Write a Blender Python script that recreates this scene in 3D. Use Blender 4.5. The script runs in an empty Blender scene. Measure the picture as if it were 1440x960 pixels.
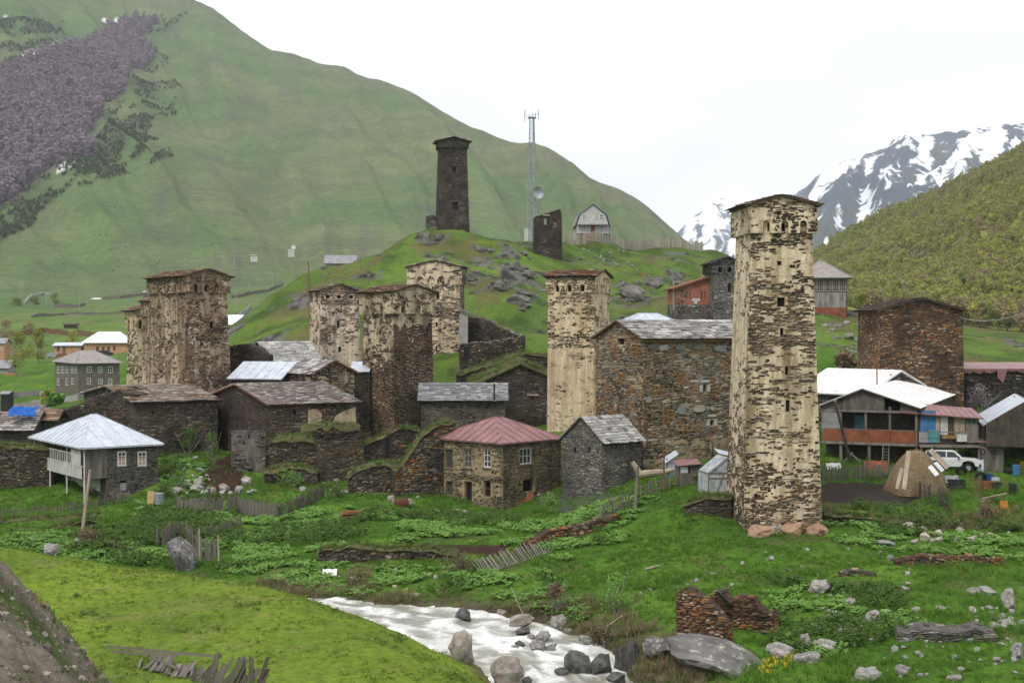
import bpy, math, random
import numpy as np
from mathutils import Vector, Matrix

# ------------------------------------------------------------------ camera, sky, sun
S = bpy.context.scene
COL = S.collection
FPX, HOR = 1978.0, 455.0
PITCH = math.atan((480 - HOR) / FPX)
CAM = np.array([0.0, 0.0, 20.0])
cam_d = bpy.data.cameras.new('camera')
cam_d.lens = FPX / 1440 * 36
cam_d.sensor_width = 36
cam_d.clip_start = 0.5
cam_d.clip_end = 40000
cam_o = bpy.data.objects.new('camera', cam_d)
cam_o.location = CAM
cam_o.rotation_euler = (math.pi / 2 - PITCH, 0, 0)
COL.objects.link(cam_o)
S.camera = cam_o
S.view_settings.view_transform = 'Standard'
S.view_settings.look = 'None'
S.view_settings.exposure = 0.63
S.view_settings.gamma = 1
S.cycles.max_bounces = 6
S.cycles.diffuse_bounces = 3
S.cycles.volume_bounces = 2
S.cycles.transparent_max_bounces = 12

SUN_EL, SUN_AZ = math.radians(52), math.radians(-150)    # behind the camera, to its left; thin overcast
W = bpy.data.worlds.new('World')
S.world = W
W.use_nodes = True
nt = W.node_tree
nt.nodes.clear()
def wn(t, **k):
    n = nt.nodes.new(t)
    for a, b in k.items():
        setattr(n, a, b)
    return n
w_out = wn('ShaderNodeOutputWorld')
w_bg = wn('ShaderNodeBackground')
w_sky = wn('ShaderNodeTexSky', sky_type='NISHITA', sun_disc=False)
w_sky.sun_elevation = SUN_EL
w_sky.sun_rotation = SUN_AZ
w_bg.inputs[1].default_value = 0.088
w_tc = wn('ShaderNodeTexCoord')
w_map = wn('ShaderNodeMapping')
w_map.inputs['Scale'].default_value = (1.6, 1.6, 4.5)
w_n = wn('ShaderNodeTexNoise')
w_n.inputs['Scale'].default_value = 1.7
w_n.inputs['Detail'].default_value = 4
w_n.inputs['Roughness'].default_value = 0.45
w_r = wn('ShaderNodeValToRGB')
w_r.color_ramp.elements[0].position = 0.36
w_r.color_ramp.elements[0].color = (8.3, 8.1, 8.4, 1)
w_r.color_ramp.elements[1].position = 0.6
w_r.color_ramp.elements[1].color = (11.8, 11.8, 11.9, 1)
w_mix = wn('ShaderNodeMix', data_type='RGBA')
w_mix.inputs[0].default_value = 0.93
L = nt.links.new
L(w_tc.outputs['Generated'], w_map.inputs[0])
L(w_map.outputs[0], w_n.inputs['Vector'])
L(w_n.outputs[0], w_r.inputs[0])
L(w_sky.outputs[0], w_mix.inputs[6])
L(w_r.outputs[0], w_mix.inputs[7])
L(w_mix.outputs[2], w_bg.inputs[0])
L(w_bg.outputs[0], w_out.inputs[0])

sun_d = bpy.data.lights.new('sun', 'SUN')
sun_d.energy = 1.5
sun_d.angle = math.radians(11)
sun_d.color = (1.0, 0.95, 0.88)
sun_o = bpy.data.objects.new('sun', sun_d)
sd = Vector((math.sin(SUN_AZ) * math.cos(SUN_EL), math.cos(SUN_AZ) * math.cos(SUN_EL), math.sin(SUN_EL)))
sun_o.rotation_euler = sd.to_track_quat('Z', 'Y').to_euler()
sun_o.location = (0, 0, 60)
COL.objects.link(sun_o)

RNG = np.random.default_rng(7)
random.seed(7)

# ------------------------------------------------------------------ photo geometry helpers
_cp, _sp = math.cos(PITCH), math.sin(PITCH)
def ray(px, py):
    xc, yc = (px - 720) / FPX, (480 - py) / FPX
    return np.array([xc, _cp + yc * _sp, -_sp + yc * _cp])
def P(px, py, Y):
    d = ray(px, py)
    return CAM + d * (Y / d[1])
def proj(x, y, z):
    dx, dy, dz = x - CAM[0], y - CAM[1], z - CAM[2]
    fwd = dy * _cp - dz * _sp
    up = dy * _sp + dz * _cp
    fwd = np.where(fwd < 0.1, 0.1, fwd)
    return 720 + FPX * dx / fwd, 480 - FPX * up / fwd

# ------------------------------------------------------------------ noise
def _h(ix, iy, seed):
    with np.errstate(over='ignore'):
        a = (ix.astype(np.int64) * 374761393 + iy.astype(np.int64) * 668265263 + seed * 974634777) & 0xFFFFFFFF
        a = ((a ^ (a >> 13)) * 1274126177) & 0xFFFFFFFF
        a = (a ^ (a >> 16)) & 0xFFFF
    return a / 65535.0
def vnoise(x, y, seed=0):
    x = np.asarray(x, float); y = np.asarray(y, float)
    ix = np.floor(x); iy = np.floor(y)
    fx = x - ix; fy = y - iy
    fx = fx * fx * fx * (fx * (fx * 6 - 15) + 10); fy = fy * fy * fy * (fy * (fy * 6 - 15) + 10)
    a = _h(ix, iy, seed); b = _h(ix + 1, iy, seed); c = _h(ix, iy + 1, seed); d = _h(ix + 1, iy + 1, seed)
    return (a + (b - a) * fx) * (1 - fy) + (c + (d - c) * fx) * fy
def fbm(x, y, o=4, seed=0, g=0.5):
    s = 0; a = 1; t = 0
    for i in range(o):
        s = s + a * vnoise(x * 2 ** i + i * 17.3, y * 2 ** i - i * 9.1, seed + i)
        t += a; a *= g
    return s / t
def sstep(a, b, x):
    t = np.clip((x - a) / (b - a), 0, 1)
    return t * t * (3 - 2 * t)
def inpoly(px, py, poly):
    r = np.zeros(np.shape(px), bool)
    n = len(poly)
    for i in range(n):
        x0, y0 = poly[i]; x1, y1 = poly[(i + 1) % n]
        c = ((y0 > py) != (y1 > py))
        r ^= c & (px < (x1 - x0) * (py - y0) / ((y1 - y0) if y1 != y0 else 1e-9) + x0)
    return r

# ------------------------------------------------------------------ the lie of the land
RIVER = [(-60, 92), (-35, 88), (-20, 84.5), (-12, 82), (-6, 79.5), (-1.5, 76.5), (1.2, 72), (2.4, 67), (3.5, 60), (6, 50), (9, 38), (16, 26), (30, 14), (60, 0), (120, -40)]
RHW = [3.6, 3.6, 3.6, 3.6, 4.0, 4.2, 3.7, 3.2, 3.1, 3.4, 3.4, 3.4, 3.4, 3.4, 3.4]
def water_z(y):
    return 3.15 + (np.clip(y, 0, 95) - 85) * 0.012
def river_dist(x, y):
    best = np.full(np.shape(x), 1e9); hw = np.full(np.shape(x), 3.4)
    for i in range(len(RIVER) - 1):
        ax, ay = RIVER[i]; bx, by = RIVER[i + 1]
        dx, dy = bx - ax, by - ay
        t = np.clip(((x - ax) * dx + (y - ay) * dy) / (dx * dx + dy * dy), 0, 1)
        d = np.hypot(x - ax - t * dx, y - ay - t * dy)
        m = d < best
        best = np.where(m, d, best)
        hw = np.where(m, RHW[i] + t * (RHW[i + 1] - RHW[i]), hw)
    return best - hw
CP = []
def cpx(*a):
    for px, py, Y in a:
        CP.append(P(px, py, Y))
def cpw(*a):
    for p in a:
        CP.append(np.array(p, float))
# standing place and the gravel bank in the left corner
cpw((0, 0, 18.3), (0, 5, 16.6), (1.5, 11, 13.4), (0, 25, 8.8), (8, 25, 8.2), (-8, 2, 19.2), (10, 5, 15.5), (-1, 14, 11.6), (-3.4, 26, 9.2), (0, -40, 30), (-150, -40, 40), (150, -30, 22), (0, -400, 90), (-500, -300, 110), (500, -300, 70))
cpx((0, 838, 20.5), (60, 884, 19), (110, 935, 17.5))
cpx((0, 816, 17), (60, 848, 15.8), (110, 876, 14.6), (160, 912, 13.4), (200, 950, 12.6), (-120, 745, 18), (-300, 660, 19), (0, 960, 10), (-150, 900, 10))
cpw((-9.5, 24, 11.4), (-6, 30, 8.6), (-16, 30, 10.5), (-25, 30, 11), (-4, 20, 11.4))
# meadow
for px, py in ((0, 774), (-200, 752), (75, 781), (150, 792), (250, 803), (330, 812), (420, 828), (500, 856), (570, 886), (630, 920), (680, 956), (20, 840), (200, 850), (380, 880), (200, 930), (450, 940), (600, 958)):
    Y = 12.9 * FPX / (py - HOR); cpx((px, py + 3, Y))
for px, py in ((330, 812), (420, 828), (465, 840), (510, 856), (575, 886), (632, 920), (680, 956)):
    Y = 12.9 * FPX / (py - HOR)
    for dy, dz in ((3.5, .5), (7.5, 1.5)) if py < 880 else ((7.0, .5),):
        q = P(px, py, Y + dy); q[2] = max(q[2] - dz, 2.9); CP.append(q)
cpw((-3, 42, 7.0), (-8, 40, 7.4), (0.6, 46, 6.3))
for px, Y in ((-200, 90), (0, 88), (75, 87.5), (150, 86), (250, 85)):
    x = (px - 720) / FPX * Y; cpw((x, Y, 3.4))
# far bank and gardens
cpx((-150, 760, 104), (0, 765, 100), (100, 762, 101), (180, 786, 96), (300, 800, 93), (400, 806, 92), (480, 818, 90), (560, 800, 93), (640, 815, 88.5), (700, 838, 84), (760, 862, 79.5), (820, 885, 76),
    (500, 778, 98), (600, 775, 97), (700, 775, 96), (400, 770, 101), (300, 755, 105), (150, 740, 107), (0, 735, 110),
    (500, 740, 106), (420, 720, 113), (560, 720, 113), (650, 735, 112), (740, 735, 109), (300, 715, 118), (200, 722, 116), (60, 712, 121), (130, 706, 122), (0, 705, 126),
    (300, 688, 125), (420, 682, 127), (330, 664, 129), (250, 690, 123), (600, 715, 118), (700, 722, 118.5), (800, 705, 116), (850, 694, 114), (900, 676, 112), (950, 700, 106), (985, 690, 104), (1010, 700, 101),
    (860, 730, 104), (800, 760, 99), (900, 760, 96), (960, 745, 97.5), (830, 800, 90), (900, 815, 86), (980, 800, 87), (900, 860, 77), (880, 905, 71), (910, 935, 67), (960, 955, 63.5))
cpx((1020, 745, 95), (1100, 752, 93.5), (1170, 752, 94), (1100, 742, 99), (1200, 765, 92), (1300, 765, 93), (1440, 750, 95), (1600, 740, 97), (1200, 728, 99), (1300, 730, 99.5), (1160, 716, 104),
    (1270, 716, 103.5), (1180, 692, 109), (1270, 690, 109), (1330, 700, 106), (1400, 688, 108), (1440, 672, 112), (1600, 670, 112), (1160, 655, 115), (1300, 650, 117), (1400, 640, 118), (1440, 610, 123),
    (1000, 850, 76), (1100, 860, 75), (1200, 850, 76), (1320, 850, 76), (1440, 850, 75), (1600, 850, 75), (1000, 905, 69), (1100, 910, 68.5), (1200, 958, 62), (1330, 958, 62), (1440, 958, 61.5), (1600, 958, 61))
cpw((12, 45, 4.6), (22, 45, 4.5), (12, 30, 6), (22, 28, 7), (40, 40, 5), (40, 20, 8))
# village floor
cpx((60, 660, 135), (150, 650, 138), (250, 640, 140), (400, 640, 140), (500, 640, 142), (600, 650, 138), (760, 640, 132), (900, 640, 130), (1000, 640, 125), (1200, 600, 130), (1290, 600, 134), (1400, 580, 136))
cpw((-60, 160, 4.5), (-36, 155, 6.5), (-22, 155, 6.5), (-12, 160, 7), (-4, 162, 8.5), (7, 150, 8.6), (14, 150, 9.5), (-90, 160, 3.5), (-130, 150, 4))
# knoll
cpx((690, 478, 190), (690, 440, 201), (660, 505, 178), (735, 480, 182), (690, 400, 217), (640, 350, 247), (690, 345, 250), (610, 326, 262), (655, 327, 262), (560, 345, 252), (480, 374, 241), (430, 392, 232), (385, 417, 222), (345, 465, 208), (332, 478, 205), (500, 420, 212), (430, 455, 196), (560, 400, 218), (750, 440, 205), (755, 395, 232), (720, 350, 255),
    (770, 360, 258), (790, 362, 262), (830, 400, 250), (850, 432, 228), (800, 345, 297), (850, 344, 300), (930, 350, 305), (985, 356, 312), (920, 395, 262), (940, 425, 232), (990, 448, 203), (1020, 430, 207), (1040, 370, 300), (900, 440, 218), (860, 470, 190), (1000, 480, 180),
    (1100, 480, 170), (1170, 448, 207), (1200, 442, 210), (1228, 437, 216), (1190, 480, 178), (1165, 520, 152), (1215, 500, 165), (1260, 470, 185), (1330, 500, 175), (1440, 520, 165), (1600, 520, 165))
cpx((400, 470, 300), (480, 455, 320), (350, 492, 260), (300, 520, 240), (560, 430, 340), (640, 410, 370), (720, 395, 360), (800, 385, 420), (900, 380, 420), (1000, 395, 430), (1060, 420, 420), (1120, 440, 400), (1200, 452, 300), (1300, 490, 260), (1440, 500, 250))
# valley to the left
cpx((20, 600, 195), (60, 580, 225), (120, 556, 268), (30, 556, 280), (170, 556, 268), (220, 540, 260), (20, 540, 300), (60, 515, 350), (140, 498, 400), (60, 490, 420), (200, 480, 430), (60, 462, 520), (170, 455, 540), (300, 460, 500), (100, 438, 640), (200, 435, 640), (330, 425, 620), (400, 420, 600), (-200, 560, 270), (-200, 460, 520), (60, 425, 700), (220, 415, 700), (400, 400, 720), (520, 400, 700), (-300, 420, 720), (800, 400, 800), (1100, 430, 800), (1400, 440, 800))
cpw((-2000, 1500, 30), (2000, 1500, 30), (0, 3000, 10), (-3000, 4000, 10), (3000, 4000, 10), (0, 9000, 0), (-6000, 7000, 0), (6000, 7000, 0), (-2000, 0, 60), (2000, 0, 60), (0, -3000, 100), (0, -9000, 100), (-8000, 0, 60), (8000, 0, 60))
CP = np.array(CP)
_C2 = 5.0 ** 2
def _fit():
    d = np.sqrt(((CP[:, None, :2] - CP[None, :, :2]) ** 2).sum(2) + _C2)
    n = len(CP)
    A = np.zeros((n + 3, n + 3))
    A[:n, :n] = d - np.eye(n) * 0.35
    A[:n, n] = 1; A[:n, n + 1:n + 3] = CP[:, :2]
    A[n:, :n] = A[:n, n:].T
    b = np.zeros(n + 3); b[:n] = CP[:, 2]
    return np.linalg.solve(A, b)
_w = _fit()
def rbf(x, y):
    x = np.asarray(x, float).ravel(); y = np.asarray(y, float).ravel()
    out = np.empty(len(x))
    for i in range(0, len(x), 20000):
        a, b = x[i:i + 20000], y[i:i + 20000]
        d = np.sqrt((a[:, None] - CP[:, 0]) ** 2 + (b[:, None] - CP[:, 1]) ** 2 + _C2)
        out[i:i + 20000] = d @ _w[:len(CP)] + _w[len(CP)] + _w[len(CP) + 1] * a + _w[len(CP) + 2] * b
    return out

SIL_M = [(-900, -250), (-400, -180), (0, -85), (150, -45), (250, -3), (300, 18), (345, 52), (380, 75), (415, 82), (450, 93), (490, 107), (530, 122), (600, 152), (660, 180), (700, 194), (740, 205), (775, 218), (830, 253), (870, 268), (900, 289), (935, 316), (960, 337), (985, 350), (1010, 362), (1080, 420), (1150, 470)]
RD_M = [(-900, 2600), (0, 2500), (250, 2350), (380, 2150), (600, 1900), (800, 1650), (1000, 1350), (1150, 1200)]
SIL_F = [(1000, 480), (1080, 420), (1120, 385), (1165, 357), (1210, 330), (1250, 311), (1300, 289), (1350, 264), (1400, 240), (1440, 219), (1600, 140), (1900, 20), (2400, -100)]
SIL_A = [(880, 470), (950, 400), (1000, 362), (1040, 328), (1080, 300), (1115, 277), (1150, 258), (1180, 243), (1220, 224), (1260, 203), (1290, 194), (1330, 192), (1380, 189), (1440, 182), (1520, 176), (1700, 200), (2000, 260)]
SIL_B = [(880, 400), (930, 348), (955, 324), (975, 305), (1000, 288), (1020, 286), (1060, 310), (1120, 350), (1200, 400)]
SIL_C = [(-900, -330), (-300, -240), (0, -140), (120, -70), (200, -12), (245, 2), (300, 60), (420, 300), (520, 480), (700, 620)]
def tab(t, u):
    t = np.array(t, float)
    return np.interp(u, t[:, 0], t[:, 1])
def smax(a, b, k):
    h = np.clip(0.5 + 0.5 * (a - b) / k, 0, 1)
    return b + (a - b) * h + k * h * (1 - h)
def massif(u, Y, sil, R, base, pw, seed, amp, lift=0.0, far=0.55, k=50.0):
    """a slope that climbs from distance base to a crest at distance R and falls away behind it"""
    ys = tab(sil, u)
    zs = CAM[2] + (HOR - ys) / FPX * R
    zb = -10.0 + lift
    t = (Y - base) / (R - base)
    up = zb + (zs - zb) * np.clip(t, 0, 2) ** pw + np.minimum(t, 0) * 400
    z = k / 4 - smax(-up, (Y - R) * far - zs, k)
    env = np.clip(t, 0, 1) * np.clip((1.02 - t) * 4, 0.06, 1)
    return z, env, t
def ridged(x, y, o, seed):
    s = 0; a = 1; tt = 0
    for i in range(o):
        n = 1 - np.abs(2 * vnoise(x * 2 ** i + 5.1 * i, y * 2 ** i + 3.7 * i, seed + i) - 1)
        s = s + a * n * n; tt += a; a *= 0.5
    return s / tt
def far_parts(x, y):
    az = np.arctan2(x, y)
    u = 720 + FPX * np.tan(np.clip(az, -0.95, 0.95))
    Y = np.where(np.abs(az) < 0.95, y, np.hypot(x, y) * math.cos(0.95))
    wt = 1 - sstep(1.0, 1.5, np.abs(az))
    out = []
    z, e, t = massif(u, Y, SIL_M, tab(RD_M, u), 620, 1.25, 1, 30)
    sl = u - 0.85 * np.clip(HOR - (z - CAM[2]) / np.maximum(Y, 100) * FPX, -200, 500)
    g = ridged(sl / 120.0 + 0.9 * fbm(x / 420, y / 500.0, 3, 5), (u + Y * .1) / 620.0, 3, 31) - 0.5
    out.append((z + e * (g * 85 + (fbm(x / 130, y / 130, 3, 8) - 0.5) * 26) + (fbm(u / 70.0, Y / 500, 2, 77) - .5) * 12 * sstep(.8, 1, t), t))
    z, e, t = massif(u, Y, SIL_F, tab([(1000, 1000), (1440, 900), (2000, 800)], u), 300, 0.95, 2, 10, k=25.0)
    out.append((z + e * (fbm(x / 70, y / 70, 3, 9) - 0.5) * 22, t))
    z, e, t = massif(u, Y, SIL_A, np.full_like(u, 5200.0), 2600, 1.0, 3, 50, k=130.0)
    g = ridged(u / 75.0 + 1.2 * fbm(Y / 700.0, u / 90.0, 3, 6), Y / 1500.0, 4, 41) - 0.5
    out.append((z + e * g * 210 + (fbm(u / 14.0, Y / 700, 3, 78) - .5) * 22 * sstep(.8, 1, t), t))
    z, e, t = massif(u, Y, SIL_B, np.full_like(u, 7400.0), 4600, 1.0, 4, 60, k=180.0)
    g = ridged(u / 50.0 + fbm(Y / 900.0, u / 60.0, 3, 16), Y / 2000.0, 4, 43) - 0.5
    out.append((z + e * g * 240, t))
    z, e, t = massif(u, Y, SIL_C, np.full_like(u, 3600.0), 2300, 1.0, 5, 40, k=90.0)
    out.append((z + e * (fbm(x / 260, y / 260, 4, 19) - 0.5) * 90, t))
    return [(zz * wt - 400 * (1 - wt), t) for zz, t in out], u, Y
def ground(x, y, full=False):
    x = np.atleast_1d(np.asarray(x, float)); y = np.atleast_1d(np.asarray(y, float))
    sh = x.shape
    x = x.ravel(); y = y.ravel()
    r = np.hypot(x, y)
    z = rbf(x, y)
    am = sstep(4, 40, r) * (1 - 0.55 * sstep(40, 80, r) * (1 - sstep(86, 95, r)) * (x < 0))
    z = z + am * ((fbm(x / 7, y / 7, 3, 3) - 0.5) * 0.9 + (fbm(x / 1.6, y / 1.6, 2, 4) - 0.5) * 0.28)
    k = sstep(170, 215, y) * (1 - sstep(330, 400, y)) * (x > -60) * (x < 60)
    z = z + k * ((fbm(x / 9, y / 9, 4, 13) - 0.5) * 3.2)
    bank = (r < 32) * (x < 0)
    z = z + bank * (fbm(x / .7, y / .7, 3, 14) - 0.5) * 0.35
    rd = river_dist(x, y)
    wz = water_z(y)
    lim = wz - 0.7 + np.maximum(rd + 0.2, 0) * (0.9 + 0.9 * fbm(x / 3, y / 3, 2, 21))
    z = np.where(r < 200, np.minimum(z, lim), z)
    fp, u, Y = far_parts(x, y)
    for (fz, t), k in zip(fp, (12, 8, 30, 30, 30)):
        z = smax(z, fz, k)
    if full:
        return z.reshape(sh), fp, u, Y, rd
    return z.reshape(sh)
def gz(x, y):
    return float(ground(x, y)[0])
def on_ground(px, py, Y0=None, lo=8.0, hi=460.0):
    """first meeting of the sight line of a photo pixel with the land"""
    d = ray(px, py); d = d / d[1]
    if Y0 is not None:
        lo, hi = Y0 * 0.8, Y0 * 1.25
    ys = np.linspace(lo, hi, 240)
    gzv = ground(CAM[0] + d[0] * ys, ys)
    rz = CAM[2] + d[2] * ys
    m = np.nonzero(gzv >= rz)[0]
    if len(m) == 0:
        Y = Y0 or hi
    else:
        i = m[0]
        if i == 0:
            Y = ys[0]
        else:
            a = rz[i - 1] - gzv[i - 1]; b = gzv[i] - rz[i]
            Y = ys[i - 1] + (ys[i] - ys[i - 1]) * a / (a + b + 1e-9)
    x = CAM[0] + d[0] * Y
    return np.array([x, Y, gz(x, Y)])

# ------------------------------------------------------------------ materials
def new_mat(name):
    m = bpy.data.materials.new(name)
    m.use_nodes = True
    t = m.node_tree
    b = t.nodes['Principled BSDF']
    return m, t, b
def N(t, typ, **k):
    n = t.nodes.new(typ)
    for a, v in k.items():
        if a.startswith('i_'):
            n.inputs[int(a[2:]) if a[2:].isdigit() else a[2:]].default_value = v
        else:
            setattr(n, a, v)
    return n
def noise_node(t, scale, detail=4, rough=0.55, vec=None, dim='3D'):
    n = N(t, 'ShaderNodeTexNoise')
    n.inputs['Scale'].default_value = scale; n.inputs['Detail'].default_value = detail; n.inputs['Roughness'].default_value = rough
    if vec is not None:
        t.links.new(vec, n.inputs['Vector'])
    return n
def ramp(t, src, stops):
    r = N(t, 'ShaderNodeValToRGB')
    e = r.color_ramp.elements
    while len(e) < len(stops):
        e.new(0.5)
    for el, (p, c) in zip(e, stops):
        el.position = p
        el.color = c if len(c) == 4 else (*c, 1)
    t.links.new(src, r.inputs[0])
    return r
def mixc(t, fac, a, b, mode='MIX'):
    m = N(t, 'ShaderNodeMix', data_type='RGBA', blend_type=mode)
    for s, v in ((0, fac), (6, a), (7, b)):
        if hasattr(v, 'is_linked'):
            t.links.new(v, m.inputs[s])
        else:
            m.inputs[s].default_value = v if s == 0 else ((*v, 1) if len(v) == 3 else v)
    return m.outputs[2]
def objvec(t, sc=(1, 1, 1)):
    c = N(t, 'ShaderNodeTexCoord')
    m = N(t, 'ShaderNodeMapping')
    m.inputs['Scale'].default_value = sc
    t.links.new(c.outputs['Object'], m.inputs[0])
    return m.outputs[0]
def bump(t, b, h, strength, dist):
    n = N(t, 'ShaderNodeBump')
    n.inputs['Strength'].default_value = strength; n.inputs['Distance'].default_value = dist
    t.links.new(h, n.inputs['Height'])
    t.links.new(n.outputs[0], b.inputs['Normal'])
def mat_var(name, col, col2=None, scale=1.5, sc=(1, 1, 1), rough=0.85, bs=0.3, bd=0.03, fine=9.0, src=None, metal=0.0, spec=0.3, lo=0.35, hi=0.65):
    """two-tone noise surface; src: None | 'obj' | 'attr' multiplies by the piece's own colour"""
    m, t, b = new_mat(name)
    v = objvec(t, sc)
    n1 = noise_node(t, scale, 5, 0.6, v)
    col2 = col2 or tuple(c * 0.6 for c in col)
    r = ramp(t, n1.outputs[0], [(lo, col2), (hi, col)])
    out = r.outputs[0]
    n2 = noise_node(t, fine, 4, 0.7, v)
    r2 = ramp(t, n2.outputs[0], [(0.3, (.72, .72, .72)), (0.7, (1.15, 1.15, 1.15))])
    out = mixc(t, 1.0, out, r2.outputs[0], 'MULTIPLY')
    if src == 'obj':
        oi = N(t, 'ShaderNodeObjectInfo')
        out = mixc(t, 1.0, out, oi.outputs['Color'], 'MULTIPLY')
    elif src == 'attr':
        at = N(t, 'ShaderNodeAttribute', attribute_name='tint')
        out = mixc(t, 1.0, out, at.outputs['Color'], 'MULTIPLY')
    t.links.new(out, b.inputs['Base Color'])
    b.inputs['Roughness'].default_value = rough
    b.inputs['Metallic'].default_value = metal
    b.inputs['Specular IOR Level'].default_value = spec
    if bs:
        bump(t, b, n2.outputs[0], bs, bd)
    return m

# ------------------------------------------------------------------ mesh helpers
def origin_of(o):
    while o.parent is not None:
        o = o.parent
    return np.array(o.location)
def link(o, parent=None):
    COL.objects.link(o)
    if parent is not None:
        o.parent = parent
    return o
def mesh_np(name, verts, lt, lv, mat=None, tint=None, smooth=False):
    me = bpy.data.meshes.new(name)
    nv, nl, nf = len(verts), len(lv), len(lt)
    me.vertices.add(nv); me.loops.add(nl); me.polygons.add(nf)
    me.vertices.foreach_set('co', np.asarray(verts, np.float32).ravel())
    me.loops.foreach_set('vertex_index', np.asarray(lv, np.int32))
    ls = np.zeros(nf, np.int32); ls[1:] = np.cumsum(lt)[:-1]
    me.polygons.foreach_set('loop_start', ls)
    try:
        me.polygons.foreach_set('loop_total', np.asarray(lt, np.int32))
    except Exception:
        pass
    if smooth:
        me.polygons.foreach_set('use_smooth', np.ones(nf, bool))
    me.update(calc_edges=True)
    me.validate()
    if tint is not None:
        a = me.attributes.new('tint', 'FLOAT_COLOR', 'POINT')
        c = np.ones((nv, 4), np.float32); c[:, :3] = tint
        a.data.foreach_set('color', c.ravel())
    if mat is not None:
        me.materials.append(mat)
    return me
def thing(name, label, cat, loc, group=None):
    o = bpy.data.objects.new(name, None)
    o.empty_display_size = 0.3
    o.location = [float(c) for c in loc]
    o['label'] = label; o['category'] = cat
    if group:
        o['group'] = group
    return link(o)
def tag(o, label, cat, group=None):
    o['label'] = label; o['category'] = cat
    if group:
        o['group'] = group
    return o
class MB:
    def __init__(s):
        s.v = []; s.f = []
    def add(s, vs, fs):
        b = len(s.v)
        s.v.extend([tuple(float(c) for c in v) for v in vs])
        s.f.extend([tuple(i + b for i in f) for f in fs])
    def box(s, c, u, v, n):
        c, u, v, n = (np.asarray(k, float) for k in (c, u, v, n))
        vs = [c + a * u + b * v + d * n for d in (-1, 1) for b in (-1, 1) for a in (-1, 1)]
        s.add(vs, [(0, 2, 3, 1), (4, 5, 7, 6), (0, 1, 5, 4), (2, 6, 7, 3), (0, 4, 6, 2), (1, 3, 7, 5)])
    def bar(s, p, q, w, h=None, up=(0, 0, 1)):
        p = np.asarray(p, float); q = np.asarray(q, float)
        d = q - p; l = np.linalg.norm(d); d = d / l
        up = np.asarray(up, float)
        sd = np.cross(d, up)
        if np.linalg.norm(sd) < 1e-3:
            sd = np.cross(d, (1, 0, 0))
        sd /= np.linalg.norm(sd); uu = np.cross(sd, d)
        s.box((p + q) / 2, d * l / 2, sd * w / 2, uu * (h or w) / 2)
    def tube(s, p, q, r0, r1=None, n=7, cap=True):
        p = np.asarray(p, float); q = np.asarray(q, float); r1 = r0 if r1 is None else r1
        d = q - p; d = d / np.linalg.norm(d)
        a = np.cross(d, (0, 0, 1) if abs(d[2]) < .9 else (1, 0, 0)); a /= np.linalg.norm(a); b = np.cross(d, a)
        vs = []
        for c, r in ((p, r0), (q, r1)):
            for i in range(n):
                t = 2 * math.pi * i / n
                vs.append(c + a * r * math.cos(t) + b * r * math.sin(t))
        fs = [(i, (i + 1) % n, n + (i + 1) % n, n + i) for i in range(n)]
        if cap:
            fs += [tuple(range(n))[::-1], tuple(range(n, 2 * n))]
        s.add(vs, fs)
    def slab(s, poly, nvec, th):
        """polygon thickened along -nvec"""
        poly = [np.asarray(p, float) for p in poly]; nv = np.asarray(nvec, float)
        k = len(poly)
        vs = poly + [p - nv * th for p in poly]
        s.add(vs, [tuple(range(k)), tuple(range(k, 2 * k))[::-1]] + [(i, k + i, k + (i + 1) % k, (i + 1) % k) for i in range(k)])
    def build(s, name, mat, parent=None, smooth=False, bevel=0):
        if not s.v:
            return None
        o0 = origin_of(parent) if parent is not None else np.zeros(3)
        me = bpy.data.meshes.new(name)
        me.from_pydata([tuple(np.array(v) - o0) for v in s.v], [], s.f)
        if mat is not None:
            me.materials.append(mat)
        if smooth:
            me.polygons.foreach_set('use_smooth', np.ones(len(me.polygons), bool))
        me.update()
        o = bpy.data.objects.new(name, me)
        link(o, parent)
        if bevel:
            md = o.modifiers.new('bevel', 'BEVEL'); md.width = bevel; md.segments = 2; md.limit_method = 'ANGLE'
        return o
def solo(name, mb, mat, label, cat, loc, group=None, smooth=False, bevel=0):
    """a thing that is one mesh, with its origin at loc"""
    e = MB(); e.v = [tuple(np.array(v) - np.asarray(loc, float)) for v in mb.v]; e.f = mb.f
    o = e.build(name, mat, None, smooth, bevel)
    o.location = [float(c) for c in loc]
    return tag(o, label, cat, group)

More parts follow.
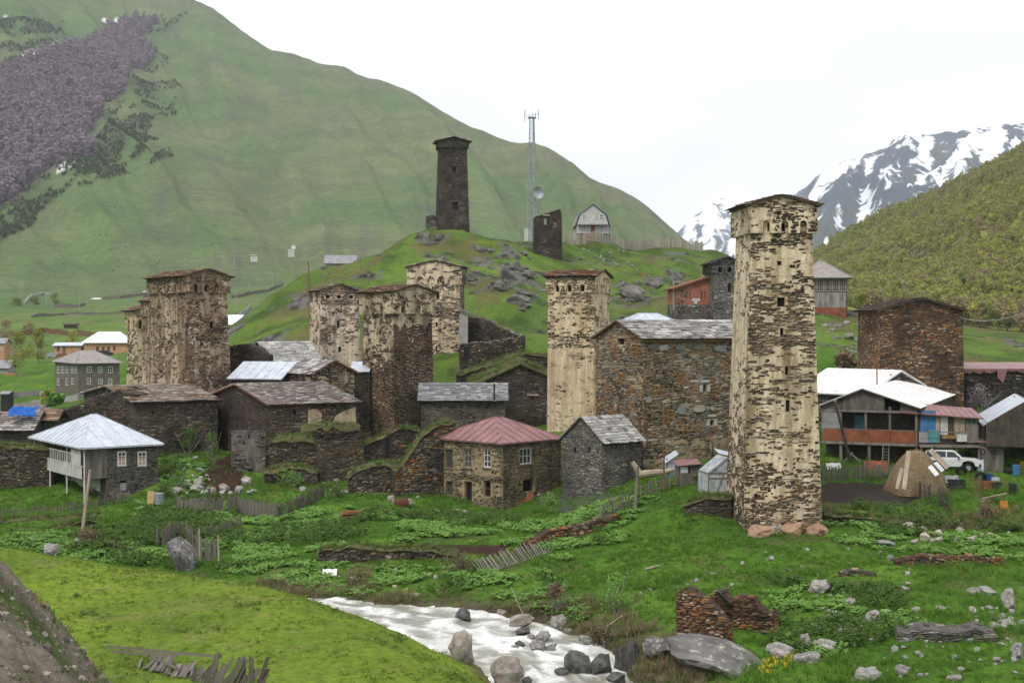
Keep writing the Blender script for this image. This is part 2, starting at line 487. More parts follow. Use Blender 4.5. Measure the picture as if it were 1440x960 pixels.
# ------------------------------------------------------------------ ground sheet
def zcol(base, *rest):
    return np.array(base, float)
def build_ground():
    dense = np.radians(np.linspace(-22.6, 22.6, 400))
    co = np.radians(np.concatenate([np.linspace(23.2, 40, 14), np.linspace(43, 180, 40)]))
    az = np.concatenate([-co[::-1][1:], dense, co])
    rows = [2.0]
    while rows[-1] < 460:
        r = rows[-1]
        rows.append(r * (1.03 if r < 35 else 1.0058))
    while rows[-1] < 9400:
        rows.append(rows[-1] * 1.0125)
    r = np.array(rows)
    A, R = np.meshgrid(az, r)
    x = R * np.sin(A); y = R * np.cos(A)
    z, fp, u, Y, rd = ground(x, y, True)
    n, m = x.shape
    v = np.stack([x.ravel(), y.ravel(), z.ravel()], 1)
    # closing fan at the standing place
    idx = np.arange(n * m).reshape(n, m)
    q = np.stack([idx[:-1, :-1], idx[:-1, 1:], idx[1:, 1:], idx[1:, :-1]], -1).reshape(-1, 4)
    xs, ys, zs = v[:, 0], v[:, 1], v[:, 2]
    px, py = proj(xs, ys, zs)
    rr = np.hypot(xs, ys)
    front = ys > 5
    C = np.zeros((len(v), 3)); snow = np.zeros(len(v))
    n1 = fbm(xs / 5, ys / 5, 4, 51); n2 = fbm(xs / 1.1, ys / 1.1, 3, 52); n3 = fbm(xs / 22, ys / 22, 3, 53)
    def lay(mask, col):
        nonlocal C
        mk = np.clip(mask, 0, 1)[:, None]
        C = C * (1 - mk) + mk * np.asarray(col)
    lay(np.ones(len(v)), (0.066, 0.145, 0.016))
    lay(sstep(.45, .65, n1), (0.088, 0.175, 0.02))
    lay(sstep(.58, .72, n2) * .55, (0.05, 0.09, 0.014))
    lay(sstep(.6, .75, fbm(xs / 3, ys / 3, 4, 54)) * .6 * (rr > 70), (0.11, 0.095, 0.045))
    # grazed meadow on the near side of the river
    mead = (1 - sstep(79, 86, rr)) * (rd > 0.3) * sstep(28, 38, rr) * ((xs < RIVER_X(ys)))
    lay(mead, (0.135, 0.205, 0.024))
    lay(mead * sstep(.5, .7, n3) * .5, (0.165, 0.22, 0.03))
    lay(mead * sstep(.63, .74, fbm(xs / 2.2, ys / 1.2, 4, 57)) * .38, (0.18, 0.17, 0.07))
    lay(mead * sstep(.66, .74, fbm(xs / .5, ys / .5, 2, 58)) * .35, (0.07, 0.11, 0.017))
    # gravel bank
    bank = (1 - sstep(24, 36, rr)) * (xs < 3)
    lay(bank, (0.2, 0.17, 0.14))
    lay(bank * sstep(.5, .62, fbm(xs / .5, ys / .5, 3, 59)) * .8, (0.11, 0.09, 0.072))
    lay(bank * sstep(.56, .68, fbm(xs / 1.0, ys / 1.0, 3, 60)), (0.075, 0.105, 0.03))
    # cut river banks
    rb = (1 - sstep(0.5, 2.6, rd + (n2 - .5) * 2.5)) * (rr < 130)
    lay(rb, (0.075, 0.062, 0.042))
    lay(rb * sstep(.5, .65, n2), (0.12, 0.1, 0.06))
    # knoll
    kn = front * (ys > 168) * (ys < 345) * (xs > -48)
    lay(kn, (0.097, 0.158, 0.028))
    lay(kn * sstep(.48, .66, n1) * .8, (0.05, 0.085, 0.018))
    lay(kn * sstep(.58, .7, fbm(xs / 4, ys / 9, 4, 61)) * .75, (0.12, 0.105, 0.045))
    rk = kn * sstep(.64, .71, fbm(xs / 4.5, ys / 4.5, 4, 62) + .1 * inpoly(px, py, [(600, 325), (700, 335), (790, 385), (900, 395), (960, 430), (860, 440), (760, 420), (640, 380), (590, 350)]))
    lay(rk, (0.13, 0.125, 0.12))
    lay(rk * sstep(.5, .6, fbm(xs / 1.2, ys / 1.2, 3, 63)), (0.035, 0.032, 0.03))
    # named patches of bare soil
    def patch(poly, col, lo, hi, w=1.0):
        m = inpoly(px + (n2 - .5) * 14, py + (n1 - .5) * 10, poly) & (ys > lo) & (ys < hi)
        lay(m * w, col)
    patch([(1152, 678), (1262, 680), (1300, 700), (1270, 714), (1152, 708)], (0.05, 0.04, 0.034), 98, 118)
    patch([(262, 690), (312, 640), (345, 640), (340, 690), (300, 700)], (0.045, 0.026, 0.018), 118, 140)
    patch([(565, 762), (720, 768), (700, 782), (590, 775)], (0.05, 0.03, 0.02), 88, 110)
    patch([(755, 690), (850, 690), (880, 700), (800, 725), (760, 715)], (0.09, 0.085, 0.085), 100, 122, .7)
    patch([(20, 560), (60, 568), (60, 590), (20, 596)], (0.19, 0.17, 0.16), 170, 260)
    patch([(40, 560), (62, 556), (70, 575), (48, 590)], (0.2, 0.18, 0.17), 170, 270)
    patch([(330, 500), (430, 470), (480, 440), (470, 480), (400, 500)], (0.13, 0.12, 0.05), 170, 240, .6)
    # valley fields and mountain
    val = front * sstep(330, 420, ys) * (ys < 760) * (xs < 0)
    st = fbm(xs / 60, ys / 14, 3, 70)
    lay(val, (0.095, 0.155, 0.035))
    lay(val * sstep(.52, .6, st) * .8, (0.12, 0.2, 0.035))
    lay(val * sstep(.6, .68, fbm(xs / 90, ys / 9, 3, 71)) * .8, (0.16, 0.14, 0.09))
    (zM, tM), (zF, tF), (zA, tA), (zB, tB), (zC, tC) = fp
    mt = sstep(-.03, .06, tM) * (np.abs(zs - smax(zM, zM, 1)) < 60) * (xs < 900) * (rr > 560)
    hz = (tM * 1.0)
    lay(mt, (0.1, 0.15, 0.058))
    lay(mt * sstep(.42, .62, fbm(xs / 120, ys / 160, 4, 72)) * .5, (0.165, 0.165, 0.088))
    lay(mt * sstep(.5, .6, fbm(u / 60, Y / 500, 3, 73)) * .6, (0.1, 0.128, 0.062))
    lay(mt * sstep(.1, .02, tM) * .7, (0.095, 0.17, 0.045))
    lay(mt * sstep(.8, 1.0, tM) * .4, (0.14, 0.13, 0.095))
    lay(mt * sstep(.66, .74, fbm(u / 22, Y / 130, 4, 74)) * .35, (0.1, 0.09, 0.09))
    q1 = px + (fbm(xs / 60, ys / 60, 3, 75) - .5) * 40; q2 = py + (fbm(xs / 60, ys / 60, 3, 76) - .5) * 26
    scrub = inpoly(q1, q2, SCRUB) & (ys > 600)
    wood = inpoly(q1, q2, WOOD) & (ys > 600)
    sc2 = scrub * sstep(.42, .54, fbm(xs / 22, ys / 55, 5, 79, .65))
    lay(sc2 * .8, (0.06, 0.072, 0.04))
    lay(wood.astype(float), (0.15, 0.115, 0.13))
    cc = (np.abs(zs - zC) < 60) * (ys > 2300) * (xs < 0)
    lay(cc, (0.15, 0.135, 0.075))
    lay(cc * sstep(.5, .56, fbm(xs / 190, ys / 190, 4, 80)), (0.03, 0.036, 0.028))
    # forested slope on the right
    fo = front * sstep(-.02, .02, tF) * (np.abs(zs - zF) < 30) * (ys < 1500) * (xs > 0)
    lay(fo, (0.2, 0.195, 0.06))
    # snow peaks
    for zz, tt, seed, k in ((zA, tA, 90, .0), (zB, tB, 95, .08)):
        sn = (np.abs(zs - zz) < 120) * (ys > 2500) * (xs > -200)
        lay(sn, (0.05, 0.066, 0.085))
        lay(sn * sstep(.5, .6, fbm(u / 40, Y / 300, 3, seed + 4)) * .8, (0.07, 0.08, 0.06))
        lv = fbm(u / 17 + .9 * fbm(Y / 300, u / 30, 2, seed), Y / 420, 5, seed + 1, .6)
        lv = lv + .28 * (tt - .62) + k
        snow = np.where(sn > 0, np.clip(.53 + (lv - .53) * .62, 0, 1), snow)
    # little snow patches among the trees
    for poly in ([(82, 238), (108, 226), (110, 229), (84, 242)], [(140, 27), (168, 28), (165, 31), (142, 31)], [(30, 76), (52, 73), (50, 80), (32, 82)], [(2, 24), (16, 20), (15, 24), (2, 28)], [(68, 62), (84, 62), (84, 66), (70, 67)]):
        lay((inpoly(px, py, poly) & (ys > 600)).astype(float), (0.75, 0.77, 0.8))
    lt = np.full(len(q), 4, np.int32)
    m_, t, b = new_mat('grass_ground')
    at = N(t, 'ShaderNodeAttribute', attribute_name='tint')
    geo = N(t, 'ShaderNodeNewGeometry')
    na = noise_node(t, 2.6, 6, 0.65, geo.outputs['Position'])
    ra = ramp(t, na.outputs[0], [(0.3, (.62, .62, .6)), (0.55, (1, 1, 1)), (0.75, (1.3, 1.25, 1.2))])
    nb = noise_node(t, 0.02, 5, 0.6, geo.outputs['Position'])
    rb_ = ramp(t, nb.outputs[0], [(0.35, (.82, .84, .86)), (0.65, (1.14, 1.12, 1.05))])
    c1 = mixc(t, 1.0, at.outputs['Color'], ra.outputs[0], 'MULTIPLY')
    c1 = mixc(t, 1.0, c1, rb_.outputs[0], 'MULTIPLY')
    s_at = N(t, 'ShaderNodeAttribute', attribute_name='snow')
    s_n = noise_node(t, 0.0125, 10, 0.72, geo.outputs['Position'])
    s_m = N(t, 'ShaderNodeMath', operation='MULTIPLY_ADD'); t.links.new(s_n.outputs[0], s_m.inputs[0]); s_m.inputs[1].default_value = .72; t.links.new(s_at.outputs['Fac'], s_m.inputs[2])
    s_r = ramp(t, s_m.outputs[0], [(.885, (0, 0, 0)), (.925, (1, 1, 1))])
    b.inputs['Roughness'].default_value = 0.95
    b.inputs['Specular IOR Level'].default_value = 0.08
    nc = noise_node(t, 0.16, 6, 0.68, geo.outputs['Position'])
    rc_ = ramp(t, nc.outputs[0], [(0.32, (.74, .78, .8)), (0.5, (1, 1, 1)), (0.68, (1.22, 1.16, 1.1))])
    c1 = mixc(t, 1.0, c1, rc_.outputs[0], 'MULTIPLY')
    c1 = mixc(t, s_r.outputs[0], c1, (.82, .84, .88))
    t.links.new(c1, b.inputs['Base Color'])
    nd = noise_node(t, 5.0, 5, 0.7, geo.outputs['Position'])
    b1 = N(t, 'ShaderNodeBump'); b1.inputs['Strength'].default_value = .7; b1.inputs['Distance'].default_value = .12; t.links.new(nd.outputs[0], b1.inputs['Height'])
    b2 = N(t, 'ShaderNodeBump'); b2.inputs['Strength'].default_value = .55; b2.inputs['Distance'].default_value = 2.2; t.links.new(nc.outputs[0], b2.inputs['Height']); t.links.new(b1.outputs[0], b2.inputs['Normal'])
    t.links.new(b2.outputs[0], b.inputs['Normal'])
    me = mesh_np('ground', v, lt, q.ravel(), m_, C, True)
    sa = me.attributes.new('snow', 'FLOAT', 'POINT'); sa.data.foreach_set('value', snow.astype(np.float32))
    o = bpy.data.objects.new('ground', me)
    o['kind'] = 'structure'
    link(o)
WOOD = [(-40, 110), (40, 88), (120, 62), (180, 36), (225, 28), (205, 66), (210, 80), (185, 100), (160, 140), (120, 190), (128, 205), (80, 240), (40, 262), (0, 300), (-40, 330)]
SCRUB = [(-20, 20), (60, 25), (95, 40), (60, 75), (0, 100), (-20, 120), (100, 62), (230, 22), (275, 15), (225, 55), (232, 80), (205, 110), (250, 115), (250, 150), (215, 180), (235, 215), (190, 245), (90, 262), (40, 320), (-20, 345), (0, 300), (80, 240), (130, 205), (190, 100), (210, 70), (180, 50), (100, 75), (0, 110)]
def RIVER_X(y):
    a = np.array(RIVER[::-1])
    return np.interp(y, a[:, 1], a[:, 0])
build_ground()

def build_water():
    pts = np.array(RIVER, float); hw = np.array(RHW)
    # resample densely
    seg = np.r_[0, np.cumsum(np.hypot(*np.diff(pts, axis=0).T))]
    t = np.arange(0, seg[-1], 0.3)
    cx = np.interp(t, seg, pts[:, 0]); cy = np.interp(t, seg, pts[:, 1]); w = np.interp(t, seg, hw)
    k = np.ones(9) / 9
    cx[4:-4] = np.convolve(cx, k, 'valid'); cy[4:-4] = np.convolve(cy, k, 'valid')
    dx = np.gradient(cx); dy = np.gradient(cy); l = np.hypot(dx, dy); dx /= l; dy /= l
    cs = np.linspace(-1, 1, 41)
    X = cx[:, None] - dy[:, None] * cs * (w[:, None] + 1.0); Y = cy[:, None] + dx[:, None] * cs * (w[:, None] + 1.0)
    T = np.broadcast_to(t[:, None], X.shape); Cc = cs * w[:, None]
    n1 = ridged(T / 2.6 + .8 * fbm(Cc / 2, T / 3, 2, 121), Cc / 1.3, 3, 120)
    Z = water_z(Y) + (n1 - .5) * 0.34 + (fbm(T / .5, Cc / .4, 3, 122) - .5) * .18 + (fbm(T / 5, Cc / 3, 2, 123) - .5) * .3
    n, m = X.shape
    v = np.stack([X.ravel(), Y.ravel(), Z.ravel()], 1)
    foam = np.clip(sstep(.42, .7, n1) * .6 + sstep(.48, .66, fbm(T / 1.6, Cc / .6, 4, 124)) * .7, 0, 1).ravel()
    col = np.array([.25, .245, .2]) * (1 - foam[:, None]) + np.array([.86, .87, .87]) * foam[:, None]
    idx = np.arange(n * m).reshape(n, m)
    q = np.stack([idx[:-1, :-1], idx[1:, :-1], idx[1:, 1:], idx[:-1, 1:]], -1).reshape(-1, 4)
    m_, tt, b = new_mat('white_water')
    at = N(tt, 'ShaderNodeAttribute', attribute_name='tint')
    geo = N(tt, 'ShaderNodeNewGeometry')
    na = noise_node(tt, 5.5, 5, .65, geo.outputs['Position'])
    ra = ramp(tt, na.outputs[0], [(.36, (.72, .72, .68)), (.6, (1.1, 1.1, 1.1))])
    c = mixc(tt, 1.0, at.outputs['Color'], ra.outputs[0], 'MULTIPLY')
    tt.links.new(c, b.inputs['Base Color'])
    b.inputs['Roughness'].default_value = .28
    b.inputs['Specular IOR Level'].default_value = .4
    bump(tt, b, na.outputs[0], .5, .1)
    o = bpy.data.objects.new('river_water', mesh_np('river_water', v, np.full(len(q), 4), q.ravel(), m_, col, True))
    o['kind'] = 'structure'
    link(o)
build_water()

# ------------------------------------------------------------------ pieces: stones, slates
def unit_piece(seed, kind):
    """closed irregular block of size about 1 x 1 x 1, front at +z"""
    r = random.Random(seed)
    if kind == 'stone':
        base = [(-.5, -.32), (-.3, -.5), (.34, -.5), (.5, -.2), (.48, .34), (.2, .5), (-.36, .47), (-.5, .2)]
        base = [(a + r.uniform(-.07, .07), b + r.uniform(-.1, .1)) for a, b in base]
        if seed % 2:
            base.pop(r.randrange(8))
        k = len(base)
        vs = [(a, b, -.5) for a, b in base] + [(a * .93, b * .86, .3 + r.uniform(0, .2)) for a, b in base]
    else:
        base = [(-.5, -.5), (r.uniform(-.2, .2), -.5 - r.uniform(0, .14)), (.5, -.5), (.52, .5), (-.5, .5)]
        base = [(a + r.uniform(-.06, .06), b + r.uniform(-.1, .06)) for a, b in base]
        k = len(base)
        vs = [(a, b, -.5) for a, b in base] + [(a, b, .5) for a, b in base]
    fs = [tuple(range(k, 2 * k))] + [(i, (i + 1) % k, k + (i + 1) % k, k + i) for i in range(k)]
    if kind == 'slate':
        fs.append(tuple(range(k))[::-1])
    return np.array(vs), fs
KIT = {k: [unit_piece(11 + i, k) for i in range(6)] for k in ('stone', 'slate')}
M_STONE_O = mat_var('stone_piece', (1, 1, 1), (.62, .6, .58), 1.2, (1, 1, 1), .9, .5, .08, 4.0, 'obj')
M_STONE_A = mat_var('stone_course', (1, 1, 1), (.66, .64, .62), 2.2, (1, 1, 2.5), .92, .4, .03, 9.0, 'attr')
M_SLATE_O = mat_var('slate_piece', (1, 1, 1), (.6, .58, .56), 1.6, (1, 1, 1), .6, .4, .05, 5.0, 'obj', spec=.4)
M_SLATE_A = mat_var('slate_course', (1, 1, 1), (.6, .58, .56), 2.0, (1, 1, 1), .65, .4, .03, 6.0, 'attr')
KIT_ME = {}
for k, mm in (('stone', M_STONE_O), ('slate', M_SLATE_O)):
    for i, (vs, fs) in enumerate(KIT[k]):
        me = bpy.data.meshes.new(k)
        me.from_pydata([tuple(v) for v in vs], [], fs)
        me.materials.append(mm)
        KIT_ME[k, i] = me
class Pieces:
    def __init__(s, kind):
        s.kind = kind; s.M = []; s.t = []; s.c = []; s.size = []
    def add(s, t, a, b, n, col, size):
        s.M.append(np.stack([a, b, n], 1)); s.t.append(t); s.c.append(col); s.size.append(size)
    def emit(s, root, name, stuff_name, n_parts, parent=None):
        if not s.t:
            return
        order = np.argsort(-np.array(s.size)) if s.size else []
        parts = set(order[:n_parts].tolist())
        o0 = np.array(root.location)
        par = parent or root
        rest = []
        for i in range(len(s.t)):
            if i in parts:
                o = bpy.data.objects.new(name, KIT_ME[s.kind, (i * 7) % 6])
                m = Matrix.Identity(4)
                for r in range(3):
                    for q in range(3):
                        m[r][q] = float(s.M[i][r, q])
                    m[r][3] = float(s.t[i][r] - o0[r])
                o.parent = par
                o.matrix_local = m
                o.color = (*[float(k) for k in s.c[i]], 1)
                COL.objects.link(o)
            else:
                rest.append(i)
        if not rest:
            return
        V = []; LT = []; LV = []; T = []; base = 0
        rest = np.array(rest)
        M = np.array(s.M); t = np.array(s.t); c = np.array(s.c)
        for k in range(6):
            sel = rest[(rest * 7) % 6 == k]
            if not len(sel):
                continue
            vs, fs = KIT[s.kind][k]
            vv = np.einsum('nij,vj->nvi', M[sel], vs) + t[sel][:, None, :] - o0
            nv = len(vs)
            lt = np.array([len(f) for f in fs]); lv = np.concatenate([np.array(f) for f in fs])
            off = (np.arange(len(sel)) * nv + base)[:, None]
            V.append(vv.reshape(-1, 3)); LT.append(np.tile(lt, len(sel))); LV.append((lv[None] + off).ravel())
            T.append(np.repeat(c[sel], nv, 0))
            base += nv * len(sel)
        me = mesh_np(stuff_name, np.concatenate(V), np.concatenate(LT), np.concatenate(LV), M_STONE_A if s.kind == 'stone' else M_SLATE_A, np.concatenate(T))
        o = bpy.data.objects.new(stuff_name, me)
        link(o, par)
        o['kind'] = 'stuff'

# palettes: (colour, weight)
DARK = [((.075, .063, .055), 4), ((.11, .082, .06), 3), ((.135, .095, .064), 2), ((.045, .041, .039), 3), ((.2, .175, .145), 1.4)]
TOWER = [((.115, .085, .06), 4), ((.165, .115, .075), 3.4), ((.065, .055, .047), 2.4), ((.21, .14, .08), 1.5), ((.25, .205, .155), 1.3)]
HILL = [((.055, .046, .04), 4), ((.075, .06, .05), 3), ((.04, .036, .034), 3), ((.1, .082, .065), 1)]
RUST = [((.24, .115, .045), 3), ((.19, .11, .06), 3), ((.13, .085, .055), 2), ((.32, .25, .17), 2), ((.07, .056, .045), 2), ((.32, .13, .04), 1)]
GREY = [((.2, .19, .17), 4), ((.14, .13, .12), 3), ((.28, .26, .23), 2), ((.08, .075, .07), 2), ((.2, .16, .11), 1)]
MACH = [((.17, .15, .13), 3), ((.24, .22, .2), 3), ((.125, .095, .068), 3), ((.19, .135, .08), 1.6), ((.075, .065, .056), 2), ((.34, .3, .25), 1)]
BROWN = [((.085, .05, .033), 4), ((.11, .068, .042), 3), ((.06, .04, .03), 3), ((.16, .12, .085), 1), ((.035, .03, .026), 1)]
MIXD = [((.09, .074, .06), 4), ((.135, .105, .075), 3), ((.22, .18, .135), 2), ((.045, .041, .038), 2), ((.19, .1, .045), 1)]
SL_GREY = [((0.462, 0.448, 0.434), 4), ((0.308, 0.294, 0.294), 3), ((0.630, 0.616, 0.602), 2), ((0.168, 0.161, 0.154), 2), ((0.364, 0.280, 0.196), 1)]
SL_WHITE = [((.6, .6, .59), 4), ((.48, .48, .47), 3), ((.35, .34, .33), 2), ((.18, .17, .16), 1)]
SL_BROWN = [((0.432, 0.368, 0.304), 4), ((0.304, 0.248, 0.200), 3), ((0.576, 0.528, 0.464), 3), ((0.352, 0.176, 0.080), 1), ((0.112, 0.096, 0.080), 2)]
SL_PINK = [((.36, .31, .29), 4), ((.24, .2, .185), 3), ((.52, .5, .48), 2.4), ((.3, .17, .15), .8), ((.12, .11, .1), 1)]
SL_RUST = [((0.250, 0.119, 0.056), 4), ((0.163, 0.094, 0.056), 3), ((0.375, 0.300, 0.213), 2), ((0.088, 0.062, 0.050), 2)]
def pick(pal, v):
    w = np.array([p[1] for p in pal], float); w = np.cumsum(w) / w.sum()
    return np.array([p[0] for p in pal])[np.searchsorted(w, np.clip(v, 0, .9999))]

# ------------------------------------------------------------------ walls
class Face:
    def __init__(s, O, U, N_, W_, zb, zt, k=0.0, gable=None):
        s.O = np.asarray(O, float); s.U = np.asarray(U, float); s.N = np.asarray(N_, float)
        s.W = W_; s.zb = zb; s.zt = zt; s.k = k; s.gable = gable
    def pos(s, a, z, out=0.0):
        h = z - s.zb
        ss = s.k * h + a * (s.W - 2 * s.k * h) / s.W
        o = out - s.k * h
        return np.array([s.O[0] + s.U[0] * ss + s.N[0] * o, s.O[1] + s.U[1] * ss + s.N[1] * o, z + 0 * ss])
    def top(s, a):
        if s.gable is None:
            return s.zt + 0 * a
        ap, gh = s.gable
        return s.zt + gh * np.where(a / s.W < ap, a / s.W / max(ap, 1e-6), (1 - a / s.W) / max(1 - ap, 1e-6))
    def uv(s, px, py):
        d = ray(px, py)
        O3 = np.array([s.O[0], s.O[1], 0]); N3 = np.array([s.N[0], s.N[1], 0])
        t = (-(s.k * (CAM[2] - s.zb)) - (CAM - O3) @ N3) / (d @ N3 + s.k * d[2])
        p = CAM + d * t
        h = p[2] - s.zb
        ss = (p - O3)[:2] @ s.U
        return (ss - s.k * h) * s.W / (s.W - 2 * s.k * h), p[2]
    def rect(s, x0, y0, x1, y1):
        a0, za = s.uv(x0, y1); a1, zb = s.uv(x1, y0)
        if a0 > a1:
            a0, a1 = a1, a0
        return (max(a0, .05), min(a1, s.W - .05), za, zb)
class Blk:
    """upright block; origin at its front-left corner; s runs along the front, d into the depth"""
    def __init__(b, C, yaw, W_, D, zb, zt, k=0.0):
        b.C = np.asarray(C[:2], float); b.yaw = yaw; b.W = W_; b.D = D; b.zb = zb; b.zt = zt; b.k = k
        b.ex = np.array([math.cos(yaw), math.sin(yaw)]); b.ey = np.array([-math.sin(yaw), math.cos(yaw)])
    def p(b, s, d, z):
        q = b.C + b.ex * s + b.ey * d
        return np.array([q[0], q[1], z])
    def face(b, nm, gable=None, zt=None):
        zt = b.zt if zt is None else zt
        if nm == 'front': return Face(b.C, b.ex, -b.ey, b.W, b.zb, zt, b.k, gable)
        if nm == 'left': return Face(b.C + b.ey * b.D, -b.ey, -b.ex, b.D, b.zb, zt, b.k, gable)
        if nm == 'right': return Face(b.C + b.ex * b.W, b.ey, b.ex, b.D, b.zb, zt, b.k, gable)
        return Face(b.C + b.ex * b.W + b.ey * b.D, -b.ex, b.ey, b.W, b.zb, zt, b.k, gable)
    def grown(b, o, zb, zt):
        c = b.C - b.ex * o - b.ey * o
        return Blk(c, b.yaw, b.W + 2 * o, b.D + 2 * o, zb, zt)
    def centre(b, z):
        return b.p(b.W / 2, b.D / 2, z)
def blk_px(xl, xc, xr, yaw, Y, yb, yt, k=0.0, side=None, sink=1.5, front=None):
    """block whose nearest upright edge stands at photo column xc and distance Y and whose visible faces end at columns xl and xr"""
    yaw = math.radians(yaw)
    c = P(xc, yb, Y); zt = P(xc, yt, Y)[2]
    ex = np.array([math.cos(yaw), math.sin(yaw)]); ey = np.array([-math.sin(yaw), math.cos(yaw)])
    def reach(d, x):
        kx = ray(x, 480)[0] / ray(x, 480)[1]
        return (kx * c[1] - c[0]) / (d[0] - kx * d[1])
    if yaw >= 0:
        W_ = front or reach(ex, xr); D = side or reach(ey, xl); C = c[:2]
    else:
        W_ = front or reach(-ex, xl); D = side or reach(ey, xr); C = c[:2] - ex * W_
    return Blk(C, yaw, W_, D, c[2] - sink, zt, k)
def wall_mesh(mb, dk, face, openings, depth=.35):
    """wall face with real recesses for its openings"""
    ss = sorted({0.0, face.W, *[o[0] for o in openings], *[o[1] for o in openings]})
    zs = sorted({face.zb, face.zt, *[min(max(o[2], face.zb), face.zt) for o in openings], *[min(max(o[3], face.zb), face.zt) for o in openings]})
    for i in range(len(ss) - 1):
        for j in range(len(zs) - 1):
            cs, cz = (ss[i] + ss[i + 1]) / 2, (zs[j] + zs[j + 1]) / 2
            if any(o[0] < cs < o[1] and o[2] < cz < o[3] for o in openings):
                continue
            mb.add([face.pos(ss[i], zs[j]), face.pos(ss[i + 1], zs[j]), face.pos(ss[i + 1], zs[j + 1]), face.pos(ss[i], zs[j + 1])], [(0, 1, 2, 3)])
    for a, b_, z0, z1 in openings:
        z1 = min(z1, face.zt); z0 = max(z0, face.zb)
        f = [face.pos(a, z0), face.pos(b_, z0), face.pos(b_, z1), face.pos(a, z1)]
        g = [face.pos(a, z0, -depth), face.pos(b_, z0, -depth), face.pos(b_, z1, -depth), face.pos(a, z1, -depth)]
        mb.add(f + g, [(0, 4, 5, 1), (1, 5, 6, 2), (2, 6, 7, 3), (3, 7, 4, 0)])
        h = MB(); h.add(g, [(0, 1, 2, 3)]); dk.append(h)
    if face.gable:
        ap, gh = face.gable
        mb.add([face.pos(0, face.zt), face.pos(face.W, face.zt), face.pos(face.W * ap, face.zt + gh)], [(0, 1, 2)])
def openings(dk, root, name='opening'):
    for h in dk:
        h.build(name, M_DARK, root)  # near-black back sheet, painting the shade inside the hole
def lay_stones(pc, face, mask, pal, openings=(), ch=(.1, .2), ln=(.25, .6), proud=(.015, .05), z0=None, z1=None, seed=0, clump=1.6, gap=.015, tints=None):
    r = np.random.default_rng(seed + 100)
    z = face.zb if z0 is None else z0
    top = face.zt + (face.gable[1] if face.gable else 0)
    top = top if z1 is None else min(top, z1)
    rows = []
    while z < top:
        h = r.uniform(*ch)
        s = -r.uniform(0, ln[1])
        while s < face.W:
            l = r.uniform(*ln) * (1.0 if r.random() > .1 else 1.6)
            rows.append((s, s + l, z, z + h))
            s += l
        z += h
    a = np.array(rows)
    a[:, 0] = np.clip(a[:, 0], 0, face.W); a[:, 1] = np.clip(a[:, 1], 0, face.W)
    cs = (a[:, 0] + a[:, 1]) / 2; cz = (a[:, 2] + a[:, 3]) / 2
    keep = (a[:, 1] - a[:, 0] > .07) & (cz + .04 < face.top(cs))
    for o in openings:
        keep &= ~((a[:, 1] > o[0] + .02) & (a[:, 0] < o[1] - .02) & (a[:, 3] > o[2] + .02) & (a[:, 2] < o[3] - .02))
    mv = np.asarray(mask(cs, cz, r.random(len(cs)))).astype(int)
    keep &= mv > 0
    mv = mv[keep]
    a = a[keep]; cs = cs[keep]; cz = cz[keep]
    if not len(a):
        return
    v = .55 * r.random(len(a)) + .45 * np.clip((fbm(cs / clump + seed, cz / clump, 3, seed + 7) - .25) * 2, 0, 1)
    v = np.clip((v - .12) / .76, 0, 1)
    col = pick(pal, v) * r.uniform(.7, 1.3, (len(a), 1)) * np.clip(1.05 + 2.4 * (fbm(cs / 2.1 + seed * 1.7, cz / 1.5 + seed, 3, seed + 17) - .5), .5, 1.9)[:, None]
    if tints is not None:
        col = tints(cs, cz, col)
    pr = r.uniform(*proud, len(a))
    hs = np.where(mv > 1, r.uniform(.95, 1.45, len(a)), r.uniform(.62, 1.3, len(a))); ls = np.where(mv > 1, r.uniform(1., 1.2, len(a)), r.uniform(.75, 1.12, len(a))); cz = cz + r.uniform(-.3, .3, len(a)) * (a[:, 3] - a[:, 2])
    N3 = np.array([face.N[0], face.N[1], face.k]); N3 /= np.linalg.norm(N3)
    U3 = np.array([face.U[0], face.U[1], 0])
    V3 = np.cross(N3, U3)
    pos = face.pos(cs, cz).T
    rot = r.uniform(-.09, .09, len(a))
    for i in range(len(a)):
        l = (a[i, 1] - a[i, 0]) * ls[i] - gap; h = (a[i, 3] - a[i, 2]) * hs[i] - gap
        c, s_ = math.cos(rot[i]), math.sin(rot[i])
        th = pr[i] + .12
        pc.add(pos[i] + N3 * (pr[i] - th / 2), (U3 * c + V3 * s_) * l, (V3 * c - U3 * s_) * h, N3 * th, col[i], l * h ** .5)
M_DARK = mat_var('painted_shade', (.016, .014, .013), None, 2, bs=0)  # near-black colour standing in for the shade inside openings
_walls = {}
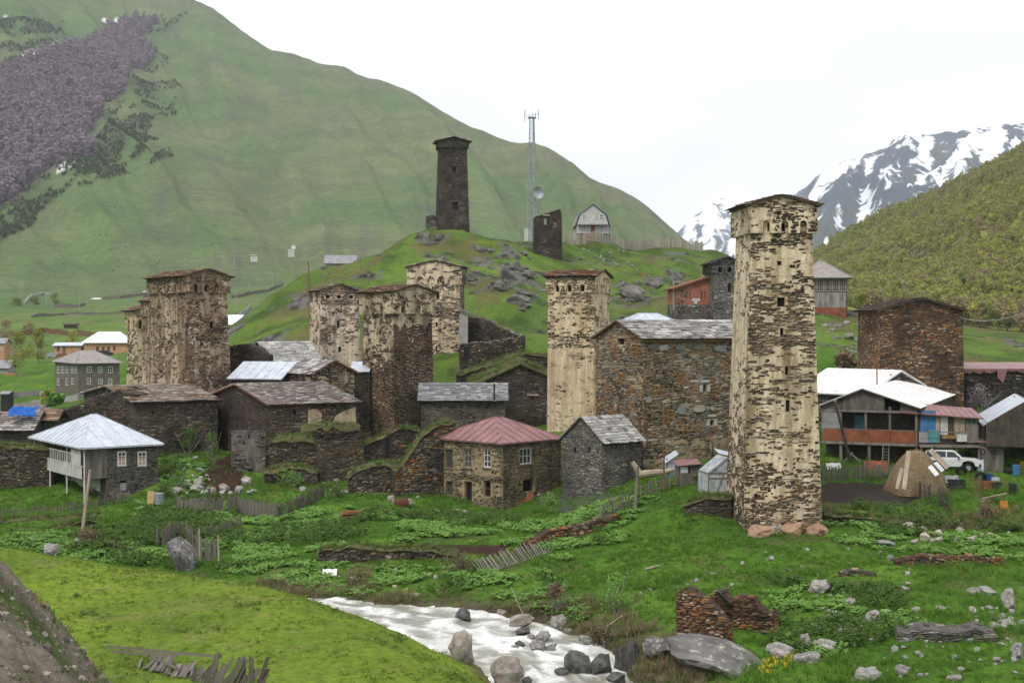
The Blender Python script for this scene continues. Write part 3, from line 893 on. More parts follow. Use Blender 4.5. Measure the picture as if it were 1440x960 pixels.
def wall_mat(key, c1, c2, scale=.7, stain=None, bs=.5, fine=5.0, sc=(1, 1, 1.6), reach=.5):
    if key in _walls:
        return _walls[key]
    m, t, b = new_mat('wall_' + key)
    v = objvec(t, sc)
    n1 = noise_node(t, scale, 6, .65, v)
    r = ramp(t, n1.outputs[0], [(.38, c2), (.6, c1)])
    out = r.outputs[0]
    n3 = noise_node(t, .33, 5, .7, objvec(t, (1.6, 1.6, .35)))
    if stain:
        r3 = ramp(t, n3.outputs[0], [(reach, (0, 0, 0)), (reach + .16, (1, 1, 1))])
        out = mixc(t, r3.outputs[0], out, stain)
    n2 = noise_node(t, fine, 5, .7, v)
    r2 = ramp(t, n2.outputs[0], [(.3, (.7, .7, .7)), (.7, (1.2, 1.2, 1.2))])
    out = mixc(t, 1.0, out, r2.outputs[0], 'MULTIPLY')
    if key.startswith('plaster'):      # places where the render has worn off to brown rubble, with soft ragged edges
        n4 = noise_node(t, .75, 9, .72, objvec(t, (1, 1, 2.1)))
        r4 = ramp(t, n4.outputs[0], [(.55 if key != 'plaster_warm' else .56, (0, 0, 0)), (.62 if key != 'plaster_warm' else .63, (.85, .85, .85))])
        out = mixc(t, r4.outputs[0], out, mixc(t, n2.outputs[0], (.1, .07, .045), (.3, .22, .15)))
        n5 = noise_node(t, 1.0, 6, .65, objvec(t, (2.2, 2.2, .16)))   # rain streaks
        r5 = ramp(t, n5.outputs[0], [(.36, (.68, .66, .63)), (.6, (1.06, 1.06, 1.06))])
        out = mixc(t, 1.0, out, r5.outputs[0], 'MULTIPLY')
    t.links.new(out, b.inputs['Base Color'])
    b.inputs['Roughness'].default_value = .93
    b.inputs['Specular IOR Level'].default_value = .2
    bump(t, b, n2.outputs[0], bs, .05)
    _walls[key] = m
    return m
PLASTER = dict(key='plaster', c1=(.58, .44, .27), c2=(.46, .33, .19), stain=(.3, .22, .13))
def M_plaster():
    return wall_mat('plaster', (.6, .49, .345), (.5, .395, .265), .8, (.37, .29, .2))
def M_plaster_v(key, k, dirt, tone=(1, 1, 1), reach=.5):
    c = lambda v: tuple(a * k * b for a, b in zip(v, tone))
    return wall_mat(key, c((.62, .52, .385)), c((.49, .405, .295)), .6, c(dirt), .6, 5.0, (1, 1, 1.3), reach)
def M_plaster_warm():
    return wall_mat('plaster_warm', (.74, .62, .455), (.6, .485, .345), .7, (.32, .24, .145), .5, 5.0, (1, 1, 1.4), .48)
def M_mortar():
    return wall_mat('mortar', (.085, .07, .056), (.042, .036, .031), 1.2, (.06, .055, .035))
def M_mortar_brown():
    return wall_mat('mortar_brown', (.08, .05, .034), (.04, .03, .024), 1.2)
def M_mortar_grey():
    return wall_mat('mortar_grey', (.13, .12, .105), (.07, .065, .06), 1.2)
def M_mortar_tan():
    return wall_mat('mortar_tan', (.36, .29, .17), (.24, .19, .11), 1.2, (.13, .11, .075))

WOOD_G = mat_var('weathered_wood', (.24, .215, .19), (.12, .105, .095), 2.2, (1, 1, .25), .85, .4, .02, 14, 'obj')
WOOD_B = mat_var('brown_wood', (.2, .115, .06), (.11, .062, .034), 2.2, (1, 1, .25), .8, .4, .02, 14)
WOOD_D = mat_var('dark_timber', (.09, .07, .055), (.045, .036, .03), 3, (1, 1, .4), .85, .4, .02, 12)
WOOD_P = mat_var('pale_wood', (.42, .35, .27), (.27, .215, .16), 2.5, (1, 1, .3), .8, .3, .02, 12)
WHITE_P = mat_var('white_paint', (.62, .61, .58), (.42, .41, .39), 2.0, (1, 1, .5), .6, .2, .01, 12)
M_FRAME = mat_var('window_frame_white', (.72, .72, .7), (.55, .55, .53), 3, bs=.1)
M_ZINC = mat_var('zinc_sheet', (.62, .67, .74), (.47, .51, .57), 1.0, (1, 1, 1), .42, .15, .02, 5, metal=.25, spec=.5)
M_WHITE_ROOF = mat_var('bright_roof_sheet', (.84, .83, .82), (.7, .69, .69), .7, (1, 1, 1), .5, .12, .02, 5, spec=.4)
M_RED_ROOF = mat_var('faded_red_sheet', (.31, .155, .155), (.2, .098, .095), .9, (1, 1, 1), .5, .2, .02, 6, metal=.1, spec=.4)
M_RUST = mat_var('rusted_sheet', (.3, .095, .04), (.14, .055, .03), 1.3, (1, 1, 1), .8, .4, .02, 6, spec=.3)
M_GREY_ROOF = mat_var('grey_roof_sheet', (.3, .29, .31), (.2, .19, .2), 1, (1, 1, 1), .6, .2, .02, 6)
M_BLUE = mat_var('blue_sheet', (.06, .2, .42), (.04, .14, .3), 1.2, bs=.3)
M_TEAL = mat_var('teal_paint', (.12, .33, .38), (.07, .2, .24), 1.2, bs=.2)
M_PEACH = mat_var('peach_plaster', (.52, .3, .18), (.42, .23, .13), .6, bs=.2)
M_BRICK = mat_var('orange_block', (.36, .15, .09), (.25, .1, .065), 1.2, bs=.3)
M_CONC = mat_var('concrete_block', (.36, .35, .34), (.26, .25, .24), .9, bs=.3)
M_IRON = mat_var('dark_iron', (.05, .05, .052), (.03, .03, .03), 3, bs=.1, metal=.4)
M_STEEL = mat_var('galvanised_steel', (.36, .4, .43), (.25, .28, .3), 1.5, bs=.1, metal=.3, rough=.5)
M_TURF = mat_var('turf', (.13, .13, .045), (.055, .06, .025), 1.5, bs=.8, bd=.12, fine=5)
def glass_mat():
    m, t, b = new_mat('window_glass')
    b.inputs['Base Color'].default_value = (.05, .06, .07, 1)
    b.inputs['Roughness'].default_value = .08
    b.inputs['Specular IOR Level'].default_value = .8
    return m
M_GLASS = glass_mat()

def mkmask(th, sx=.55, sz=.22, seed=0, jit=.16):
    """stones show where the plaster has fallen: th is a number or a function of (s, z)"""
    def f(s, z, r):
        v = .42 * fbm(s / sx + seed * 3.1, z / sz + seed, 2, seed + 200) + .34 * fbm(s / 1.3 + seed, z / .55, 3, seed + 300) + .24 * fbm(s / 3.2 + seed, z / 2.4, 2, seed + 400)
        v = .5 + (v - .5) * 1.25
        t = th(s, z) if callable(th) else th
        q = v + (r - .5) * jit - t
        return np.where(q > .07, 2, np.where(q > 0, 1, 0))
    return f
ALL = lambda s, z, r: r > .02
def panel_profile(face, zb, arches, aw, ah, gable):
    """outline of a crown panel with arched notches in its lower edge"""
    pts = [(0, zb)]
    for c in arches:
        pts.append((c - aw / 2, zb))
        sp = zb + ah - aw / 2
        pts.append((c - aw / 2, sp))
        for i in range(1, 6):
            t = math.pi - math.pi * i / 6
            pts.append((c + aw / 2 * math.cos(t), sp + aw / 2 * math.sin(t)))
        pts.append((c + aw / 2, sp))
        pts.append((c + aw / 2, zb))
    pts += [(face.W, zb), (face.W, face.zt)]
    if gable:
        pts.append((face.W * gable[0], face.zt + gable[1]))
    pts.append((0, face.zt))
    return pts
def tri_fan_ok(mb, P3, nvec, th):
    import mathutils.geometry as mg
    k = len(P3)
    back = [p - nvec * th for p in P3]
    tris = mg.tessellate_polygon([[Vector(p) for p in P3]])
    vs = list(P3) + back
    fs = [tuple(t) for t in tris] + [tuple(k + i for i in t[::-1]) for t in tris]
    fs += [(i, k + i, k + (i + 1) % k, (i + 1) % k) for i in range(k)]
    mb.add(vs, fs)
def slope_slates(pc, A, B, C, D, size, pal, seed, th=.05, jit=.08, ov=1.45, cover=1.0):
    """courses of slates on the slope A (eave start) B (eave end) C (ridge end) D (ridge start)"""
    r = np.random.default_rng(seed)
    A, B, C, D = (np.asarray(k, float) for k in (A, B, C, D))
    up = (D + C) / 2 - (A + B) / 2
    Ls = np.linalg.norm(up); n = max(1, int(Ls / (size * .62)))
    U = B - A; U = U / np.linalg.norm(U)
    Nn = np.cross(U, up); Nn /= np.linalg.norm(Nn)
    if Nn[2] < 0: Nn = -Nn
    V = np.cross(Nn, U)
    if V @ up < 0: V = -V
    rh = Ls / n
    for j in range(n):
        t = (j + .42) / n
        a = A + (D - A) * t; b = B + (C - B) * t
        l = np.linalg.norm(b - a)
        m = max(1, int(l / size))
        cuts = np.sort(np.r_[0, (np.arange(1, m) + r.uniform(-.28, .28, m - 1)) / m, 1])
        for i in range(m):
            if r.random() > cover:
                continue
            w = (cuts[i + 1] - cuts[i]) * l
            c = a + (b - a) * (cuts[i] + cuts[i + 1]) / 2
            ang = r.uniform(-jit, jit); ca, sa = math.cos(ang), math.sin(ang)
            u2 = U * ca + V * sa; v2 = V * ca - U * sa
            v3 = v2 - Nn * (th * 1.3 / rh) * .9
            v3 /= np.linalg.norm(v3)
            n3 = np.cross(u2, v3)
            hh = rh * ov * r.uniform(.92, 1.12)
            c = c + Nn * (th * (1.0 + r.uniform(0, .6))) - V * r.uniform(0, .06)
            col = pick(pal, np.array([np.clip(r.random() * .7 + .3 * fbm(np.array([c[0] / 1.5]), np.array([c[1] / 1.5 + c[2]]), 2, seed)[0] * 1.4 - .06, 0, 1)]))[0] * r.uniform(.8, 1.2)
            pc.add(c, u2 * w * 1.03, v3 * hh, n3 * th, col, w * hh)
def gable_planes(blk, ridge, ze, rise, ov, ovg=None):
    """two slopes of a gable roof: lists of A, B, C, D"""
    g = ov if ovg is None else ovg
    b = blk; W_, D = b.W, b.D
    if ridge == 'y':          # gable on the front
        sl = rise / (W_ / 2)
        zl = ze - sl * ov
        return [(b.p(-ov, D + g, zl), b.p(-ov, -g, zl), b.p(W_ / 2, -g, ze + rise), b.p(W_ / 2, D + g, ze + rise)),
                (b.p(W_ + ov, -g, zl), b.p(W_ + ov, D + g, zl), b.p(W_ / 2, D + g, ze + rise), b.p(W_ / 2, -g, ze + rise))]
    sl = rise / (D / 2)
    zl = ze - sl * ov
    return [(b.p(-g, -ov, zl), b.p(W_ + g, -ov, zl), b.p(W_ + g, D / 2, ze + rise), b.p(-g, D / 2, ze + rise)),
            (b.p(W_ + g, D + ov, zl), b.p(-g, D + ov, zl), b.p(-g, D / 2, ze + rise), b.p(W_ + g, D / 2, ze + rise))]
def pnorm(q):
    n = np.cross(np.asarray(q[1]) - q[0], np.asarray(q[2]) - q[0]); n /= np.linalg.norm(n)
    return n if n[2] > 0 else -n
def gable_roof(root, blk, ridge, ze, rise, ov, pal, size, seed, n_parts=150, ovg=None, base=None, th=.05, lift=.02, sag=0):
    mb = MB(); pc = Pieces('slate')
    for i, q in enumerate(gable_planes(blk, ridge, ze + lift, rise, ov, ovg)):
        nn = pnorm(q)
        mb.slab([k + nn * .1 for k in q], nn, .1)
        slope_slates(pc, *[k + nn * .1 for k in q], size, pal, seed + i, th)
    roof = mb.build('roof', base or WOOD_D, root)
    pc.emit(root, 'slate', 'slate_courses', n_parts, roof)
    return roof
def clip(poly, a, b, c):
    """keep the side a*x + b*y <= c of a 2-d polygon"""
    out = []
    for i in range(len(poly)):
        p, q = poly[i], poly[(i + 1) % len(poly)]
        dp, dq = a * p[0] + b * p[1] - c, a * q[0] + b * q[1] - c
        if dp <= 0: out.append(p)
        if dp * dq < 0:
            t = dp / (dp - dq); out.append((p[0] + t * (q[0] - p[0]), p[1] + t * (q[1] - p[1])))
    return out
def sheet_slope(root, parent, poly3, pitch, tiers, mat, name='roof_sheet', th=.012, rib=.05, seed=0, lift=.03, jitter=.01):
    """metal sheets with standing seams laid on the plane of poly3 (first edge = eave)"""
    r = random.Random(seed)
    q = [np.asarray(k, float) for k in poly3]
    U = q[1] - q[0]; U /= np.linalg.norm(U)
    nn = pnorm(q); V = np.cross(nn, U)
    if V @ (q[2] - q[0]) < 0: V = -V
    p2 = [((k - q[0]) @ U, (k - q[0]) @ V) for k in q]
    x0 = min(k[0] for k in p2); x1 = max(k[0] for k in p2); y1 = max(k[1] for k in p2)
    n = max(1, round((x1 - x0) / pitch)); dx = (x1 - x0) / n; dy = y1 / tiers
    for i in range(n):
        for j in range(tiers):
            off = (i % 2) * .18 * dy if tiers > 1 else 0
            lo = dy * j + (off if j else -1); hi = dy * (j + 1) + (off if j + 1 < tiers else 1) + .04
            pl = clip(clip(clip(clip(p2, 1, 0, x0 + dx * (i + 1)), -1, 0, -(x0 + dx * i)), 0, 1, hi), 0, -1, -lo)
            if len(pl) < 3:
                continue
            ar = abs(sum(pl[k][0] * pl[(k + 1) % len(pl)][1] - pl[(k + 1) % len(pl)][0] * pl[k][1] for k in range(len(pl)))) / 2
            if ar < .02:
                continue
            z = lift + j * .012 + r.uniform(0, jitter)
            mb = MB()
            P3 = [q[0] + U * a + V * b + nn * z for a, b in pl]
            mb.slab(P3, nn, th)
            # the upstand at the left edge
            ys = [b for a, b in pl if abs(a - (x0 + dx * i)) < .02]
            if i and len(ys) >= 2:
                a = x0 + dx * i
                mb.bar(q[0] + U * a + V * min(ys) + nn * (z + rib / 2), q[0] + U * a + V * max(ys) + nn * (z + rib / 2), .025, rib, nn)
            mb.build(name, mat, parent or root)
def hip_roof(root, blk, ze, rise, ov, ridge_frac, mat, pitch, tiers, seed=0, base=None, axis='x', joined=False):
    b = blk
    e = [b.p(-ov, -ov, ze), b.p(b.W + ov, -ov, ze), b.p(b.W + ov, b.D + ov, ze), b.p(-ov, b.D + ov, ze)]
    if axis == 'x':
        r0 = b.p(b.W / 2 - ridge_frac * b.W / 2, b.D / 2, ze + rise); r1 = b.p(b.W / 2 + ridge_frac * b.W / 2, b.D / 2, ze + rise)
        pls = [[e[0], e[1], r1, r0], [e[1], e[2], r1], [e[2], e[3], r0, r1], [e[3], e[0], r0]]
    else:
        r0 = b.p(b.W / 2, b.D / 2 - ridge_frac * b.D / 2, ze + rise); r1 = b.p(b.W / 2, b.D / 2 + ridge_frac * b.D / 2, ze + rise)
        pls = [[e[0], e[1], r0], [e[1], e[2], r1, r0], [e[2], e[3], r1], [e[3], e[0], r0, r1]]
    mb = MB()
    mb.slab(e, np.array([0, 0, 1]), .1)
    for pl in pls:
        k = len(pl); mb.add(pl, [tuple(range(k))])
    roof = mb.build('roof', base or mat, root)
    for i, pl in enumerate(pls):
        if ridge_frac < .01:
            pl = pl[:3] if len(pl) == 3 else [pl[0], pl[1], pl[2]]
        if pitch:
            sheet_slope(root, roof, pl, pitch, tiers, mat, seed=seed + i)
    hips = MB()
    for i, k in enumerate(e):
        tgt = r0 if (i in (0, 3) if axis == 'x' else i in (0, 1)) else r1
        hips.bar(k + np.array([0, 0, .06]), tgt + np.array([0, 0, .06]), .1, .05)
    if ridge_frac > .01:
        hips.bar(r0 + np.array([0, 0, .07]), r1 + np.array([0, 0, .07]), .14, .05)
    hips.build('ridge_cap', mat, roof)
    return roof
def put_window(root, face, rc, fmat=None, nx=2, ny=3, fw=.07, inset=.12, panes=True, sill=False, name='window'):
    a, b, z0, z1 = rc
    fmat = fmat or M_FRAME
    mb = MB()
    def strip(s0, s1, y0, y1, dpt=.06):
        c = face.pos((s0 + s1) / 2, (y0 + y1) / 2, -inset)
        U3 = np.array([face.U[0], face.U[1], 0]); N3 = np.array([face.N[0], face.N[1], 0])
        mb.box(c, U3 * (s1 - s0) / 2, np.array([0, 0, (y1 - y0) / 2]), N3 * dpt / 2)
    strip(a, a + fw, z0, z1); strip(b - fw, b, z0, z1); strip(a + fw, b - fw, z0, z0 + fw); strip(a + fw, b - fw, z1 - fw, z1)
    for i in range(1, nx):
        c = a + (b - a) * i / nx; strip(c - fw * .3, c + fw * .3, z0 + fw, z1 - fw, .05)
    for j in range(1, ny):
        c = z0 + (z1 - z0) * j / ny; strip(a + fw, b - fw, c - fw * .28, c + fw * .28, .045)
    w = mb.build(name, fmat, root)
    if panes:
        g = MB()
        c = face.pos((a + b) / 2, (z0 + z1) / 2, -inset - .02)
        g.box(c, np.array([face.U[0], face.U[1], 0]) * (b - a - fw) / 2, np.array([0, 0, (z1 - z0 - fw) / 2]), np.array([face.N[0], face.N[1], 0]) * .006)
        g.build('pane', M_GLASS, w)
    if sill:
        g = MB()
        c = face.pos((a + b) / 2, z0 - .05, .03)
        g.box(c, np.array([face.U[0], face.U[1], 0]) * ((b - a) / 2 + .08), np.array([0, 0, .035]), np.array([face.N[0], face.N[1], 0]) * .1)
        g.build('sill', M_SLATE_A if False else WOOD_G, w)
    return w
def boards(root, face, a, b, z0, z1, w, mat, name='board', out=.03, th=.03, seed=0, tint=(.75, 1.15), vary_top=0, horizontal=False, gap=.012, base=(1, 1, 1)):
    r = random.Random(seed)
    span = (z1 - z0) if horizontal else (b - a)
    n = max(1, round(span / w)); d = span / n
    for i in range(n):
        mb = MB()
        U3 = np.array([face.U[0], face.U[1], 0]); N3 = np.array([face.N[0], face.N[1], 0])
        if horizontal:
            c = face.pos((a + b) / 2, z0 + d * (i + .5), out + r.uniform(-.008, .008))
            mb.box(c, U3 * (b - a) / 2, np.array([0, 0, (d - gap) / 2]), N3 * th / 2)
        else:
            zt = z1 + r.uniform(-vary_top, vary_top)
            if face.gable:
                zt = min(zt, float(face.top(np.array(a + d * (i + .5)))) - .05)
            c = face.pos(a + d * (i + .5), (z0 + zt) / 2, out + r.uniform(-.01, .01))
            mb.box(c, U3 * (d - gap) / 2, np.array([0, 0, (zt - z0) / 2]), N3 * th / 2)
        o = mb.build(name, mat, root)
        k = r.uniform(*tint)
        o.color = (k * base[0], k * base[1], k * base[2], 1)

# ------------------------------------------------------------------ defence towers
def tower(label, blk, zc, outset, masks, pal, wall, arches=None, aw=.5, ah=.75, ridge='y', rise=.6, ov=.3, roof_pal=SL_RUST, seed=0, opens=None, n_stones=60, ch=(.1, .2), ln=(.25, .65), n_slates=60, sl=.6, group='medieval stone towers of the village', dark_arch=True, tints=None, roof=True):
    root = thing('stone_tower', label, 'tower', blk.centre(blk.zb), group)
    opens = opens or {}; arches = arches or {}
    mb = MB(); dk = []; pc = Pieces('stone')
    zt = blk.zt
    gab = {'front': (.5, rise), 'back': (.5, rise)} if ridge == 'y' else {'left': (.5, rise), 'right': (.5, rise)}
    kh = blk.k * ((zc or 0) - blk.zb)
    crown = blk.grown(outset - kh, zc, zt) if zc else None
    for nm in ('front', 'left', 'right', 'back'):
        f = blk.face(nm, None if zc else gab.get(nm))
        ops = [f.rect(*o) for o in opens.get(nm, [])]
        if zc and dark_arch:
            cf = crown.face(nm)
            for px in arches.get(nm, []):
                c = cf.uv(px[0], px[1])[0] - outset + kh
                ops.append((max(.06, c - aw * .36), min(f.W - .06, c + aw * .36), zc + .12, zc + ah * .8))
        wall_mesh(mb, dk, f, ops)
        if nm in masks:
            lay_stones(pc, f, masks[nm], pal, ops, ch, ln, seed=seed + len(nm), tints=tints)
    if zc:
        cmb = MB()
        for nm in ('front', 'left', 'right', 'back'):
            f = crown.face(nm, gab.get(nm))
            th = outset + .04
            k = .04 + blk.k * 2.5
            cs = [f.uv(*px)[0] for px in arches.get(nm, [])]
            inset = 0 if nm in ('front', 'back') else (th + k) * 1.0
            pts = panel_profile(f, zc, cs if nm in arches else [f.W * (i + .5) / 3 for i in range(3)], aw, ah, gab.get(nm))
            if inset:
                pts = [(min(max(a, inset + .002), f.W - inset - .002), z) for a, z in pts]
            N3 = np.array([f.N[0], f.N[1], 0])
            tri_fan_ok(cmb, [f.pos(np.array(a), z) if not isinstance(a, np.ndarray) else f.pos(a, z) for a, z in pts], N3, th + k)
            if nm in masks:
                nops = [(c - aw / 2, c + aw / 2, zc - 1, zc + ah) for c in cs]
                lay_stones(pc, f, masks.get(nm + '_crown', masks[nm]), pal, nops, ch, ln, seed=seed + 31 + len(nm), z0=zc + .05, tints=tints)
        cmb.build('crown', wall, root)
    mb.build('wall', wall, root)
    openings(dk, root)
    pc.emit(root, 'stone', 'stone_courses', n_stones)
    if roof:
        top = crown or blk.grown(-blk.k * (zt - blk.zb), blk.zb, zt)
        gable_roof(root, top, ridge, zt, rise, ov, roof_pal, sl, seed + 5, n_slates, base=WOOD_D, th=.06)
    return root

# the big tower on the right
B1 = blk_px(1020, 1045, 1158, 2, 95, 742, 289, k=.03, sink=1.2)
zc1 = P(1054, 327, 95)[2]
zb1 = B1.zb
def th1(s, z):
    h = z - zb1
    t = .51 + .02 * np.sin(h * 1.1) - .1 * sstep(3.4, 1.2, h) - .05 * sstep(7, 3, h)
    t = t - .075 * np.exp(-((h - 17.2) / 1.0) ** 2) - .06 * np.exp(-((h - 14.2) / .8) ** 2) + .06 * np.exp(-((h - 19.3) / .9) ** 2)
    return t - .3 * sstep(1.9, 1.4, h)
def th1l(s, z):
    h = z - zb1
    return .62 - .2 * sstep(12, 4, h) - .2 * sstep(2.2, 1.2, h)
def tint1(s, z, c):
    h = z - zb1
    w = (.8 * sstep(9, 3, h) * sstep(2.0, 3.4, h))[:, None] * (RNG.random((len(c), 1)) < .4)
    return c * (1 - w) + w * np.array([.17, .075, .03])
big_tower = tower('tall beige and black stone tower standing alone on the grassy mound, largest in the village', B1, zc1, .3,
      {'front': mkmask(th1, .5, .16, 1), 'left': mkmask(th1l, .5, .3, 2), 'front_crown': mkmask(.55, .6, .2, 3), 'left_crown': mkmask(.62, .6, .3, 4)}, TOWER, M_plaster_warm(),
      {'front': [(1078, 318), (1104, 318), (1130, 318)], 'left': [(1034, 318), (1042, 318), (1049.5, 318)]}, .5, .86, 'y', .62, .22, SL_RUST, 1,
      {'front': [(1093, 367, 1099, 373), (1093, 418, 1104, 431), (1097, 461, 1102, 473), (1104, 515, 1109, 527), (1105, 562, 1111, 579), (1101, 289, 1105, 295)]}, 150, (.08, .19), (.14, .5), 40, .55, tints=tint1)
# its footing of boulders is added with the rocks

B2 = blk_px(203, 259, 328, 38, 150, 562, 389, k=.035, sink=3)
zt2 = B2.zt
def th2(s, z):
    return .5 + .07 * np.clip((z - zt2 + 9) / 9, -1, 1)
def tint2(s, z, c):
    # pale lime runs down the right-hand face and a rusty overgrown patch low on the left-hand face
    h = zt2 - z; k = np.zeros(len(c))
    for s0, a, b_, h0, h1 in ((.6, .16, .9, 5.2, 13.5), (1.7, -.12, 1.3, 8, 13.5), (2.9, .08, 1.7, 9.5, 13), (1.1, .1, 2.1, 6.5, 13.5)):
        k = np.maximum(k, (np.abs(s - s0 - a * (h - h0) - .22 * np.sin(h * b_ * 2)) < .13) * (h > h0) * (h < h1))
    w = (k * (RNG.random(len(c)) < .85))[:, None]
    return c * (1 - w) + w * np.array([.52, .49, .44])
tower('broad weathered stone tower with white streaks down its face, left of the green knoll', B2, P(259, 411, 150)[2], .3,
      {'front': mkmask(lambda s, z: th2(s, z) - .02, .5, .25, 11), 'left': mkmask(lambda s, z: th2(s, z) + .02, .5, .25, 12), 'front_crown': mkmask(.44, .6, .3, 13), 'left_crown': mkmask(.46, .6, .3, 14)},
      [((.12, .075, .05), 3), ((.17, .12, .085), 3), ((.06, .05, .042), 3), ((.26, .2, .15), 2), ((.19, .08, .04), 1)], M_plaster_v('plaster_dirty', .86, (.24, .18, .12), (1, .96, .93), .42),
      {'front': [(275, 402), (291, 403), (305, 405)], 'left': [(221, 402), (232, 402), (246, 402)]}, .62, .95, 'y', .8, .25, SL_RUST, 2,
      {'front': [(295, 452, 300, 462)]}, 60, (.08, .17), (.13, .42), 50, .65, tints=tint2)
B3 = blk_px(198, 213, 262, 38, 166, 545, 424, k=.02, sink=3)
tower('narrow stone tower half hidden behind the broad weathered tower', B3, P(213, 445, 166)[2], .25,
      {'front': mkmask(.5, .5, .25, 21), 'left': mkmask(.56, .5, .25, 22)}, TOWER, M_plaster_v('plaster_dirty', .86, (.24, .18, .12), (1, .96, .93), .42), {'left': [(206, 438)]}, .55, .8, 'y', .7, .2, SL_RUST, 3, {}, 0, (.16, .26), (.3, .7), 20, .7)
B4 = blk_px(177, 193, 240, 38, 182, 530, 437, k=.02, sink=3)
tower('short plastered tower with two arched openings, furthest left of the towers', B4, P(193, 463, 182)[2], .25,
      {'front': mkmask(.56, .5, .25, 26), 'left': mkmask(.56, .5, .25, 27)}, TOWER, M_plaster_v('plaster_ochre', .95, (.3, .22, .13), (1, .97, .9), .52), {'left': [(181, 453), (188, 453)], 'front': [(197, 453), (207, 453), (222, 453)]}, .7, 1.3, 'y', .7, .3, SL_RUST, 4, {}, 0, (.16, .26), (.3, .7), 20, .7)
B5 = blk_px(433, 449, 509, 22, 168, 600, 409, k=.012, sink=3)
zt5 = B5.zt
tower('pale plastered tower with a dark stone top, in front of the knoll\'s left flank', B5, None, 0,
      {'front': mkmask(lambda s, z: np.where(z > zt5 - 1.65, .2, .545 - .05 * sstep(zt5 - 9, zt5 - 14, z)), .6, .25, 31), 'left': mkmask(lambda s, z: np.where(z > zt5 - 1.3, .4, .58), .5, .4, 32)}, TOWER, M_plaster_v('plaster_pale', 1.2, (.25, .22, .18), (1, 1.0, 1.06), .47), {}, .5, .8, 'y', .75, .25, SL_RUST, 5,
      {'front': [(458, 415, 464, 419.5), (474, 415, 480, 419.5), (491, 415, 497, 419.5), (474, 451, 478, 461), (476, 487, 480, 495)]}, 40, (.08, .17), (.14, .45), 30, .7)
B6 = blk_px(505, 553, 614, 40, 150, 650, 411, k=.022, sink=2)
z6a = P(553, 459, 150)[2]; z6b = P(553, 520, 150)[2]
tower('leaning stone tower with a brown lower front and broad crown, centre of the village', B6, P(553, 441, 150)[2], .38,
      {'front': mkmask(lambda s, z: np.where(z < z6a + .35 * np.sin(s * 5), .1, .57), .6, .25, 41), 'left': mkmask(lambda s, z: .52 - .32 * sstep(z6b + 2, z6b - 2.5, z + .9 * np.sin(s * 1.7)), .45, .3, 42),
       'front_crown': mkmask(.57, .6, .3, 43), 'left_crown': mkmask(.58, .6, .3, 44)}, BROWN, M_plaster_v('plaster_grey', .9, (.19, .16, .115), (1, 1, .95), .47),
      {'front': [(567.5, 432), (589, 432)], 'left': [(516, 434), (536, 433)]}, .62, .95, 'y', .75, .25, SL_RUST, 6,
      {'front': [(577, 474, 580, 481)]}, 120, (.08, .17), (.14, .42), 50, .6)
B7 = blk_px(574, 648, 652, -4, 182, 575, 376, k=.008, side=6, sink=3)
z7a = P(610, 425, 182)[2]; z7b = P(610, 447, 182)[2]
tower('tall pale tower with four arches under its roof, below the knoll', B7, P(611, 400, 182)[2], .3,
      {'front': mkmask(lambda s, z: np.where((z < z7a) & (z > z7b), .38, .555) - .2 * sstep(z7b - 8.2, z7b - 9.2, z), .6, .22, 51), 'right': mkmask(.4, .5, .3, 52), 'front_crown': mkmask(.6, .6, .3, 53)}, DARK, M_plaster_v('plaster_cream', 1.16, (.36, .28, .19), (1, .98, .95), .54),
      {'front': [(591, 394), (606, 394), (620, 394), (635, 394)]}, .95, 1.05, 'y', .85, .2, SL_BROWN, 7,
      {'front': [(613.5, 411, 618, 420), (612.5, 453, 615.5, 459), (612.5, 486, 615, 492), (609, 517, 617.5, 531)]}, 40, (.08, .18), (.15, .48), 30, .7, dark_arch=False)
B8 = blk_px(769, 836, 858, -20, 150, 603, 389, k=.006, sink=2)
z8a = P(836, 489, 150)[2]; z8b = P(836, 465, 150)[2]
tower('slender tower with clean tan plaster on its lower half, beside the long stone house', B8, P(836, 411, 150)[2], .22,
      {'front': mkmask(lambda s, z: np.where(z < z8a, .68, np.where(z < z8b, .42, .52)), .6, .2, 61), 'right': mkmask(lambda s, z: np.where(z < z8a, .6, .57), .5, .25, 62), 'front_crown': mkmask(.42, .6, .3, 63), 'right_crown': mkmask(.55, .5, .3, 64)}, TOWER, M_plaster_v('plaster_tan', 1.12, (.4, .29, .18), (1, .96, .91), .5),
      {'front': [(782.5, 405), (800, 405), (819, 405)], 'right': [(839.5, 406), (846, 406), (852.5, 407)]}, .62, .9, 'x', .75, .22, SL_RUST, 8, {}, 60, (.08, .17), (.14, .44), 60, .6)
B9 = blk_px(611, 615, 661, 8, 258, 333, 198, k=.03, side=5.6, sink=1.5)
z9 = B9.zb
tower('dark brown stone tower on top of the knoll', B9, P(638, 207, 258)[2], .35,
      {'front': ALL, 'left': ALL, 'right': ALL}, HILL, M_mortar(), {}, .6, .5, 'y', .75, .35, SL_BROWN, 9,
      {'front': [(635.5, 199, 640.5, 204.5), (636, 235, 641.5, 243), (637, 260, 639.5, 264), (636, 284, 644, 295), (630, 299, 632, 301.5), (646, 299, 648, 301.5)]}, 0, (.16, .3), (.35, .9), 0, .8, dark_arch=False)

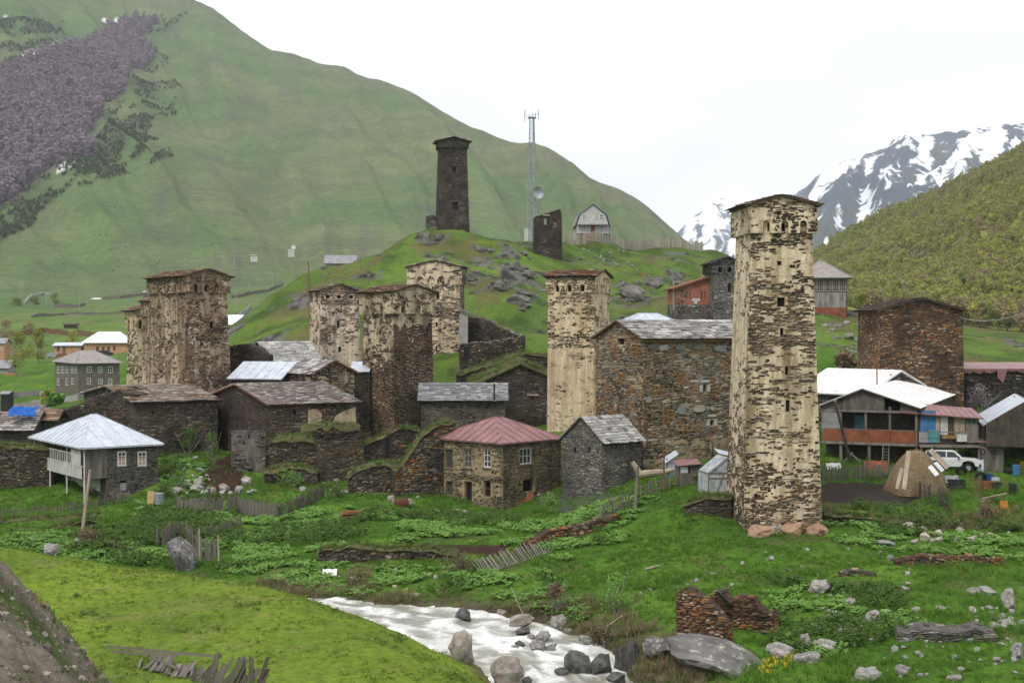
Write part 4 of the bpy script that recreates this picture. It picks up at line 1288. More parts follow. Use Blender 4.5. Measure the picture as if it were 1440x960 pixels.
# roofless stub on the saddle of the knoll
B10 = blk_px(751, 752, 790.5, 3, 258, 362, 305, k=.006, side=4.6, sink=3)
def stub():
    root = thing('ruined_tower', 'roofless dark stone tower stub with one see-through window, right of the antenna mast', 'tower', B10.centre(B10.zb))
    mb = MB(); no = []; pc = Pieces('stone')
    for nm in ('front', 'left', 'right', 'back'):
        f = B10.face(nm, {'front': (.93, 1.5), 'back': (.07, 1.5)}.get(nm))
        if nm in ('front', 'back'):
            g = B10.face('front')
            o = g.rect(765, 303.5, 771.5, 316)
            ops = [o] if nm == 'front' else [(B10.W - o[1], B10.W - o[0], o[2] - .05, o[3])]
        else:
            ops = []
        wall_mesh(mb, no, f, ops, .5)
        lay_stones(pc, f, ALL, HILL + [((.2, .16, .12), .6)], ops, (.18, .32), (.35, .95), seed=70)
        if nm == 'front':
            l = MB(); c = f.pos((o[0] + o[1]) / 2, o[3] + .12, .04)
            l.box(c, np.array([f.U[0], f.U[1], 0]) * .65, (0, 0, .12), np.array([f.N[0], f.N[1], 0]) * .1); l.build('lintel', WOOD_P, root)
    mb.build('wall', M_mortar_brown(), root)
    pc.emit(root, 'stone', 'stone_courses', 0)
stub()
# broad rusty-brown tower house on the right
B11 = blk_px(1232, 1236, 1357, 3, 136, 590, 437, k=.012, side=7.5, sink=2)
tower('squat rust-brown stone tower with a low ragged roof, right of the tall tower', B11, None, 0,
      {'front': ALL, 'left': ALL, 'right': ALL}, RUST, M_mortar_brown(), {}, .5, .8, 'y', 1.15, .35, [((.07, .055, .045), 3), ((.12, .075, .045), 3), ((.16, .14, .11), 1)], 12,
      {'front': [(1329, 495, 1331.5, 500)]}, 200, (.08, .2), (.2, .65), 40, .6)

# ------------------------------------------------------------------ houses and ruins
class TopFace(Face):
    def __init__(s, f, prof):
        Face.__init__(s, f.O, f.U, f.N, f.W, f.zb, max(p[1] for p in prof), 0, None)
        s.prof = prof
    def top(s, a):
        return np.interp(a, [p[0] for p in s.prof], [p[1] for p in s.prof])
def ruin(name, label, cat, prof, Y0, Y1, thick=.8, pal=DARK, wall=None, turf=0.0, seed=0, n_stones=60, mask=ALL, ch=(.1, .22), ln=(.2, .6), group=None, opens=(), base=None, depth=.5, coping=None):
    """a straight stone wall whose broken top follows photo points prof = [(px, py), ...]"""
    a = P(prof[0][0], prof[0][1], Y0); b = P(prof[-1][0], prof[-1][1], Y1)
    L_ = np.hypot(*(b - a)[:2]); U = (b - a)[:2] / L_; N_ = np.array([U[1], -U[0]])
    xs = np.linspace(a[0], b[0], 9); ys = np.linspace(a[1], b[1], 9)
    zb = float(ground(xs, ys).min()) - .4 if base is None else base
    f0 = Face(a[:2], U, N_, L_, zb, 50)
    pr = []
    for px, py in prof:
        s_, z_ = f0.uv(px, py); pr.append((s_, z_))
    pr[0] = (0, pr[0][1]); pr[-1] = (L_, pr[-1][1])
    # break the top line up
    r = np.random.default_rng(seed + 900)
    n = max(3, int(L_ / .45)); ss = np.linspace(0, L_, n)
    zz = np.interp(ss, [p[0] for p in pr], [p[1] for p in pr]) + r.uniform(-.12, .1, n)
    zz = np.maximum(zz, zb + .3)
    turf *= .6
    f = TopFace(f0, list(zip(ss, zz)))
    mid = (a + b) / 2
    root = thing(name, label, cat, (mid[0], mid[1], zb), group)
    mb = MB(); pc = Pieces('stone'); dk = []
    ops = [f.rect(*o) for o in opens]
    N3 = np.array([N_[0], N_[1], 0])
    for i in range(n - 1):
        q = [f.pos(ss[i], zb), f.pos(ss[i + 1], zb), f.pos(ss[i + 1], zz[i + 1]), f.pos(ss[i], zz[i])]
        mb.slab(q, N3, thick)
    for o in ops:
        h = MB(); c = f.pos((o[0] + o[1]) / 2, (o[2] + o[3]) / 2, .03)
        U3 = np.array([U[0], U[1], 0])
        h.box(c, U3 * (o[1] - o[0]) / 2, np.array([0, 0, (o[3] - o[2]) / 2]), N3 * .02); dk.append(h)  # flat dark panel on the solid wall, painting the shade of an opening
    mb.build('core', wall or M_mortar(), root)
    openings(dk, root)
    lay_stones(pc, f, mask, pal, ops, ch, ln, proud=(.04, .12), seed=seed)
    e0 = Face(b[:2], -N_, U, thick, zb, zz[-1]); lay_stones(pc, e0, mask, pal, (), ch, ln, proud=(.03, .08), seed=seed + 1)
    e1 = Face(a[:2] - N_ * thick, N_, -U, thick, zb, zz[0]); lay_stones(pc, e1, mask, pal, (), ch, ln, proud=(.03, .08), seed=seed + 2)
    # loose stones along the top
    for i in range(int(L_ / .3)):
        s_ = r.uniform(0, L_); z_ = float(f.top(np.array(s_))) + .03
        p = f.pos(s_, z_, -r.uniform(.05, thick - .1)); an = r.uniform(0, 6.28); l = r.uniform(.2, .5)
        pc.add(p, np.array([math.cos(an), math.sin(an), r.uniform(-.1, .1)]) * l, np.array([-math.sin(an), math.cos(an), 0]) * l * .8, np.array([0, 0, r.uniform(.08, .18)]), pick(coping or pal, np.array([r.random()]))[0] * r.uniform(.8, 1.3), l * .5)
    if turf > 0:
        t = MB(); m = max(6, int(L_ / .25)); S_ = np.linspace(-.1, L_ + .1, m)
        rows = []
        for k, (o, hh) in enumerate(((.16, -.16), (.1, .06), (-thick * .4, .2), (-thick - .05, .08), (-thick - .12, -.2))):
            row = []
            for i, s_ in enumerate(S_):
                z_ = float(f.top(np.array(s_)))
                row.append(f.pos(s_, z_ + turf * (hh * .8 + .5 * (vnoise(np.array(s_ * 1.7 + k), np.array(k * 3.3 + seed), 5) - .4) - (.35 if k in (0, 4) else 0)), o * (.7 + .6 * vnoise(np.array(s_ * 2.3), np.array(k + .5 + seed), 6))))
            rows.append(row)
        vs = [p for row in rows for p in row]
        fs = [(k * m + i, k * m + i + 1, (k + 1) * m + i + 1, (k + 1) * m + i) for k in range(4) for i in range(m - 1)]
        t.add(vs, fs); tf = t.build('turf_cap', M_TURF, root, True)
        TURF_SPOTS.extend([f.pos(float(s_), float(f.top(np.array(s_))) + .05 * turf, -r.uniform(-.1, thick)) for s_ in r.uniform(0, L_, int(L_ * 24))])
    pc.emit(root, 'stone', 'stone_courses', n_stones)
    return root
TURF_SPOTS = []
def stone_house(name, label, cat, blk, faces, wall, pal, roof=None, opens=None, seed=0, n_stones=60, ch=(.1, .22), ln=(.22, .65), masks=None, group=None, gables=None, tints=None):
    root = thing(name, label, cat, blk.centre(blk.zb), group)
    mb = MB(); dk = []; pc = Pieces('stone'); opens = opens or {}; gables = gables or {}; masks = masks or {}
    res = {}
    for nm in ('front', 'left', 'right', 'back'):
        f = blk.face(nm, gables.get(nm)); res[nm] = f
        ops = [f.rect(*o) for o in opens.get(nm, [])]
        f.ops = ops
        wall_mesh(mb, dk, f, ops)
        if nm in faces:
            pl = pal[nm] if isinstance(pal, dict) else pal
            lay_stones(pc, f, masks.get(nm, ALL), pl, ops, ch, ln, seed=seed + len(nm) * 3, tints=tints)
    w = mb.build('wall', wall, root)
    openings(dk, root)
    pc.emit(root, 'stone', 'stone_courses', n_stones)
    return root, res
gx = lambda rise: {'left': (.5, rise), 'right': (.5, rise)}
gy = lambda rise: {'front': (.5, rise), 'back': (.5, rise)}
def rot_box(face, c_s, c_z, w, h, out, d):
    return face.pos(c_s, c_z, out), np.array([face.U[0], face.U[1], 0]) * w / 2, np.array([0, 0, h / 2]), np.array([face.N[0], face.N[1], 0]) * d / 2

# --- the long stone house behind the tall tower
BM = blk_px(838, 904, 1062, 30, 119, 672, 476, sink=1.5)
rise_m = P(872, 452, 119 + BM.D * .45)[2] - BM.zt
r_, fs_ = stone_house('stone_house', 'long high stone house with grey slate roof, between the slender tower and the tall tower', 'house', BM, ('front', 'left'), M_mortar_tan(), MACH, None,
    {'front': [(989, 541, 993.5, 551), (999, 590, 1003.5, 598)], 'left': [(868, 473, 878, 484), (869, 586, 873, 592)]}, 101, 300, (.1, .23), (.22, .66),
    {'front': mkmask(lambda s, z: np.where(z < BM.zb + 4.6, .47, .2), .8, .3, 71), 'left': mkmask(.3, .8, .3, 72)}, gables=gx(rise_m),
    tints=lambda s, z, c: np.where((fbm(s / 1.1, z / 1.1, 3, 501) > .6)[:, None], c * .45 + np.array([.16, .07, .02]), c))
rf_m = gable_roof(r_, BM, 'x', BM.zt, rise_m, .35, SL_GREY, .62, 102, 300, base=WOOD_B, th=.055)
f = fs_['front']
for o in f.ops:
    w = MB()
    for ds, dz, ww, hh in ((-.28, 0, .3, .55), (.55, 0, .3, .55), (.14, .62, .9, .22)):
        w.box(*rot_box(f, o[0] + ds, (o[2] + o[3]) / 2 + dz, ww, hh, .03, .1))
    w.build('window_stone', mat_var('pale_stone', (.42, .44, .45), (.33, .34, .34), 2) if 'pale_stone' not in bpy.data.materials else bpy.data.materials['pale_stone'], r_)
pc = Pieces('stone')
for px, py, w_, h_, c in ((933, 488, 1.05, .55, (.5, .52, .55)), (918, 487, 1.2, .5, (.2, .19, .18)), (955, 488, 1.3, .55, (.26, .25, .23)), (983, 488, 1.5, .5, (.22, .21, .19)), (1012, 489, 1.5, .55, (.3, .3, .28)), (983, 574, 1.3, .7, (.4, .39, .35)), (958, 576, .9, .8, (.27, .28, .29)), (912, 562, .7, .5, (.33, .32, .3)), (1001, 574, .5, .4, (.4, .38, .33)), (940, 622, .5, .3, (.4, .4, .38))):
    s_, z_ = f.uv(px, py)
    pc.add(f.pos(s_, z_, .03), np.array([*f.U, 0]) * w_, np.array([0, 0, h_]), np.array([*f.N, 0]) * .2, np.array(c), 9)
pc.emit(r_, 'stone', 'stone_courses', 99)
m = MB(); m.bar(BM.p(-.2, -.25, BM.zt - .22), BM.p(BM.W, -.25, BM.zt - .22), .14); m.build('wall_plate', WOOD_B, r_)

# --- two-storey house with faded red hip roof
BR = blk_px(611, 707, 789, 45, 118, 718, 624, sink=1.2)
wl = [(626, 632, 636.5, 657), (652, 632, 662.5, 656.5), (679, 632, 689.5, 656.5), (627, 677, 636.5, 694.5), (653, 677, 663.5, 707), (680, 676, 690, 698)]
r_, fs_ = stone_house('red_roof_house', 'two-storey stone house with faded red sheet hip roof', 'house', BR, ('front', 'left'), M_mortar_tan(), {'front': MIXD, 'left': [((.1, .085, .06), 3), ((.17, .14, .095), 3), ((.06, .05, .04), 2), ((.25, .21, .14), 1)]}, None,
    {'left': wl, 'front': [(731, 629, 747.5, 653), (735, 673, 751, 692)]}, 111, 160, (.09, .18), (.2, .5),
    {'left': mkmask(lambda s, z: np.where(np.abs(z - P(650, 669, 122)[2]) < .22, .1, .5) - .3 * sstep(BR.zb + 2.6, BR.zb + 1.8, z), .5, .2, 81), 'front': ALL})
f = fs_['left']
for i, o in enumerate(f.ops):
    if i in (0, 1, 2):
        put_window(r_, f, o, M_FRAME if i == 2 else (WOOD_P if i == 1 else WOOD_B), 2, 3, .09, .14, sill=True)
    elif i == 4:
        put_window(r_, f, o, WOOD_B, 1, 1, .1, .2, False, name='door_frame')
        m = MB(); m.bar(f.pos(o[0] + .1, o[2] + .1, .1), f.pos(o[0] + 1.0, o[2] - .2, .5), .1, .03); m.build('leaning_board', WOOD_P, r_)
    else:
        put_window(r_, f, o, WOOD_B, 2 if i == 3 else 1, 2, .08, .2, i == 3)
f = fs_['front']
w = put_window(r_, f, f.ops[0], M_FRAME, 3, 2, .09, .1, sill=True)
cu = MB(); o = f.ops[0]; cu.box(*rot_box(f, o[1] - .45, o[2] + .45, .55, .7, -.2, .02)); cu.build('curtain', WHITE_P, w)
rise_r = P(722, 586, 118 + 5)[2] - P(707, 622, 118)[2]
hip_roof(r_, BR, BR.zt + .05, rise_r, .35, .12, M_RED_ROOF, .95, 2, 5)

# --- small slate-roofed stone house
BS = blk_px(790, 847, 902, 42, 115, 700, 622, sink=1.2)
rise_s = P(811, 588, 115 + BS.D * .37)[2] - BS.zt
r_, fs_ = stone_house('stone_house', 'small grey stone house with pale slate gable roof, right of the red roofed house', 'house', BS, ('front', 'left'), M_mortar_grey(), GREY, None,
    {'left': [(806.5, 629, 810, 636.5), (826.5, 629, 830, 636)]}, 121, 260, (.07, .15), (.18, .48), gables=gx(rise_s))
gable_roof(r_, BS, 'x', BS.zt, rise_s, .22, SL_WHITE + SL_GREY[:1], .5, 122, 300, ovg=.15, th=.05)

# --- wooden-balcony house with the bright hip roof, far left
BW = blk_px(46, 118, 222, 36, 122, 704, 631, sink=.8)
fr = BW.face('front')
s0 = fr.uv(150, 650)[0]
BWb = Blk(BW.p(s0, 0, 0)[:2], BW.yaw, BW.W - s0, BW.D, BW.zb, BW.zt)
r_, fs_ = stone_house('balcony_house', 'stone house with white boarded balcony and bright metal pyramid roof', 'house', BWb, ('front', 'left'), M_mortar_grey(), [((.12, .105, .09), 3), ((.18, .15, .12), 3), ((.07, .06, .052), 3), ((.27, .22, .16), 2)], None,
    {'front': [(165, 634, 177.5, 655.5), (193.5, 634, 206, 655.5), (169, 675, 178, 690)]}, 131, 140, (.1, .2), (.25, .7), {'left': mkmask(.62, .6, .3, 91)})
f = fs_['front']
for i in (0, 1):
    w = put_window(r_, f, f.ops[i], M_FRAME, 2, 3, .12, .02)
    o = f.ops[i]; cu = MB(); cu.box(*rot_box(f, (o[0] + o[1]) / 2, o[2] + (o[3] - o[2]) * .33, o[1] - o[0] - .25, (o[3] - o[2]) * .5, -.012, .02)); cu.build('curtain', mat_var('pinkish_curtain', (.5, .32, .24), (.4, .24, .18), 3) if i == 0 else bpy.data.materials['pinkish_curtain'], w)
o = f.ops[2]; bk = MB(); bk.box(*rot_box(f, (o[0] + o[1]) / 2, (o[2] + o[3]) / 2 - .1, o[1] - o[0] - .05, o[3] - o[2] - .25, -.1, .1)); bk.build('blocked_opening', M_CONC, r_)
zf = P(118, 672, 122)[2]; zr = P(118, 656.5, 122)[2]
Lf = BW.face('left'); Ff = BW.face('front')
# deck, posts, boards
m = MB(); m.box(BW.p(s0 / 2, BW.D / 2, zf - .07), np.array([*BW.ex, 0]) * s0 / 2, np.array([*BW.ey, 0]) * BW.D / 2, (0, 0, .07)); m.build('balcony_floor', WOOD_G, r_)
for d in (.05, BW.D * .33, BW.D * .66, BW.D - .08):
    m = MB(); q = BW.p(.07, d, 0); m.bar((q[0], q[1], gz(q[0], q[1]) - .3), (q[0], q[1], zf - .1), .13); m.build('stilt', WHITE_P, r_)
for d in (.05, BW.D * .33, BW.D - .08):
    m = MB(); q = BW.p(.07, d, 0); m.bar((q[0], q[1], zf), (q[0], q[1], BW.zt + .1), .11); m.build('post', WHITE_P, r_)
boards(r_, Lf, 0, BW.D * .97, zf - .12, zr, .2, WHITE_P, 'railing_board', .02, .03, 1)
m = MB(); m.bar(Lf.pos(0, zr + .03, .02), Lf.pos(BW.D, zr + .03, .02), .1, .06); m.build('handrail', WHITE_P, r_)
boards(r_, Lf, BW.D * .77, BW.D * .95, zr, zr + 1.35, .2, WHITE_P, 'screen_board', .02, .03, 2)
boards(r_, Lf, BW.D * .06, BW.D * .2, zr, zr + .95, .2, WHITE_P, 'screen_board', .02, .03, 3)
for i in range(13):
    s_ = BW.D * (.35 + .42 * i / 12) ; m = MB(); m.bar(Lf.pos(s_, zr, -.05), Lf.pos(s_, zr + .95, -.05), .07); m.build('baluster', WHITE_P, r_)
m = MB(); m.bar(Lf.pos(BW.D * .33, zr + .97, -.05), Lf.pos(BW.D * .8, zr + .97, -.05), .09); m.build('handrail', WHITE_P, r_)
lf2 = BWb.face('left')
boards(r_, lf2, .1, BWb.D * .42, zf, BW.zt, .2, WOOD_B, 'wall_board', .1, .04, 4)
boards(r_, lf2, BWb.D * .42, BWb.D * .62, zf, BW.zt, .2, WOOD_G, 'wall_board', .1, .04, 5)
put_window(r_, lf2, (BWb.D * .66, BWb.D * .95, zf + .9, BW.zt - .4), M_BLUE, 3, 2, .1, -.16)
boards(r_, Ff, .12, s0, zf + 1.25, BW.zt, .21, WOOD_G, 'gable_board', .02, .04, 6, tint=(.6, .85))
boards(r_, Ff, .12, s0, zf - .1, zf + 1.25, .21, WOOD_G, 'railing_board', .04, .04, 7, tint=(.65, .95))
m = MB(); m.box(*rot_box(lf2, BWb.D * .45, (BW.zb + zf) / 2 + .6, BWb.D * .9, zf - BW.zb - 1.5, .06, .06)); m.build('whitewash', WHITE_P, r_)
rise_w = P(134, 584, 127)[2] - P(118, 628, 122)[2]
hip_roof(r_, BW, BW.zt + .08, rise_w, .38, .08, M_ZINC, 1.15, 2, 15)

# --- dark slate-roofed buildings at the left
BD = blk_px(118, 190, 306, 30, 138, 668, 567, sink=1.5)
rise_d = P(163, 544, 138 + BD.D * .45)[2] - BD.zt
r_, fs_ = stone_house('stone_building', 'dark stone building with brown slate roof, below the broad weathered tower', 'house', BD, ('front', 'left'), M_mortar(), {'front': MIXD, 'left': DARK}, None, {'front': [(213, 577, 216, 582)], 'left': [(134, 575, 140, 580)]}, 141, 150, (.1, .22), (.22, .7), gables=gx(rise_d))
gable_roof(r_, BD, 'x', BD.zt, rise_d, .35, SL_BROWN, .7, 142, 260, th=.06)
ruin('stone_building', 'black stone wall stepping down to the left behind the bright pyramid roof', 'wall', [(72, 583), (100, 572), (130, 560), (165, 547), (190, 556)], 143, 140, 2.5, DARK, None, 0, 143, 60, coping=SL_RUST)
BC = blk_px(42, 44, 78, 3, 137, 650, 591, side=4, sink=1)
r_, fs_ = stone_house('stone_shed', 'low black stone shed with rusty slates, beside the blue tarpaulin roof', 'shed', BC, ('front', 'left'), M_mortar(), DARK, None, {'front': [(59, 596, 61, 600), (74, 594, 76, 599)]}, 146, 40)
gable_roof(r_, BC, 'x', BC.zt, .8, .3, SL_RUST, .6, 147, 60)
BT = blk_px(-60, -58, 45, 2, 134, 655, 604, side=5.5, sink=1)
r_, fs_ = stone_house('stone_shed', 'dark stone shed at the left edge carrying a blue tarpaulin on its slates', 'shed', BT, ('front',), M_mortar(), DARK, None, {}, 149, 40, gables=gx(1.4))
gable_roof(r_, BT, 'x', BT.zt, 1.4, .3, SL_PINK, .6, 150, 120)
def tarp():
    a = P(10, 596, 134.2); mb = MB(); n = 14
    ex = np.array([*BT.ex, 0]); sl = np.array([*BT.ey * (BT.D / 2), 1.4]); sl /= np.linalg.norm(sl)
    base = a + np.array([0, 0, .5])
    vs = []
    for j in range(n):
        for i in range(n):
            u, v = i / (n - 1), j / (n - 1)
            e = .25 * (vnoise(np.array(i * .9), np.array(j * .7), 3) - .5)
            vs.append(base + ex * (u * 2.5 + .3 * (vnoise(np.array(j * .6), np.array(9.), 2) - .5)) + sl * (v * 1.7 + e) + np.array([0, 0, .16 + .3 * vnoise(np.array(i * .55), np.array(j * .55), 8)]))
    mb.add(vs, [(j * n + i, j * n + i + 1, (j + 1) * n + i + 1, (j + 1) * n + i) for j in range(n - 1) for i in range(n - 1)])
    o = solo('tarpaulin', mb, mat_var('blue_tarpaulin', (.02, .13, .5), (.015, .09, .36), 3, bs=.4), 'crumpled blue tarpaulin spread over a slate roof at the left edge', 'tarpaulin', base)
    md = o.modifiers.new('thickness', 'SOLIDIFY'); md.thickness = .03
tarp()
ruin('stone_wall', 'thick dark wall with grass on top, left of the white boarded balcony', 'wall', [(-60, 628), (0, 626), (30, 627), (62, 628), (75, 634)], 129, 130, 1.2, MIXD, None, .9, 151, 120)

BE = blk_px(292, 380, 502, 32, 134, 662, 570, sink=1.5)
rise_e = P(338, 541, 134 + BE.D * .45)[2] - BE.zt
r_, fs_ = stone_house('stone_building', 'dark stone building with pinkish slate roof and a plaster patch, left of the leaning tower', 'house', BE, ('front', 'left'), M_mortar(), {'front': MIXD, 'left': [((.085, .05, .035), 3), ((.05, .04, .033), 3), ((.13, .09, .06), 1)]}, None, {'front': [(412, 576, 416, 582)]}, 161, 200, (.1, .22), (.22, .65), gables=gx(rise_e))
gable_roof(r_, BE, 'x', BE.zt, rise_e, .35, SL_PINK, .6, 162, 260, base=M_RUST, th=.06)
f = fs_['front']
for pts in ([(433, 576), (446, 574), (452, 582), (450, 598), (432, 599)], [(470, 586), (484, 577), (499, 572), (500, 598), (468, 599)]):
    m = MB(); q = [f.uv(*p) for p in pts]
    m.slab([f.pos(np.array(a), b) + np.array([*f.N, 0]) * .14 for a, b in q][::-1], np.array([*f.N, 0]), .1); m.build('plaster_patch', M_plaster(), r_)
# house with zinc lean-to roof, gabled slate house, white slate roof
BZ = blk_px(325, 395, 440, -16, 148, 575, 530, sink=1, side=7)
r_, fs_ = stone_house('stone_shed', 'dark shed with a broad light-blue metal roof, right of the broad weathered tower', 'shed', BZ, ('front', 'right'), M_mortar(), DARK, None, {}, 171, 0)
mb = MB(); pl = gable_planes(BZ, 'x', BZ.zt, 1.5, .5, .3)
for q in pl: mb.slab(q, pnorm(q), .08)
rf = mb.build('roof', M_ZINC, r_); sheet_slope(r_, rf, pl[0], 1.0, 1, M_ZINC, seed=3)
BG = blk_px(398, 440, 498, 40, 146, 610, 525, sink=1)
rise_g = P(470, 508, 147.5)[2] - BG.zt
r_, fs_ = stone_house('stone_house', 'small gabled house with grey slates and flaking plaster, behind the pinkish slate roof', 'house', BG, ('front', 'left'), M_plaster_v('plaster_grey', .82, (.19, .16, .115), (1, 1, .95), .44), [((.085, .06, .04), 3), ((.05, .042, .036), 3), ((.12, .085, .055), 2)], None, {'front': [(482, 549, 492, 556)]}, 181, 40, (.1, .2), (.25, .6), {'front': mkmask(.36, .6, .3, 182), 'left': mkmask(.42, .4, .7, 183)}, gables=gy(rise_g))
gable_roof(r_, BG, 'y', BG.zt, rise_g, .35, SL_GREY, .6, 184, 120, base=M_RUST)
BV = blk_px(348, 384, 450, 30, 160, 555, 508, sink=1)
rise_v = P(365, 482, 160 + BV.D * .45)[2] - BV.zt
r_, fs_ = stone_house('stone_house', 'stone house with nearly white slate roof at the foot of the knoll', 'house', BV, ('front', 'left'), M_mortar(), DARK, None, {}, 191, 0, gables=gx(rise_v))
gable_roof(r_, BV, 'x', BV.zt, rise_v, .4, SL_WHITE, .62, 192, 180)
ruin('stone_wall', 'black ruined wall left of the nearly white slate roof', 'wall', [(322, 487), (345, 484), (362, 487), (378, 500)], 158, 156, .9, DARK, None, 0, 193, 20)
ruin('stone_building', 'grey slate slab roof ruin squeezed between the metal roof and the white slates', 'ruin', [(322, 508), (340, 505), (350, 505)], 158, 158, 1.0, DARK, None, 0, 194, 10, coping=SL_GREY)
BL = blk_px(494, 495, 520, 2, 153, 600, 522, side=3, sink=1)
r_, fs_ = stone_house('stone_shed', 'sliver of a shed with a light-blue roof left of the leaning tower', 'shed', BL, ('front',), M_mortar(), DARK, None, {}, 195, 0)
mb = MB(); q = [BL.p(-.2, -.3, BL.zt), BL.p(BL.W, -.3, BL.zt), BL.p(BL.W, 3, BL.zt + 1.0), BL.p(-.2, 3, BL.zt + 1.0)]; mb.slab(q, pnorm(q), .08); mb.build('roof', M_ZINC, r_)

# low slate house behind the red roof, dark house with turf, enclosure on the slope
BH = blk_px(590, 592, 710, 1, 147, 612, 562, side=6, sink=1)
rise_h = P(650, 540, 150)[2] - BH.zt
r_, fs_ = stone_house('stone_house', 'low stone house with bluish slate roof, behind the red roofed house', 'house', BH, ('front', 'right'), M_mortar_grey(), MIXD, None, {'front': [(615, 567.5, 622.5, 575.5), (645, 567.5, 652.5, 576)]}, 201, 100, gables=gx(rise_h))
gable_roof(r_, BH, 'x', BH.zt, rise_h, .35, [((.3, .31, .33), 4), ((.22, .225, .24), 3), ((.42, .42, .42), 2), ((.13, .13, .13), 1)], .55, 202, 300)
f = fs_['front']
for o in f.ops: put_window(r_, f, o, mat_var('reddish_frame', (.22, .09, .06), None, 3) if 'reddish_frame' not in bpy.data.materials else bpy.data.materials['reddish_frame'], 1, 1, .1, .05)
m = MB(); c = f.pos(*f.uv(695, 562), .35); m.tube(c + np.array([0, 0, -.8]), c + np.array([0, 0, 1.75]), .09); m.build('stove_pipe', M_IRON, r_)
BQ = blk_px(662, 664, 800, 5, 155, 615, 541, side=6, sink=1)
rise_q = P(733, 510, 155)[2] - BQ.zt
r_, fs_ = stone_house('stone_house', 'black stone house with overgrown turf roof and one tiny window, left of the slender tower', 'house', BQ, ('front', 'left'), M_mortar(), DARK + [((.17, .16, .15), 2)], None, {'front': [(747, 557, 751, 562.5)]}, 211, 100, (.09, .2), (.2, .6), gables=gy(rise_q))
f = fs_['front']; m = MB(); o = f.ops[0]
m.box(*rot_box(f, (o[0] + o[1]) / 2, o[3] + .16, 1.3, .2, .05, .14)); m.build('lintel', WOOD_P, r_)
def turf_roof(root, blk, ze, rise, th, seed):
    mb = MB()
    for k, q in enumerate(gable_planes(blk, 'y', ze, rise, .3, .45)):
        n = 22; m_ = 14; q = [np.asarray(a) for a in q]
        vs = []
        for j in range(m_):
            for i in range(n):
                u, v = i / (n - 1), j / (m_ - 1)
                p = (q[0] * (1 - u) + q[1] * u) * (1 - v) + (q[3] * (1 - u) + q[2] * u) * v
                e = min(u, 1 - u, v + .2) * 8
                vs.append(p + np.array([0, 0, min(1, e) * th + .35 * (vnoise(np.array(p[0] * 1.3), np.array(p[1] * 1.3), seed) - .5)]))
        mb.add(vs, [(j * n + i, j * n + i + 1, (j + 1) * n + i + 1, (j + 1) * n + i) for j in range(m_ - 1) for i in range(n - 1)])
        mb.slab(q, pnorm(q), .2)
        r = np.random.default_rng(seed + k)
        for _ in range(420):
            u, v = r.random(), r.random()
            TURF_SPOTS.append((q[0] * (1 - u) + q[1] * u) * (1 - v) + (q[3] * (1 - u) + q[2] * u) * v + np.array([0, 0, th * .8]))
    mb.build('turf_roof', M_TURF, root, True)
turf_roof(r_, BQ, BQ.zt, rise_q, .45, 3)
ruin('stone_wall', 'mossy turf-topped wall above the black house, below the enclosure', 'wall', [(642, 527), (668, 518), (700, 506), (735, 494), (770, 500)], 163, 163, 1.2, DARK, None, 1.2, 213, 10)
ruin('stone_ruin', 'roofless enclosure wall with a doorway and plaster patch on the slope below the knoll', 'ruin', [(647, 484), (680, 481), (712, 477), (733, 474)], 172, 173, .8, [((.06, .05, .042), 3), ((.1, .08, .06), 2), ((.3, .23, .15), 2)], M_mortar(), 0, 214, 20, opens=[(652.5, 488, 660, 502)], coping=GREY)
ruin('stone_ruin', 'dark enclosure wall running downhill to the right below the knoll', 'ruin', [(655, 444), (684, 450), (705, 461), (732, 473)], 184, 176, .8, DARK, None, 0, 215, 10, coping=GREY)
BK = blk_px(643, 646, 658, 4, 179, 478, 441, side=2.5, sink=1)
r_, fs_ = stone_house('stone_hut', 'tiny whitewashed hut with a slanting grey roof, right of the four-arched tower', 'hut', BK, (), M_CONC, GREY, None, {}, 217, 0)
mb = MB(); q = [BK.p(-.5, -.4, BK.zt + .9), BK.p(BK.W + .9, -.4, BK.zt - .1), BK.p(BK.W + .9, 2.9, BK.zt - .1), BK.p(-.5, 2.9, BK.zt + .9)]; mb.slab(q, pnorm(q), .12); mb.build('roof', M_GREY_ROOF, r_)

# ruins in the middle
BU = blk_px(318, 326, 373, 12, 129, 694, 609, side=4, sink=1)
r_, fs_ = stone_house('stone_ruin', 'roofless stub of a dark plastered ruin with a little doorway, below the pinkish slate roof', 'ruin', BU, ('front', 'left'), wall_mat('ruin_plaster', (.2, .185, .165), (.1, .09, .08), .9, (.06, .055, .05)), DARK, None, {'front': [(348, 660, 356, 673), (349, 610, 351, 616)]}, 221, 40, (.1, .2), (.2, .55), {'front': mkmask(lambda s, z: .36 + .2 * np.exp(-((s - 1.9) / .7) ** 2), .6, .3, 222), 'left': ALL})
ruin('stone_wall', 'rubble wall with hanging grass on its top, in the ruins below the pinkish slate roof', 'wall', [(373, 622), (392, 616), (420, 612), (440, 616), (447, 630)], 130, 131, 1.0, MIXD, None, 1.3, 223, 100)
ruin('stone_wall', 'grassy terrace wall at the foot of the plaster-patched building', 'wall', [(424, 600), (450, 598), (480, 596), (505, 602)], 131.5, 132.5, 1.4, MIXD, None, 1.6, 224, 40)
BX = blk_px(440, 449, 512, 12, 128, 694, 620, side=4, sink=1)
r_, fs_ = stone_house('stone_ruin', 'rounded stub of a collapsed dark stone house below the leaning tower', 'ruin', BX, ('front', 'left'), M_mortar(), MIXD, None, {}, 225, 80, (.1, .2), (.2, .55))
